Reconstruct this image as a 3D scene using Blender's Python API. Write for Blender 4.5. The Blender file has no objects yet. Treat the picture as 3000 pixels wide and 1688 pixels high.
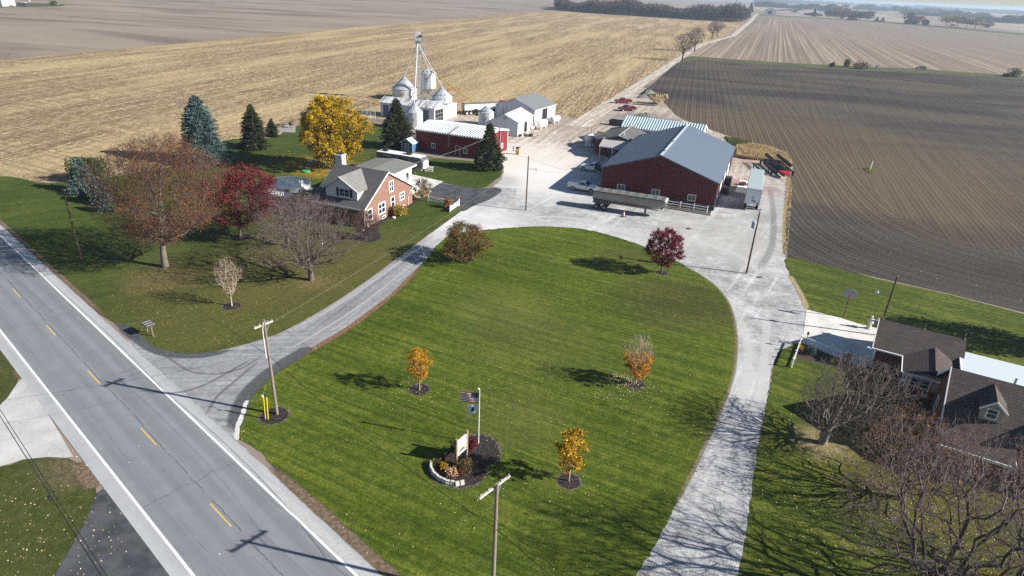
import bpy, math, random
import numpy as np
from mathutils import Vector, Matrix
sin, cos, pi, R = math.sin, math.cos, math.pi, math.radians
random.seed(7); rng = np.random.default_rng(7)
scn = bpy.context.scene; COL = scn.collection

# ---------------- camera, sky, sun, exposure ----------------
CAM_H = 34.16; FPX = 1872.5; PITCH = R(25.29); ROLL = R(2.65); CX, CY = 1500, 844; K = 3000/2575
_f = Vector((0, cos(PITCH), -sin(PITCH))); _u = Vector((0, sin(PITCH), cos(PITCH))); _x = Vector((1, 0, 0))
CXV = _x*cos(ROLL) + _u*sin(ROLL); CUV = _u*cos(ROLL) - _x*sin(ROLL)
cam = bpy.data.objects.new('camera', bpy.data.cameras.new('camera')); COL.objects.link(cam)
m = Matrix((CXV, CUV, -_f)).transposed().to_4x4(); m.translation = (0, 0, CAM_H); cam.matrix_world = m
cam.data.sensor_width = 36; cam.data.lens = FPX/3000*36; cam.data.clip_start = .5; cam.data.clip_end = 60000
scn.camera = cam
SUN_EL = R(28); SUN_AZ = R(-12)
SUNV = Vector((cos(SUN_EL)*cos(SUN_AZ), cos(SUN_EL)*sin(SUN_AZ), sin(SUN_EL)))
w = bpy.data.worlds.new('World'); scn.world = w; w.use_nodes = True
sky = w.node_tree.nodes.new('ShaderNodeTexSky'); sky.sky_type = 'NISHITA'; sky.sun_disc = False
sky.sun_elevation = SUN_EL; sky.sun_rotation = R(90) - SUN_AZ; sky.dust_density = .3; sky.ozone_density = 3; sky.air_density = 1
bg = w.node_tree.nodes['Background']; bg.inputs[1].default_value = .05
w.node_tree.links.new(sky.outputs[0], bg.inputs[0])
sun = bpy.data.objects.new('sun', bpy.data.lights.new('sun', 'SUN')); COL.objects.link(sun)
sun.data.energy = 5; sun.data.angle = R(.5); sun.data.color = (1, .95, .87)
sun.rotation_euler = SUNV.to_track_quat('Z', 'Y').to_euler(); sun.location = (60, -20, 80)
scn.view_settings.view_transform = 'Standard'; scn.view_settings.look = 'None'; scn.view_settings.gamma = 1
scn.view_settings.exposure = 1.0
scn.cycles.max_bounces = 5; scn.cycles.diffuse_bounces = 2; scn.cycles.glossy_bounces = 2; scn.cycles.volume_bounces = 0
scn.cycles.transparent_max_bounces = 6; scn.cycles.use_denoising = False

HAZE = .00016
ZK = .3                                             # ground sheets lie a few millimetres above each other
# ---------------- picture point -> place on the land ----------------
def ray(px, py):                                   # px,py in the 2575-wide overview
    return CXV*((px*K-CX)/FPX) - CUV*((py*K-CY)/FPX) + _f
def at(px, py, z=0):
    d = ray(px, py); t = (z-CAM_H)/d.z
    return Vector((d.x*t, d.y*t, z))
def zs(x0, y0, w, zx, zy, full=2576):               # point read in an enlargement -> overview
    k = w/full; return ((x0+zx*k)/K, (y0+zy*k)/K)
def poly(pts, z=0): return [tuple(at(x, y))[:2] for x, y in pts]
def face2(a, b):                                   # place and heading from two ground points
    A, B = at(*a), at(*b); return A, math.atan2(B.y-A.y, B.x-A.x), (B-A).length

# ---------------- materials ----------------
class NT:
    def __init__(s, name):
        s.m = bpy.data.materials.new(name); s.m.use_nodes = True; s.t = s.m.node_tree; s.n = s.t.nodes; s.l = s.t.links
        s.b = s.n['Principled BSDF']; s.tc = s.n.new('ShaderNodeTexCoord').outputs['Object']
    def put(s, sock, v):
        if isinstance(v, bpy.types.NodeSocket): s.l.new(v, sock)
        else:
            if sock.type == 'RGBA' and len(v) == 3: v = (*v, 1)
            sock.default_value = v
    def map(s, rot=0, sc=(1, 1, 1), loc=(0, 0, 0), vec=None):
        # rotate first (point coordinates along heading rot), then scale
        a = s.n.new('ShaderNodeMapping'); a.vector_type = 'POINT'; a.inputs['Rotation'].default_value = (0, 0, -rot)
        s.l.new(vec or s.tc, a.inputs[0])
        b = s.n.new('ShaderNodeMapping'); b.inputs['Scale'].default_value = sc; b.inputs['Location'].default_value = loc
        s.l.new(a.outputs[0], b.inputs[0]); return b.outputs[0]
    def noise(s, scale=1, detail=4, rough=.6, vec=None, dist=0):
        a = s.n.new('ShaderNodeTexNoise'); a.inputs['Scale'].default_value = scale; a.inputs['Detail'].default_value = detail
        a.inputs['Roughness'].default_value = rough; a.inputs['Distortion'].default_value = dist
        s.l.new(vec or s.tc, a.inputs['Vector']); return a.outputs[0]
    def voro(s, scale=1, vec=None, feat='F1', out=0):
        a = s.n.new('ShaderNodeTexVoronoi'); a.feature = feat; a.inputs['Scale'].default_value = scale
        s.l.new(vec or s.tc, a.inputs['Vector']); return a.outputs[out]
    def math(s, op, a, b=0, c=0, clamp=False):
        n = s.n.new('ShaderNodeMath'); n.operation = op; n.use_clamp = clamp
        for i, v in enumerate((a, b, c)): s.put(n.inputs[i], v)
        return n.outputs[0]
    def rng(s, v, a, b, c=0, d=1, smooth=True):
        n = s.n.new('ShaderNodeMapRange'); n.interpolation_type = 'SMOOTHSTEP' if smooth else 'LINEAR'
        for i, x in enumerate((v, a, b, c, d)): s.put(n.inputs[i], x)
        return n.outputs[0]
    def mix(s, f, a, b, mode='MIX'):
        n = s.n.new('ShaderNodeMix'); n.data_type = 'RGBA'; n.blend_type = mode
        s.put(n.inputs[0], f); s.put(n.inputs[6], a); s.put(n.inputs[7], b); return n.outputs[2]
    def ramp(s, v, stops):
        n = s.n.new('ShaderNodeValToRGB'); e = n.color_ramp.elements
        while len(e) < len(stops): e.new(.5)
        for i, (p, c) in enumerate(stops): e[i].position = p; e[i].color = (*c, 1)
        s.l.new(v, n.inputs[0]); return n.outputs[0]
    def sep(s, vec=None):
        n = s.n.new('ShaderNodeSeparateXYZ'); s.l.new(vec or s.tc, n.inputs[0]); return n.outputs
    def blob(s, c, r, soft=.5, nz=None):             # 1 inside a round patch of the ground, 0 outside
        n = s.n.new('ShaderNodeVectorMath'); n.operation = 'DISTANCE'; s.l.new(s.tc, n.inputs[0]); n.inputs[1].default_value = (c[0], c[1], 0)
        d = n.outputs['Value']
        if nz is not None: d = s.math('ADD', d, s.math('MULTIPLY', s.math('SUBTRACT', nz, .5), r*1.6))
        return s.rng(d, r*(1-soft), r*(1+soft), 1, 0)
    def bump(s, h, dist=.02, strength=1):
        n = s.n.new('ShaderNodeBump'); n.inputs['Distance'].default_value = dist; n.inputs['Strength'].default_value = strength
        s.put(n.inputs['Height'], h); s.l.new(n.outputs[0], s.b.inputs['Normal'])
    def done(s, col, rough=.85, metal=0, spec=.3):
        s.put(s.b.inputs['Base Color'], col); s.put(s.b.inputs['Roughness'], rough); s.put(s.b.inputs['Metallic'], metal)
        s.put(s.b.inputs['Specular IOR Level'], spec); return s.m
_mc = {}
def M(name, c, rough=.7, metal=0, spec=.4, var=.18, scale=3, bump=0, bs=20):
    """painted / plain surface with slight mottling"""
    if name in _mc: return _mc[name]
    t = NT(name); n = t.noise(scale, 5); n2 = t.noise(scale*9, 3)
    d = tuple(x*(1-var) for x in c); l = tuple(min(1, x*(1+var)) for x in c)
    col = t.mix(t.math('ADD', t.math('MULTIPLY', n, .7), t.math('MULTIPLY', n2, .3)), d, l)
    if bump: t.bump(t.noise(bs, 4), bump)
    _mc[name] = t.done(col, rough, metal, spec); return _mc[name]
def leafmat(name, cols, trans=.18):
    if name in _mc: return _mc[name]
    t = NT(name); g = t.n.new('ShaderNodeNewGeometry'); n = t.noise(.55, 2)
    v = t.math('ADD', t.math('MULTIPLY', g.outputs['Random Per Island'], .55), t.math('MULTIPLY', t.rng(n, .3, .7), .45))
    col = t.ramp(v, [(i/(len(cols)-1), c) for i, c in enumerate(cols)])
    t.done(col, .75, 0, .15)
    tr = t.n.new('ShaderNodeBsdfTranslucent'); t.l.new(col, tr.inputs[0])
    mx = t.n.new('ShaderNodeMixShader'); mx.inputs[0].default_value = trans
    t.l.new(t.b.outputs[0], mx.inputs[1]); t.l.new(tr.outputs[0], mx.inputs[2])
    t.l.new(mx.outputs[0], t.n['Material Output'].inputs[0]); _mc[name] = t.m; return t.m

# ---------------- objects ----------------
def tagset(o, label=None, cat=None, group=None, kind=None):
    if label: o['label'] = label
    if cat: o['category'] = cat
    if group: o['group'] = group
    if kind: o['kind'] = kind
    return o
def thing(name, label, cat, loc=(0, 0, 0), rz=0, group=None):
    o = bpy.data.objects.new(name, None); o.empty_display_size = .3; COL.objects.link(o)
    o.location = (loc[0], loc[1], loc[2]*ZK if abs(loc[2]) < .2 else loc[2]); o.rotation_euler = (0, 0, rz); return tagset(o, label, cat, group)
def link(name, me, mat, parent=None, label=None):
    me.materials.append(mat); o = bpy.data.objects.new(name, me); COL.objects.link(o)
    if parent: o.parent = parent
    if label: o['label'] = label
    return o
def npmesh(name, V, F):
    V = np.asarray(V, np.float32); F = np.asarray(F, np.int32); me = bpy.data.meshes.new(name)
    me.vertices.add(len(V)); me.vertices.foreach_set('co', V.ravel())
    me.loops.add(F.size); me.loops.foreach_set('vertex_index', F.ravel())
    me.polygons.add(len(F)); me.polygons.foreach_set('loop_start', np.arange(0, F.size, F.shape[1], dtype=np.int32))
    me.update(calc_edges=True); return me
class MB:
    def __init__(s): s.v = []; s.f = []; s.sm = False
    def add(s, vs, fs):
        o = len(s.v); s.v += [tuple(v) for v in vs]; s.f += [tuple(i+o for i in f) for f in fs]; return s
    def box(s, c, d, rz=0, rx=0, ry=0):
        mt = Matrix.Rotation(rz, 3, 'Z') @ Matrix.Rotation(ry, 3, 'Y') @ Matrix.Rotation(rx, 3, 'X'); c = Vector(c)
        vs = [c + mt @ Vector((x*d[0]/2, y*d[1]/2, z*d[2]/2)) for x in (-1, 1) for y in (-1, 1) for z in (-1, 1)]
        return s.add(vs, [(0, 1, 3, 2), (4, 6, 7, 5), (0, 4, 5, 1), (2, 3, 7, 6), (0, 2, 6, 4), (1, 5, 7, 3)])
    def bx(s, x0, x1, y0, y1, z0, z1): return s.box(((x0+x1)/2, (y0+y1)/2, (z0+z1)/2), (x1-x0, y1-y0, z1-z0))
    def bar(s, a, b, w, h=None):                    # square bar between two points
        a, b = Vector(a), Vector(b); h = h or w; d = (b-a).normalized()
        u = Vector((0, 0, 1)) if abs(d.z) < .95 else Vector((1, 0, 0)); p = d.cross(u).normalized()*w/2; q = p.cross(d).normalized()*h/2
        vs = [e + i*p + j*q for e in (a, b) for i, j in ((-1, -1), (1, -1), (1, 1), (-1, 1))]
        return s.add(vs, [(3, 2, 1, 0), (4, 5, 6, 7), (0, 1, 5, 4), (1, 2, 6, 5), (2, 3, 7, 6), (3, 0, 4, 7)])
    def prism(s, pts, z0, z1, ax='z'):              # polygon extruded; ax: which axis the extrusion runs along
        n = len(pts)
        f = {'z': lambda p, z: (p[0], p[1], z), 'y': lambda p, z: (p[0], z, p[1]), 'x': lambda p, z: (z, p[0], p[1])}[ax]
        vs = [f(p, z0) for p in pts] + [f(p, z1) for p in pts]
        return s.add(vs, [tuple(range(n))[::-1], tuple(range(n, 2*n))] + [(i, (i+1) % n, n+(i+1) % n, n+i) for i in range(n)])
    def tube(s, pts, r, n=8, cap=True):
        pts = [Vector(p) for p in pts]; rs = r if isinstance(r, (list, tuple)) else [r]*len(pts); rings = []
        for i, p in enumerate(pts):
            d = (pts[min(i+1, len(pts)-1)] - pts[max(i-1, 0)]).normalized()
            u = Vector((0, 0, 1)) if abs(d.z) < .9 else Vector((1, 0, 0)); a = d.cross(u).normalized(); b = a.cross(d)
            rings.append([p + (a*cos(2*pi*k/n) + b*sin(2*pi*k/n))*rs[i] for k in range(n)])
        vs = [v for r_ in rings for v in r_]
        fs = [(i*n+k, i*n+(k+1) % n, (i+1)*n+(k+1) % n, (i+1)*n+k) for i in range(len(pts)-1) for k in range(n)]
        if cap: fs += [tuple(range(n))[::-1], tuple((len(pts)-1)*n+k for k in range(n))]
        return s.add(vs, fs)
    def lathe(s, prof, n=20, c=(0, 0, 0), ax='z'):
        vs = []; m = len(prof)
        for k in range(n):
            a = 2*pi*k/n
            for r, z in prof:
                p = {'z': (r*cos(a), r*sin(a), z), 'x': (z, r*cos(a), r*sin(a)), 'y': (r*cos(a), z, r*sin(a))}[ax]
                vs.append((p[0]+c[0], p[1]+c[1], p[2]+c[2]))
        return s.add(vs, [(k*m+i, ((k+1) % n)*m+i, ((k+1) % n)*m+i+1, k*m+i+1) for k in range(n) for i in range(m-1)])
    def quad(s, *p): return s.add(p, [tuple(range(len(p)))])
    def build(s, name, mat, parent=None, label=None, bevel=0, smooth=False):
        me = bpy.data.meshes.new(name); me.from_pydata(s.v, [], s.f); me.update()
        if smooth:
            for p in me.polygons: p.use_smooth = True
        o = link(name, me, mat, parent, label)
        if bevel:
            b = o.modifiers.new('b', 'BEVEL'); b.width = bevel; b.segments = 2; b.limit_method = 'ANGLE'
        return o
def copy_tree(o, parent=None):
    c = o.copy(); COL.objects.link(c)
    if parent: c.parent = parent
    for ch in list(o.children): copy_tree(ch, c)
    return c
def sheet(name, pts, z, mat, kind='structure', **kw):
    """flat ground sheet from (x,y) points"""
    from mathutils.geometry import tessellate_polygon
    z = z*ZK; vs = [Vector((p[0], p[1], z)) for p in pts]; tr = tessellate_polygon([vs])
    mb = MB(); a = []
    for t in tr:
        n = (vs[t[1]]-vs[t[0]]).cross(vs[t[2]]-vs[t[0]]).z
        a.append(tuple(t) if n > 0 else tuple(t)[::-1])
    mb.add(vs, a); o = mb.build(name, mat); return tagset(o, kind=kind, **kw)
def wob(pts, amp=.25, step=1.2, close=True, seed=1):
    """natural, slightly ragged outline: rounded through the given points"""
    r = random.Random(seed); out = []; n = len(pts)
    for i in range(n if close else n-1):
        p0, p1, p2, p3 = (Vector(pts[(i+k) % n]) for k in (-1, 0, 1, 2)); L = (p2-p1).length
        m_ = max(1, min(60, int(L/step)))
        for j in range(m_):
            t = j/m_
            q = .5*((2*p1)+(p2-p0)*t+(2*p0-5*p1+4*p2-p3)*t*t+(3*p1-p0-3*p2+p3)*t**3) if L < 60 else p1.lerp(p2, t)
            out.append((q.x+r.uniform(-amp, amp), q.y+r.uniform(-amp, amp)))
    return out
# ================= THE LAND =================
N_AZ = R(70.3)                                      # farm grid: rows and lane run along this heading
RD = R(-40.5)                                       # heading of the highway
# --- base soil out to the horizon
t = NT('far_soil')
v = t.map(R(-12), (.006, .022, 1)); a = t.noise(1, 4, .55, v, .8); b = t.noise(.35, 5); c = t.noise(.0016, 3)
col = t.ramp(a, [(.36, (.14, .11, .095)), (.50, (.235, .19, .155)), (.64, (.28, .23, .18))])
col = t.mix(t.math('MULTIPLY', t.rng(b, .35, .65), .3), col, (.33, .27, .2))
far_soil = t.done(col, .95, 0, .1)
sheet('ground', [(-15000, -3000), (15000, -3000), (15000, 15000), (-15000, 15000)], 0, far_soil)

# --- corn stubble
t = NT('corn_stubble')
v = t.map(R(76), (.02, .16, 1)); band = t.noise(1, 4, .6, v)
v2 = t.map(R(76), (.45, 1.0, 1)); husk = t.noise(1, 8, .88, v2); clump = t.noise(3.5, 3, .8)
v3 = t.map(N_AZ, (.15, 1.3, 1)); rows = t.noise(1, 2, .5, v3)
v4 = t.map(R(76), (.006, .05, 1)); bandbig = t.rng(t.noise(1, 3, .5, v4), .46, .62)
asp = t.noise(1, 4, .8, t.map(R(77), (.03, 1.15, 1))); iso = t.noise(2.2, 4, .85); spk = t.voro(1, t.map(R(80), (.7, 2.4, 1)), out=1)
f = t.math('ADD', t.math('MULTIPLY', band, .10), t.math('ADD', t.math('MULTIPLY', asp, .30), t.math('ADD', t.math('MULTIPLY', iso, .48), t.math('MULTIPLY_ADD', spk, .12, 0))))
col = t.ramp(f, [(.38, (.06, .04, .024)), (.46, (.16, .112, .064)), (.53, (.34, .25, .14)), (.62, (.80, .64, .40))])
col = t.mix(t.math('MULTIPLY', bandbig, .38), col, (.56, .44, .24))
sx = t.sep()
# headland at the near left, rows run the other way
hd = t.rng(t.blob((-150, 150), 75, .35, t.noise(.02, 2)), 0, 1)
v5 = t.map(R(-25), (.05, 1.25, 1)); col = t.mix(t.math('MULTIPLY', hd, t.rng(t.noise(1, 2, .5, v5), .45, .6, 0, .5)), col, (.15, .11, .07))
t.bump(t.math('ADD', clump, t.math('MULTIPLY', rows, .3)), .12, .7)
stub = t.done(col, .95, 0, .1)
sheet('stubble_field', poly([(-700, 212), (0, 151), (430, 112), (858, 72), (1390, 28), (1640, 42), (1868, 58), (1850, 75), (1712, 146), (1600, 228), (1480, 300),
      (1400, 291), (1150, 300), (1000, 300), (905, 298), (730, 322), (690, 348), (570, 355), (470, 408), (330, 438), (130, 461), (0, 446), (-700, 480)]), .02, stub)

# --- dark tilled field on the right
sE = at(1990, 655); sA = R(-28.5); wE = at(1982, 470)
t = NT('tilled_soil')
def linedist(t, p, ang):                            # distance north of a line through p with heading ang
    s = t.sep(); nx, ny = -sin(ang), cos(ang)
    return t.math('ADD', t.math('MULTIPLY', s[0], nx), t.math('MULTIPLY_ADD', s[1], ny, -(p.x*nx+p.y*ny)))
dS = linedist(t, sE, sA); wA = R(76)
wp = at(1975, 600); dW = t.math('MULTIPLY', linedist(t, wp, wA), -1)
hdist = t.n.new('ShaderNodeMath'); hdist.operation = 'SMOOTH_MIN'; t.put(hdist.inputs[0], dS); t.put(hdist.inputs[1], dW); hdist.inputs[2].default_value = 34
hdist = hdist.outputs[0]
def stripes(t, coord, freq, dn=.15):
    return t.math('SINE', t.math('ADD', t.math('MULTIPLY', coord, freq*2*pi), t.math('MULTIPLY', t.noise(.35, 3), dn*2*pi)))
cmb = t.n.new('ShaderNodeCombineXYZ'); t.l.new(hdist, cmb.inputs[0]); h1 = t.noise(.9, 3, .6, cmb.outputs[0])
hs = t.math('ADD', t.math('MULTIPLY', t.math('ADD', stripes(t, hdist, 1/.95, .3), stripes(t, hdist, 1/2.3, .2)), .16), h1)
rot = t.map(N_AZ, (.02, .9, 1)); r1 = t.noise(1, 3, .6, rot); rc = linedist(t, Vector((0, 0, 0)), N_AZ)
rs = t.math('ADD', t.math('MULTIPLY', t.math('ADD', stripes(t, rc, 1/.95, .25), t.math('MULTIPLY', stripes(t, rc, 1/3.8, .2), .4)), .11), r1)
isH = t.rng(hdist, 17, 24, 1, 0)
mixf = t.n.new('ShaderNodeMix'); mixf.data_type = 'FLOAT'; t.put(mixf.inputs[0], isH); t.put(mixf.inputs[2], rs); t.put(mixf.inputs[3], hs); st = mixf.outputs[0]
clod = t.noise(3.2, 4, .75)
v = t.map(R(-18), (.012, .032, 1)); tone = t.noise(1, 3, .5, v, 1.1)
base = t.ramp(tone, [(.37, (.030, .027, .028)), (.50, (.056, .050, .047)), (.60, (.088, .073, .056))])
tan_ = t.blob(tuple(at(2180, 425)), 34, .75, t.noise(.03, 3)); tan2 = t.blob(tuple(at(2420, 500)), 26, .75, t.noise(.04, 3)); tan3 = t.blob(tuple(at(1880, 345)), 40, .6, t.noise(.03, 3))
base = t.mix(t.math('MULTIPLY', t.math('MAXIMUM', t.math('MAXIMUM', tan_, t.math('MULTIPLY', tan2, .5)), t.math('MULTIPLY', tan3, .8)), .9), base, (.125, .092, .055))
col = t.mix(t.rng(st, .2, .82), t.mix(.32, base, (.018, .016, .016)), t.mix(.11, base, (.22, .17, .12)))
col = t.mix(t.rng(clod, .5, .68, 0, .75), col, t.mix(.55, base, (.22, .18, .14)))
col = t.mix(t.math('GREATER_THAN', t.noise(2.6, 2, .5), .735), col, (.45, .38, .28))
t.bump(t.math('ADD', t.math('MULTIPLY', clod, .8), t.math('MULTIPLY', st, .8)), .16, .8)
till = t.done(col, .95, 0, .1)
sheet('tilled_field', poly([(1712, 150), (1758, 150), (1974, 166), (2163, 177), (2324, 184), (2575, 200), (3300, 255), (3900, 1400), (2575, 786), (2380, 737), (2200, 697), (1979, 652), (1974, 560), (1985, 470), (1990, 402), (1900, 362), (1850, 350), (1770, 322), (1700, 303), (1655, 262), (1628, 222), (1690, 168)]), .02, till)

# --- striped stubble beyond the grass strip
t = NT('far_stubble'); rc = linedist(t, Vector((0, 0, 0)), N_AZ)
v = t.map(N_AZ, (.0012, .50, 1)); a = t.noise(1, 4, .8, v); b = t.noise(.5, 5, .7); g = t.noise(.006, 2)
f = t.math('ADD', t.math('MULTIPLY', a, .75), t.math('MULTIPLY', b, .25))
col = t.ramp(f, [(.36, (.12, .095, .08)), (.5, (.21, .165, .13)), (.6, (.40, .32, .24))])
col = t.mix(t.rng(t.sep()[0], 260, 520, 0, .55), col, (.19, .16, .14))
fst = t.done(col, .95, 0, .1)
sheet('far_stubble_field', poly([(1905, 38), (1974, 42), (2219, 56), (2324, 66), (2575, 88), (3300, 160), (3300, 250), (2575, 193), (2324, 176), (2163, 169), (1974, 160), (1758, 144), (1740, 138), (1760, 122), (1812, 98), (1880, 80), (1870, 66)]), .03, fst)
# distant fields
t = NT('pale_field'); a = t.noise(.01, 4); pale = t.done(t.ramp(a, [(.4, (.24, .2, .17)), (.6, (.36, .3, .25))]), .95, 0, .1)
for i, p in enumerate([[(1870, 14), (2010, 20), (2060, 26), (1900, 28)], [(1950, 25), (2010, 23), (2090, 34), (2072, 42), (1974, 39.5)], [(2172, 33), (2205, 33), (2290, 50), (2300, 58), (2225, 53)], [(2480, 57), (2600, 62), (2760, 84), (2760, 98), (2575, 82), (2490, 70)]]):
    sheet('distant_field', poly(p), .05, pale)
# --- grass strip and green verges
def grassmat(name, dark, mid, light, stripe_ang=None, sfreq=.55, patches=(), samt=.22):
    t = NT(name); fine = t.noise(4.5, 5, .9); med = t.noise(1.3, 5, .8); big = t.noise(.07, 3, .6)
    f = t.math('ADD', t.math('MULTIPLY', fine, .42), t.math('ADD', t.math('MULTIPLY', med, .36), t.math('MULTIPLY', big, .22)))
    if stripe_ang is not None:
        v = t.map(stripe_ang, (.035, sfreq, 1)); s_ = t.noise(1.2, 3, .7, v); v = t.map(stripe_ang, (.05, sfreq*3.1, 1)); s2 = t.noise(1, 2, .7, v)
        f = t.math('ADD', f, t.math('MULTIPLY', t.math('SUBTRACT', t.math('ADD', t.math('MULTIPLY', s_, .6), t.math('MULTIPLY', s2, .4)), .5), samt*2.4))
    col = t.ramp(f, [(.38, dark), (.5, mid), (.62, light)])
    dry = t.rng(t.noise(.9, 6, .85), .54, .72); col = t.mix(t.math('MULTIPLY', dry, .5), col, (.2, .17, .075)); spk = t.rng(t.noise(2.2, 4, .85), .42, .62, .25, 1)
    for c, r_, cc, k in patches:
        col = t.mix(t.math('MULTIPLY', t.blob(c, r_, .55, t.noise(.35, 6, .8)), t.math('MULTIPLY', spk, k)), col, cc)
    t.bump(t.math('ADD', fine, t.noise(14, 2)), .07, .8)
    return t.done(col, .9, 0, .15)
gstrip = grassmat('rough_grass', (.04, .045, .02), (.075, .088, .035), (.16, .145, .075))
sheet('grass_strip', poly([(1700, 150), (1740, 141), (1756, 143), (1974, 158), (2163, 167), (2324, 174), (2575, 192), (3300, 245), (3300, 255), (2575, 200), (2324, 184.5), (2163, 177.5), (1974, 166.5), (1760, 151), (1712, 156)]), .04, gstrip)
sheet('grass_verge', poly([(1902, 36.5), (1974, 40.5), (2219, 54), (2324, 62.5), (2575, 84), (3300, 152), (3300, 162), (2575, 89), (2324, 66.5), (2219, 56.5), (1974, 42.5), (1904, 38.5)]), .045, gstrip)
sheet('far_lawn', poly([(80, 8), (170, 12), (155, 16), (20, 19), (-60, 21), (-40, 12)]), .03, gstrip)

# --- yard gravel
t = NT('yard_gravel'); fine = t.noise(4.5, 5, .8); med = t.noise(.35, 4, .6); big = t.noise(.05, 3)
v = t.map(R(-26), (.09, 1.1, 1)); trk = t.noise(1, 3, .6, v); v = t.map(N_AZ, (.06, .9, 1)); trk2 = t.noise(1, 3, .6, v)
iso = t.noise(.9, 8, .82)
peb = t.noise(9, 4, .9); cloud = t.noise(.2, 5, .75)
f = t.math('ADD', t.math('MULTIPLY', peb, .46), t.math('ADD', t.math('MULTIPLY', iso, .22), t.math('MULTIPLY', cloud, .32)))
col = t.ramp(f, [(.41, (.12, .12, .12)), (.48, (.28, .282, .285)), (.55, (.49, .49, .49)), (.64, (.78, .78, .78))])
col = t.mix(t.rng(t.noise(.5, 5, .7), .54, .70, 0, .45), col, (.24, .225, .20)); wt = t.noise(1, 3, .6, t.map(R(60), (.03, .55, 1))); col = t.mix(t.rng(wt, .55, .66, 0, .35), col, (.74, .74, .73)); wt2 = t.noise(1, 3, .6, t.map(R(-24), (.035, .6, 1))); col = t.mix(t.rng(wt2, .56, .66, 0, .3), col, (.22, .215, .21))
def trackcoord(pts):
    return None
north = t.rng(t.math('ADD', t.sep()[1], t.math('MULTIPLY', med, 40)), 128, 165)
dirt = t.ramp(t.math('ADD', t.math('MULTIPLY', trk2, .3), t.math('MULTIPLY', iso, .7)), [(.38, (.17, .13, .10)), (.49, (.36, .30, .245)), (.60, (.62, .56, .49))])
col = t.mix(north, col, dirt)
for c, r_, cc, k in [(at(1310, 400), 17, (.72, .69, .64), .65), (at(1180, 560), 8, (.74, .74, .74), .55), (at(1890, 400), 9, (.35, .25, .2), .5), (at(1380, 455), 12, (.7, .69, .67), .6),
                     (at(1620, 302), 11, (.13, .13, .14), .75), (at(1690, 265), 6, (.2, .17, .13), .6), (at(1850, 470), 7, (.26, .14, .13), .75), (at(1935, 520), 9, (.3, .3, .3), .7), (at(1400, 300), 14, (.27, .21, .18), .7),
                     (at(1820, 600), 10, (.42, .41, .38), .6), (at(1905, 950), 4, (.62, .62, .62), .4), (at(1500, 620), 10, (.58, .58, .58), .4), (at(1255, 452), 4, (.3, .3, .3), .6), (at(1560, 470), 8, (.2, .2, .21), .5), (at(1060, 300), 9, (.25, .2, .15), .7)]:
    col = t.mix(t.math('MULTIPLY', t.blob(c, r_, .6, t.noise(.2, 4, .7)), k), col, cc)
t.bump(fine, .05, .7)
gravel = t.done(col, .95, 0, .1)
GZ = .06
ring = [(1165, 533), (1228, 480), (1262, 446), (1262, 410), (1245, 392), (1040, 330), (990, 300), (1000, 292), (1150, 291), (1400, 291), (1478, 298), (1600, 228), (1625, 222), (1655, 240), (1700, 290), (1770, 320), (1850, 348), (1900, 360), (1985, 398), (1982, 470),
        (1971, 560), (1970, 640), (1985, 690), (2015, 745), (2030, 782), (2022, 830), (2008, 862), (1960, 880), (1948, 905), (1935, 975), (1918, 1060), (1903, 1150), (1885, 1280), (1872, 1380), (1855, 1460), (1820, 1700), (1350, 1700), (1400, 1100), (1400, 800), (1100, 700), (1080, 620)]
sheet('yard_gravel', wob(poly(ring), .22, 1.0, seed=3), GZ, gravel)
# farm lane running away between the fields
t = NT('lane_gravel'); fx = t.sep()[0]; n = t.noise(.8, 5, .7)
tr_ = t.math('ABSOLUTE', t.math('SUBTRACT', t.math('ABSOLUTE', fx), .95)); f = t.math('ADD', t.rng(tr_, .1, .8), t.math('MULTIPLY', t.math('SUBTRACT', n, .5), .9))
lane_m = t.done(t.ramp(f, [(.2, (.58, .53, .47)), (.55, (.42, .37, .31)), (.95, (.27, .23, .16))]), .95, 0, .1)
lane_pts = [at(*p) for p in [(1452, 318), (1480, 299), (1560, 245), (1642, 192), (1716, 143), (1738, 128), (1762, 114), (1800, 102), (1845, 90), (1862, 74), (1890, 52), (1898, 41), (1906, 34)]]
wl = [3.6, 3.0, 2.4, 2.2, 2.1, 2.2, 2.3, 2.4, 2.5, 3, 3.2, 3.4, 3.4]
mb = MB(); dd = []
for i, p in enumerate(lane_pts):
    d = (lane_pts[min(i+1, 12)]-lane_pts[max(i-1, 0)]).normalized(); nrm = Vector((-d.y, d.x, 0)); dd += [p+nrm*wl[i]+Vector((0, 0, .07*ZK)), p-nrm*wl[i]+Vector((0, 0, .07*ZK))]
t = NT('lane_track'); n = t.noise(.5, 5, .7); v = t.map(N_AZ, (.05, .9, 1)); s_ = t.noise(1, 2, .6, v)
lane_m = t.done(t.ramp(t.math('ADD', t.math('MULTIPLY', n, .5), t.math('MULTIPLY', s_, .5)), [(.38, (.28, .24, .18)), (.5, (.43, .38, .32)), (.6, (.6, .55, .49))]), .95, 0, .1)
mb.add(dd, [(2*i+1, 2*i+3, 2*i+2, 2*i) for i in range(12)]); tagset(mb.build('lane', lane_m), kind='structure')

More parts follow.
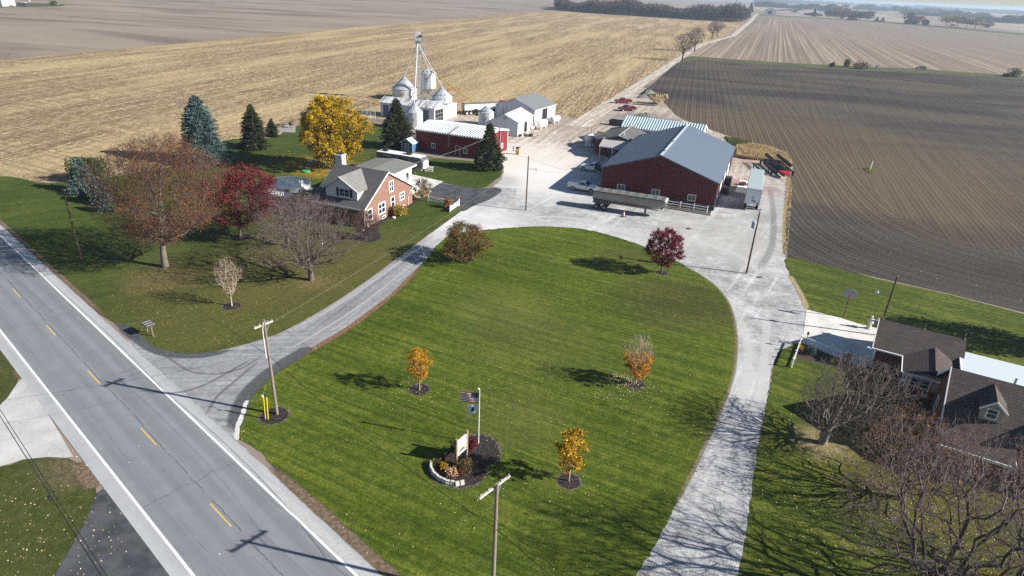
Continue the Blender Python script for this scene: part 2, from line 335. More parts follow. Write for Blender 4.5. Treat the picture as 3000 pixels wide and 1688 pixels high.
# --- lawns
LZ = .09
lawnC = grassmat('lawn_green', (.020, .041, .003), (.062, .094, .007), (.165, .18, .022), R(-26), 1.1, [(tuple(at(1700, 760)), 7, (.055, .035, .018), .8), (tuple(at(1560, 650)), 4, (.10, .07, .03), .5), (tuple(at(1250, 780)), 6, (.14, .13, .05), .4), (tuple(at(1350, 860)), 7, (.15, .13, .05), .35), (tuple(at(1300, 1050)), 4, (.17, .14, .06), .35)], .19)
ctr = [(598, 1100), (600, 1062), (622, 1005), (665, 957), (720, 915), (870, 827), (980, 745), (1062, 665), (1100, 615), (1140, 590), (1215, 579), (1300, 572), (1380, 570), (1470, 577), (1560, 600), (1650, 632), (1720, 667), (1790, 712), (1832, 762), (1850, 830), (1850, 900), (1835, 975), (1808, 1050), (1768, 1130), (1722, 1225), (1670, 1330), (1615, 1425), (1560, 1520), (1500, 1640), (1180, 1700), (1010, 1530), (935, 1449), (850, 1352), (770, 1262), (700, 1188), (640, 1125)]
sheet('lawn', wob(poly(ctr), .1, .5, seed=4), LZ, lawnC)
lawnL = grassmat('lawn_left', (.018, .036, .004), (.045, .072, .008), (.105, .12, .024), R(38), .45, [(tuple(at(600, 690)), 17, (.085, .07, .028), .65), (tuple(at(800, 640)), 13, (.11, .095, .03), .7), (tuple(at(416, 700)), 4, (.2, .12, .07), .7), (tuple(at(640, 800)), 13, (.12, .11, .03), .75), (tuple(at(1000, 650)), 10, (.11, .10, .03), .7), (tuple(at(790, 712)), 2, (.25, .15, .09), .6), (tuple(at(820, 425)), 6.0, (.42, .27, .03), .95), (tuple(at(770, 412)), 4.5, (.40, .26, .03), .8), (tuple(at(360, 640)), 9, (.07, .09, .02), .3)], .14)
lft = [(-60, 520), (0, 590), (60, 640), (140, 705), (230, 775), (290, 815), (345, 843), (380, 872), (410, 887), (460, 892), (520, 888), (600, 871), (690, 843), (775, 800), (870, 742), (970, 670), (1080, 587), (1163, 527), (1150, 515), (1085, 497), (1050, 470), (1080, 455), (1200, 474), (1240, 457), (1262, 436), (1250, 405), (1180, 405), (1040, 385), (1000, 330), (905, 303), (830, 306), (730, 320), (690, 346), (570, 353), (470, 408), (330, 438), (130, 461), (0, 444), (-300, 470)]
sheet('lawn', wob(poly(lft), .1, .6, seed=5), LZ, lawnL)
lawnR = grassmat('lawn_right', (.022, .040, .004), (.060, .088, .008), (.18, .18, .026), R(-32), .5, [(tuple(at(2150, 1060)), 5, (.16, .14, .05), .3), (tuple(at(2067, 1115)), 2.2, (.38, .27, .18), .85), (tuple(at(2250, 1240)), 5, (.16, .10, .03), .3), (tuple(at(2450, 1300)), 7, (.18, .11, .03), .35)], .2)
rgt = [(1979, 650), (2090, 672), (2200, 700), (2380, 740), (2575, 790), (3000, 900), (3300, 1250), (3300, 1900), (1820, 1800), (1858, 1449), (1875, 1350), (1888, 1250), (1905, 1130), (1920, 1050), (1937, 970), (1950, 905), (1965, 880), (2010, 860), (2025, 830), (2032, 784), (2018, 748), (1990, 695)]
sheet('lawn', wob(poly(rgt), .08, .5, seed=6), LZ, lawnR)
lawnB = grassmat('lawn_near', (.022, .034, .006), (.055, .068, .015), (.11, .105, .03), None, patches=[(tuple(at(205, 1165)), 2.6, (.2, .14, .1), .7)])
sheet('lawn', wob(poly([(-200, 1150), (0, 1172), (60, 1155), (120, 1150), (165, 1150), (200, 1172), (240, 1225), (245, 1240), (210, 1320), (135, 1449), (60, 1560), (-300, 1500)]), .06, .4, seed=7), LZ, lawnB)
sheet('lawn', wob(poly([(-200, 800), (0, 868), (30, 900), (50, 930), (45, 960), (20, 1000), (0, 1020), (-300, 1100)]), .06, .4, seed=8), LZ, lawnB)
# dry leaf line along the driveway
t = NT('dry_verge'); verge = t.done(t.ramp(t.noise(4, 4, .8), [(.38, (.10, .06, .035)), (.55, (.24, .14, .08)), (.68, (.36, .26, .15))]), .95, 0, .1)
def band(name, pts, w0, z, mat, seed=1, amp=.12, kind='structure', **kw):
    z = z*ZK
    r = random.Random(seed); P = [at(*p) for p in pts]; Q = []
    for i in range(len(P)-1):
        n = max(2, int((P[i+1]-P[i]).length/.22))
        for j in range(n): Q.append(P[i].lerp(P[i+1], j/n))
    Q.append(P[-1]); mb = MB(); vs = []; ra = rb = 0
    for i, p in enumerate(Q):
        d = (Q[min(i+1, len(Q)-1)]-Q[max(i-1, 0)]).normalized(); nr = Vector((-d.y, d.x, 0)); 
        ra = ra*.8+r.uniform(-amp, amp)*.7; rb = rb*.8+r.uniform(-amp, amp)*.7; vs += [p+nr*(w0/2+ra)+Vector((0, 0, z)), p-nr*(w0/2+rb)+Vector((0, 0, z))]
    mb.add(vs, [(2*i+1, 2*i+3, 2*i+2, 2*i) for i in range(len(Q)-1)]); return tagset(mb.build(name, mat), kind=kind, **kw)

def softmat(name, cols, sc=3.0, amt=1.0, nz=.5):
    t = NT(name); at_ = t.n.new('ShaderNodeAttribute'); at_.attribute_name = 'edge'; e = at_.outputs['Fac']
    n = t.noise(sc, 5, .8); big = t.noise(.4, 4, .7); col = t.ramp(n, [(.38+i*.26/max(1, len(cols)-1), c) for i, c in enumerate(cols)])
    a = t.math('ADD', e, t.math('MULTIPLY', t.math('SUBTRACT', t.math('ADD', t.math('MULTIPLY', n, .6), t.math('MULTIPLY', big, .4)), .5), nz*2.2))
    t.done(col, .95, 0, .1); tr = t.n.new('ShaderNodeBsdfTransparent'); mx = t.n.new('ShaderNodeMixShader'); t.l.new(t.rng(a, .25, .75, 0, amt), mx.inputs[0])
    t.l.new(tr.outputs[0], mx.inputs[1]); t.l.new(t.b.outputs[0], mx.inputs[2]); t.l.new(mx.outputs[0], t.n['Material Output'].inputs[0]); return t.m
def softband(name, pts, w, z, mat, taper=True, world=False):
    z = z*ZK
    P = list(pts) if world else [at(*p) for p in pts]; Q = []
    for i in range(len(P)-1):
        n = max(2, int((P[i+1]-P[i]).length/.8))
        for j in range(n):
            t_ = j/n; a_, b_, c_, d_ = P[max(i-1, 0)], P[i], P[i+1], P[min(i+2, len(P)-1)]; Q.append(.5*((2*b_)+(c_-a_)*t_+(2*a_-5*b_+4*c_-d_)*t_*t_+(3*b_-a_-3*c_+d_)*t_**3))
    Q.append(P[-1]); vs = []; ed = []; m_ = len(Q)
    for i, p in enumerate(Q):
        d = (Q[min(i+1, m_-1)]-Q[max(i-1, 0)]).normalized(); nr = Vector((-d.y, d.x, 0)); k = min(1, min(i, m_-1-i)/max(1, m_*.12)) if taper else 1
        for u, e in ((-1, 0), (-.5, .62), (0, 1), (.5, .62), (1, 0)): vs.append(tuple(p+nr*w/2*u+Vector((0, 0, z)))); ed.append(e*k)
    me = bpy.data.meshes.new(name); me.from_pydata(vs, [], [(i*5+j+1, (i+1)*5+j+1, (i+1)*5+j, i*5+j)[::-1] for i in range(m_-1) for j in range(4)]); me.update()
    at_ = me.attributes.new('edge', 'FLOAT', 'POINT'); at_.data.foreach_set('value', ed); o = link(name, me, mat); return tagset(o, kind='structure')
S_leaf = softmat('leafy_verge', [(.07, .045, .03), (.19, .11, .065), (.30, .20, .12)], 4); S_straw = softmat('straw_verge', [(.20, .16, .09), (.46, .36, .21)], 3)
S_dirt = softmat('dirt_verge', [(.09, .065, .045), (.22, .165, .11)], 3); S_white = softmat('white_gravel_track', [(.55, .55, .54), (.70, .70, .69)], 5, .55, .8); S_dark = softmat('dark_asphalt_edge', [(.06, .063, .07), (.13, .135, .145)], 4, .85, .35); S_rut = softmat('grey_rut', [(.16, .155, .15), (.28, .27, .26)], 4, .35, .9)
softband('dry_verge', [(668, 955), (724, 913), (872, 826), (982, 743), (1062, 664)], 1.46, .095, S_leaf)
softband('dry_verge', [(1164, 531), (1080, 592), (970, 675), (870, 746), (775, 803)], 1.03, .096, S_leaf)
t = NT('dry_grass_edge'); dge = t.done(t.ramp(t.noise(2.5, 4, .8), [(.4, (.22, .17, .09)), (.6, (.55, .42, .24))]), .95, 0, .1)
softband('dry_verge', [(1982, 400), (1980, 470), (1972, 560), (1972, 648)], .8, .075, S_straw)
softband('dry_verge', [(1985, 690), (2018, 748), (2030, 782)], 1.14, .096, S_straw)
softband('dry_verge', [(1720, 668), (1790, 712), (1832, 762), (1850, 830), (1850, 900), (1835, 975), (1768, 1130), (1670, 1330)], .6, .096, softmat('thin_straw_verge', [(.14, .12, .06), (.3, .25, .15)], 3, .6, .7))

# --- highway: local x across, y along
rc0 = at(330, 1060); road_c = Vector((0, 0, 0))
dv = Vector((cos(RD), sin(RD), 0)); nv = Vector((-dv.y, dv.x, 0))
def across(px, py): return at(px, py).dot(nv)
cdash = sum(across(*p) for p in [(118, 815), (221, 932), (352, 1078), (526, 1270)])/4
wR = sum(across(*p) for p in [(277, 858), (858, 1429), (100, 678)])/3 - cdash
wL = sum(across(*p) for p in [(0, 829), (485, 1449), (200, 1085)])/3 - cdash
eR = sum(across(*p) for p in [(338, 858), (587, 1103), (858, 1368)])/3 - cdash
eL = sum(across(*p) for p in [(51, 931), (245, 1233), (432, 1449)])/3 - cdash
print('road', cdash, wR, wL, eR, eL)
org = nv*cdash + dv*(at(352, 1078).dot(dv)); rot_road = RD - pi/2
def road_obj(mb, name, mat, kind='structure'):
    o = mb.build(name, mat); o.location = org; o.rotation_euler = (0, 0, rot_road); return tagset(o, kind=kind)
# with this rotation local +y runs along dv and local +x is -nv
def asphalt(name, base, lane=True):
    t = NT(name); s = t.sep(); X = s[0]; Y = s[1]
    g = t.noise(9, 4, .8); m_ = t.noise(.5, 4, .6); v = t.map(0, (1.2, .03, 1)); strk = t.noise(1, 4, .6, v)
    f = t.math('ADD', t.math('MULTIPLY', g, .22), t.math('ADD', t.math('MULTIPLY', m_, .3), t.math('MULTIPLY', strk, .48)))
    col = t.ramp(f, [(.33, tuple(c*.80 for c in base)), (.5, base), (.68, tuple(min(1, c*1.22) for c in base))])
    if lane:
        wheel = t.math('ABSOLUTE', t.math('SUBTRACT', t.math('ABSOLUTE', t.math('SUBTRACT', t.math('ABSOLUTE', X), 1.75)), .85))
        col = t.mix(t.rng(wheel, .1, .6, .26, 0), col, tuple(c*.55 for c in base))
    n1 = t.noise(.5, 4, .65, t.map(0, (0, 1, 0))); n2 = t.noise(.12, 3, .6, t.map(0, (0, 1, 0)))
    wn = t.math('ADD', t.math('MULTIPLY', t.math('SUBTRACT', t.noise(2.2, 3, .7), .5), .22), t.math('MULTIPLY', t.math('SUBTRACT', n2, .5), .5))
    for off, amt in (((-.25, .7), (2.15, .25), (-3.1, .3)) if lane else ((-4.6, .55), (4.7, .45))):
        d_ = t.math('ABSOLUTE', t.math('ADD', t.math('SUBTRACT', X, off), wn))
        gate = t.rng(n1, .40, .52)
        col = t.mix(t.math('MULTIPLY', t.rng(d_, .015, .06, 1, 0), t.math('MULTIPLY', gate, amt)), col, (.05, .045, .04))
    if lane:
        yw = t.math('ADD', Y, t.math('MULTIPLY', t.math('SUBTRACT', t.noise(.9, 3, .7), .5), 1.2))
        for y0 in (-9.7, 9.2, 26.5, -26): 
            col = t.mix(t.math('MULTIPLY', t.rng(t.math('ABSOLUTE', t.math('SUBTRACT', yw, y0)), .02, .08, 1, 0), .5), col, (.08, .075, .07))
    col = t.mix(t.rng(t.voro(.9), .03, .055, .6, 0), col, (.04, .04, .04))
    t.bump(g, .008, .5); return t.done(col, .8, 0, .3)
RZ = .11*ZK
mb = MB(); mb.quad((-eR, -220, RZ), (-wR+.05, -220, RZ), (-wR+.05, 60, RZ), (-eR, 60, RZ)); mb.quad((-wL-.05, -220, RZ), (-eL, -220, RZ), (-eL, 60, RZ), (-wL-.05, 60, RZ))
road_obj(mb, 'road_shoulder', asphalt('shoulder_asphalt', (.36, .367, .375), False))
mb = MB(); mb.quad((-wR+.05, -220, RZ), (-wL-.05, -220, RZ), (-wL-.05, 60, RZ), (-wR+.05, 60, RZ)); road_obj(mb, 'road', asphalt('road_asphalt', (.20, .212, .228)))
t = NT('white_road_paint'); wpaint = t.done(t.ramp(t.noise(5, 5, .8), [(.3, (.55, .55, .55)), (.45, (.8, .8, .8)), (.7, (.86, .86, .86))]), .6)
mb = MB()
for xx in (-wR, -wL): mb.quad((xx-.085, -220, RZ+.006), (xx+.085, -220, RZ+.006), (xx+.085, 60, RZ+.006), (xx-.085, 60, RZ+.006))
road_obj(mb, 'road_marking', wpaint)
t = NT('yellow_road_paint'); ypaint = t.done(t.ramp(t.noise(7, 5, .8), [(.38, (.33, .29, .18)), (.5, (.62, .42, .10)), (.7, (.70, .46, .08))]), .6)
mb = MB()
for k in range(-16, 5):
    y0 = k*12.19; mb.quad((-.055, y0, RZ+.006), (.055, y0, RZ+.006), (.055, y0+3.05, RZ+.006), (-.055, y0+3.05, RZ+.006))
road_obj(mb, 'road_marking', ypaint)

# --- driveway from the highway
t = NT('drive_asphalt'); g = t.noise(7, 4, .8); v = t.map(R(70.8), (.03, 1.1, 1)); s_ = t.noise(1, 3, .6, v)
v = t.map(R(8), (.05, 1.6, 1)); s2 = t.noise(1, 3, .6, v, .3); near = t.blob(tuple(at(560, 950)), 11, .5)
f = t.math('ADD', t.math('MULTIPLY', t.noise(1.5, 6, .8), .5), t.math('MULTIPLY', t.mix(near, s_, s2), .5))
col = t.ramp(f, [(.36, (.15, .155, .165)), (.5, (.245, .25, .26)), (.64, (.38, .385, .39))])
iso = t.noise(.9, 8, .82); peb = t.noise(9, 4, .9); cloud = t.noise(.12, 4, .6); gf = t.math('ADD', t.math('MULTIPLY', peb, .46), t.math('ADD', t.math('MULTIPLY', iso, .24), t.math('MULTIPLY', cloud, .30)))
gcol = t.ramp(gf, [(.41, (.12, .12, .12)), (.48, (.28, .282, .285)), (.55, (.49, .49, .49)), (.64, (.78, .78, .78))])
gcol = t.mix(t.math('MULTIPLY', t.blob(at(1180, 560), 8, .6, t.noise(.2, 4, .7)), .55), gcol, (.74, .74, .74))
col = t.mix(t.rng(t.math('ADD', t.sep()[1], t.math('MULTIPLY', t.noise(.4, 4, .7), 14)), 84, 100), col, gcol); t.bump(g, .01, .5)
drive = t.done(col, .9, 0, .15)
dr_pts = [(398, 878), (460, 893), (520, 889), (600, 872), (690, 845), (775, 802), (870, 744), (970, 673), (1080, 590), (1163, 530), (1240, 470), (1300, 475), (1290, 520), (1215, 573), (1140, 588), (1098, 612), (1062, 662), (980, 742), (870, 824), (720, 912), (665, 954), (622, 1000), (604, 1050), (598, 1080), (588, 1112), (555, 1095), (320, 860), (340, 850)]
sheet('driveway', poly(dr_pts), .10, drive)
t = NT('dark_asphalt'); g = t.noise(8, 4, .8); m_ = t.noise(.6, 4, .6)
dka = t.done(t.mix(t.rng(m_, .35, .65), (.045, .048, .055), (.085, .088, .095)), .85, 0, .25); t.bump(g, .01, .5)
softband('asphalt_edge', [(588, 1100), (592, 1060), (612, 1005), (655, 955), (712, 914), (790, 868)], 2.18, .104, S_dark)
softband('asphalt_edge', [(300, 818), (345, 853), (385, 880), (440, 894), (520, 893), (600, 877)], 1.52, .104, S_dark)
sheet('asphalt_pad', poly([(286, 812), (318, 818), (362, 850), (352, 858), (322, 845)]), .106, dka)
sheet('driveway', wob(poly([(1050, 462), (1078, 458), (1095, 460), (1140, 466), (1205, 474), (1245, 472), (1262, 480), (1235, 500), (1195, 517), (1163, 532), (1150, 516), (1120, 500), (1075, 492)]), .05, .5, seed=9), .108, dka)
t = NT('pale_concrete'); conc = t.done(t.ramp(t.math('ADD', t.math('MULTIPLY', t.noise(.5, 4), .6), t.math('MULTIPLY', t.noise(6, 4), .4)), [(.38, (.48, .46, .43)), (.6, (.68, .66, .62))]), .85, 0, .2)
sheet('path', poly([(1028, 437), (1115, 457), (1073, 481), (1040, 472), (1010, 450)]), .112, conc)
# parking pad beside the right-hand house
sheet('parking_pad', poly([(2028, 779), (2113, 800), (2150, 812), (2205, 826), (2240, 850), (2240, 925), (2195, 925), (2150, 918), (2088, 893), (2018, 862)]), .115, conc)
sheet('concrete_pad', poly([(1862, 452), (1890, 457), (1888, 490), (1848, 482)]), .075, M('bright_concrete', (.78, .76, .7), .8))
sheet('concrete_pad', poly([(1283, 376), (1322, 390), (1305, 398), (1270, 388)]), .075, conc)
# side roads below left
t = NT('worn_concrete'); g = t.noise(5, 4, .75); m_ = t.noise(.35, 4, .6); worn = t.done(t.ramp(t.math('ADD', t.math('MULTIPLY', g, .4), t.math('MULTIPLY', m_, .6)), [(.36, (.33, .325, .32)), (.6, (.52, .51, .5))]), .9, 0, .15)
sheet('side_road', poly([(0, 1020), (20, 1000), (45, 962), (60, 950), (120, 1040), (185, 1150), (165, 1152), (120, 1150), (60, 1156), (0, 1174), (-150, 1215), (-150, 1060)]), .097, worn)
sheet('side_road', poly([(262, 1228), (245, 1240), (210, 1322), (137, 1449), (70, 1600), (520, 1600), (432, 1449), (330, 1320)]), .101, dka)
band('gravel_verge', [(592, 1108), (600, 1066), (622, 1008)], .45, .107, M('white_gravel', (.55, .54, .53), .95, bump=.03), 9, .1)
t = NT('verge_dirt'); vd = t.done(t.ramp(t.noise(3, 4, .8), [(.4, (.11, .075, .05)), (.6, (.24, .18, .12))]), .95, 0, .1)
def re_(x, s0, s1): return [org+nv*x+dv*(s0+(s1-s0)*i/8) for i in range(9)]
sA0 = (at(290, 815)-org).dot(dv); softband('dry_verge', re_(eR+.25, sA0-60, sA0), .9, .115, S_dirt, world=True)
sA1 = (at(625, 1135)-org).dot(dv); softband('dry_verge', re_(eR+.35, sA1, sA1+60), 1.3, .113, S_dirt, world=True); softband('pale_shoulder', re_(eR-.75, sA1, sA1+60), 1.1, .114, softmat('pale_shoulder_grit', [(.50, .50, .50), (.66, .66, .65)], 4, .6, .5), world=True)
softband('dry_verge', [(0, 862), (35, 895), (55, 930), (48, 960)], 1.98, .094, S_dirt)
softband('dry_verge', [(190, 1160), (245, 1232)], 1.98, .0945, S_dirt)

for k, (p, w_, mt, z_) in enumerate([([(1210, 590), (1300, 580), (1390, 580), (1480, 588), (1570, 612), (1660, 645), (1740, 685), (1810, 735), (1858, 800), (1880, 870), (1878, 950), (1855, 1040), (1820, 1130), (1770, 1230), (1700, 1370), (1640, 1480)], 1.7, S_white, .064), ([(1930, 760), (1925, 860), (1915, 960), (1890, 1060), (1865, 1160), (1835, 1280), (1800, 1420), (1780, 1500)], 1.5, S_white, .065),
    ([(1480, 560), (1600, 590), (1720, 600), (1850, 640), (1930, 700)], 2.4, S_white, .066), ([(1300, 560), (1380, 545), (1480, 555), (1560, 580), (1640, 610)], 1.6, S_white, .067),
    ([(1935, 470), (1945, 540), (1940, 620), (1900, 690)], 1.6, S_rut, .067)]):
    softband('gravel_track', p, w_, z_, mt)
for k, (p, w_) in enumerate([([(640, 900), (560, 945), (500, 975), (430, 990), (330, 980)], .5), ([(655, 905), (590, 960), (545, 1000), (515, 1050)], .5), ([(680, 880), (600, 930), (500, 940), (430, 905), (330, 830)], .4), ([(690, 860), (770, 812), (870, 755), (980, 678), (1080, 600)], .7), ([(700, 895), (790, 843), (890, 780), (995, 700), (1090, 622)], .7)]):
    softband('tyre_track', p, w_, .118, softmat('pale_tyre_track', [(.42, .42, .43), (.58, .58, .58)], 4, .55, .5) if k > 2 else softmat('dark_tyre_track', [(.1, .1, .105), (.17, .17, .18)], 4, .4, .5))
# ================= BUILDINGS =================
def metalwall(name, c, rib=.3, var=.12, worn=None):
    t = NT(name); s = t.sep(); u = t.math('ADD', s[0], s[1]); wv = t.math('SINE', t.math('MULTIPLY', u, 2*pi/rib))
    n = t.noise(.6, 5, .7); v = t.n.new('ShaderNodeMapping'); v.inputs['Scale'].default_value = (3.5, 3.5, .18); t.l.new(t.tc, v.inputs[0]); st = t.noise(1, 4, .7, v.outputs[0])
    col = t.mix(t.math('ADD', t.math('MULTIPLY', n, .6), t.math('MULTIPLY', st, .4)), tuple(x*(1-var) for x in c), tuple(min(1, x*(1+var)) for x in c))
    col = t.mix(t.rng(wv, .75, 1, 0, .15), col, tuple(x*.55 for x in c))
    if worn: col = t.mix(t.rng(st, .50, .62, 0, .75), col, worn)
    t.bump(wv, .01, .4); return t.done(col, .55, 0, .4)
def shingle(name, c, size=.22):
    t = NT(name); br = t.n.new('ShaderNodeTexBrick'); s = t.sep(); cb = t.n.new('ShaderNodeCombineXYZ'); t.l.new(s[1], cb.inputs[0]); t.l.new(s[0], cb.inputs[1])
    t.l.new(cb.outputs[0], br.inputs['Vector']); br.inputs['Scale'].default_value = 1; br.inputs['Brick Width'].default_value = size*1.8; br.inputs['Row Height'].default_value = size*.8; br.inputs['Mortar Size'].default_value = .022; br.inputs['Bias'].default_value = 0
    for i, k in enumerate((.78, 1.25, .42)): br.inputs[i+1].default_value = (c[0]*k, c[1]*k, c[2]*k, 1)
    n = t.noise(.9, 5, .7); n2 = t.noise(9, 3, .8); col = t.mix(t.math('MULTIPLY', n, .45), br.outputs[0], tuple(x*1.35 for x in c)); col = t.mix(t.rng(n2, .45, .7, 0, .4), col, tuple(x*.5 for x in c))
    t.bump(n2, .02, .6); return t.done(col, .9, 0, .2)
def brickmat(name, a, b, mortar, w=.24, h=.08):
    t = NT(name); br = t.n.new('ShaderNodeTexBrick'); s = t.sep(); cb = t.n.new('ShaderNodeCombineXYZ'); t.l.new(t.math('ADD', s[0], s[1]), cb.inputs[0]); t.l.new(s[2], cb.inputs[1])
    t.l.new(cb.outputs[0], br.inputs['Vector']); br.inputs['Scale'].default_value = 1; br.inputs['Brick Width'].default_value = w; br.inputs['Row Height'].default_value = h; br.inputs['Mortar Size'].default_value = .012
    for i, k in enumerate((a, b, mortar)): br.inputs[i+1].default_value = (*k, 1)
    n = t.noise(1.3, 6, .8); col = t.mix(t.rng(n, .5, .66, 0, .5), br.outputs[0], tuple(min(1, x*1.7) for x in b)); col = t.mix(t.rng(t.noise(.7, 5, .8), .5, .7, 0, .4), col, tuple(x*.6 for x in a))
    return t.done(col, .9, 0, .15)
def siding(name, c):
    t = NT(name); s = t.sep(); f = t.math('FRACT', t.math('MULTIPLY', s[2], 1/.16)); col = t.mix(t.rng(f, 0, .16, .35, 0), c, tuple(x*.5 for x in c)); n = t.noise(.8, 4)
    col = t.mix(t.math('MULTIPLY', n, .15), col, tuple(x*.8 for x in c)); t.bump(f, .02, .5); return t.done(col, .6, 0, .4)
WHITE = M('white_paint', (.78, .78, .77), .5, var=.06); GLASS = NT('window_glass'); GLASS = GLASS.done((.02, .027, .035), .08, 0, .8)
DARK = M('dark_opening', (.012, .012, .014), .9); BLACK = M('black_paint', (.02, .02, .022), .5); GALV = M('galvanised_steel', (.42, .44, .46), .4, .5, .5, var=.15, scale=2)
GREYP = M('grey_paint', (.25, .26, .27), .5); WOOD = M('weathered_wood', (.19, .15, .12), .9, var=.3, scale=4); TYRE = M('tyre_rubber', (.025, .025, .026), .85); RIM = M('wheel_rim', (.5, .5, .5), .35, .6)
REDW = metalwall('red_metal_siding', (.092, .004, .008), .3, .05); TRIM = WHITE
SLATE = M('slate_trim', (.075, .09, .11), .5)
def roofsec(W, he, hr, o, rp, th, x0=None, x1=None, up=0):
    xr = W*rp; sl = (hr-he)/(xr+o); sr = (hr-he)/(W+o-xr)
    return [(-o, he+up), (xr, hr+up), (W+o, he+up), (W+o, he+up-th), (xr, hr+up-th), (-o, he+up-th)]
def ribroof(name, root, W, L, he, hr, o, rp, mat, rib, rh=.05, th=.14, rw=.06):
    mb = MB(); mb.prism(roofsec(W, he, hr, o, rp, th), -o, L+o, 'y')
    if rib:
        n = int((L+2*o)/rib)
        for i in range(n+1):
            y = -o+.06+i*(L+2*o-.12)/n
            for a, b in (((-o, he), (W*rp, hr)), ((W*rp, hr), (W+o, he))):
                mb.bar((a[0], y, a[1]+rh/2-.01), (b[0], y, b[1]+rh/2-.01), rw, rh)
    return mb.build(name, mat, root)
def walls(root, W, L, he, hr, o, rp, mat, th=.14, name='wall', z0=0, label=None):
    xr = W*rp; z = lambda x: (he+(hr-he)*(x+o)/(xr+o) if x < xr else he+(hr-he)*(W+o-x)/(W+o-xr))-th+.005
    return MB().prism([(0, z0), (W, z0), (W, z(W)), (xr, hr-th+.005), (0, z(0))], 0, L, 'y').build(name, mat, root, label)
def rake(root, W, L, he, hr, o, rp, mat, h=.22, eave=True):
    mb = MB(); xr = W*rp
    for y0, y1 in ((-o-.045, -o-.003), (L+o+.003, L+o+.045)):
        mb.prism([(-o-.02, he-.02), (xr, hr-.02), (W+o+.02, he-.02), (W+o+.02, he-h), (xr, hr-h), (-o-.02, he-h)], y0, y1, 'y')
    if eave:
        mb.bx(-o-.06, -o-.003, -o, L+o, he-h, he-.02); mb.bx(W+o+.003, W+o+.06, -o, L+o, he-h, he-.02)
    return mb.build('trim', mat, root)
def P3(ax, c, u, z): return (c, u, z) if ax == 'x' else (u, c, z)
def rect(mb, ax, c0, c1, u0, u1, z0, z1):
    if ax == 'x': mb.bx(min(c0, c1), max(c0, c1), u0, u1, z0, z1)
    else: mb.bx(u0, u1, min(c0, c1), max(c0, c1), z0, z1)
def win(root, ax, c, s, u, z, w, h, mull=1, rail=0, fw=.11, mat=None, name='window', pane=None, shut=None):
    """window on the wall plane ax=c facing direction s, centred at (u,z)"""
    mb = MB(); a, b = c+s*.01, c+s*.08
    rect(mb, ax, a, b, u-w/2-fw, u+w/2+fw, z-h/2-fw, z-h/2); rect(mb, ax, a, b, u-w/2-fw, u+w/2+fw, z+h/2, z+h/2+fw)
    rect(mb, ax, a, b, u-w/2-fw, u-w/2, z-h/2, z+h/2); rect(mb, ax, a, b, u+w/2, u+w/2+fw, z-h/2, z+h/2)
    for k in range(mull): uu = u-w/2+w*(k+1)/(mull+1); rect(mb, ax, a, c+s*.06, uu-fw*.35, uu+fw*.35, z-h/2, z+h/2)
    for k in range(rail): zz = z-h/2+h*(k+1)/(rail+1); rect(mb, ax, a, c+s*.055, u-w/2, u+w/2, zz-fw*.28, zz+fw*.28)
    f = mb.build(name, mat or WHITE, root); p = MB(); rect(p, ax, c+s*.008, c+s*.03, u-w/2, u+w/2, z-h/2, z+h/2); p.build('pane', pane or GLASS, f)
    if shut:
        for q in (-1, 1): sm = MB(); uc = u+q*(w/2+fw+.24); rect(sm, ax, a, b, uc-.2, uc+.2, z-h/2-fw, z+h/2+fw); sm.build('shutter', shut, root)
    return f
def door(root, ax, c, s, u, z0, w, h, mat, frame=None, name='door', handle=True):
    mb = MB(); rect(mb, ax, c+s*.01, c+s*.05, u-w/2, u+w/2, z0+.02, z0+h); d = mb.build(name, mat, root)
    if frame:
        f = MB(); fw = .1
        rect(f, ax, c+s*.01, c+s*.08, u-w/2-fw, u-w/2, z0+.01, z0+h+fw); rect(f, ax, c+s*.01, c+s*.08, u+w/2, u+w/2+fw, z0+.01, z0+h+fw); rect(f, ax, c+s*.01, c+s*.08, u-w/2, u+w/2, z0+h, z0+h+fw); f.build('frame', frame, d)
    if handle: hm = MB(); hm.box(P3(ax, c+s*.08, u+w*.38, z0+h*.48), (.08, .08, .12)); hm.build('handle', GALV, d)
    return d
def onface(root, ax, c, px, py):
    th = root.rotation_euler[2]; r = Matrix.Rotation(-th, 3, 'Z'); p = r @ (Vector((0, 0, CAM_H))-root.location); d = r @ ray(px, py)
    i = {'x': 0, 'y': 1, 'z': 2}[ax]; return p + d*((c-p[i])/d[i])

# --- big red barn
W, L, he, hr, o = 20.41, 31.72, 4.98, 8.53, .35
bb = thing('barn', 'large red metal barn with blue grey gable roof and three white windows', 'barn', (15.52, 115.08, GZ), R(-21.1))
walls(bb, W, L, he, hr, o, .5, REDW)
barnroof = metalwall('blue_grey_metal_roof', (.125, .158, .21), .3, .08)
ribroof('roof', bb, W, L, he, hr, o, .5, barnroof, .92, .035, rw=.05); rake(bb, W, L, he, hr, o, .5, SLATE, .26)
mb = MB(); mb.bar((W/2-.02, -o-.05, hr+.04), (W/2-.02, L+o+.05, hr+.04), .42, .09); mb.build('ridge_cap', M('pale_ridge_metal', (.5, .55, .58), .4), bb)
mb = MB(); mb.bx(-.03, W+.03, -.03, .0-.004, 0, .95); mb.bx(-.03, -.004, 0, L, 0, .95); mb.bx(W+.004, W+.03, 0, L, 0, .95); mb.build('wainscot', SLATE, bb)
for x, y in ((0, 0), (W, 0), (0, L), (W, L)): MB().box((x, y, 2.55), (.22, .22, 5.0)).build('corner_trim', SLATE, bb)
for u in (3.79, 10.11, 16.46): win(bb, 'y', 0, -1, u, 1.75, 1.25, .95, 1, 0)
for u, w_ in ((3.4, 1.0), (9, 3.8), (16.5, 3.8), (24, 3.8)):
    door(bb, 'x', W, 1, u, .05, w_, 3.2 if w_ > 2 else 2.1, WHITE, REDW, 'overhead_door' if w_ > 2 else 'door', w_ < 2)
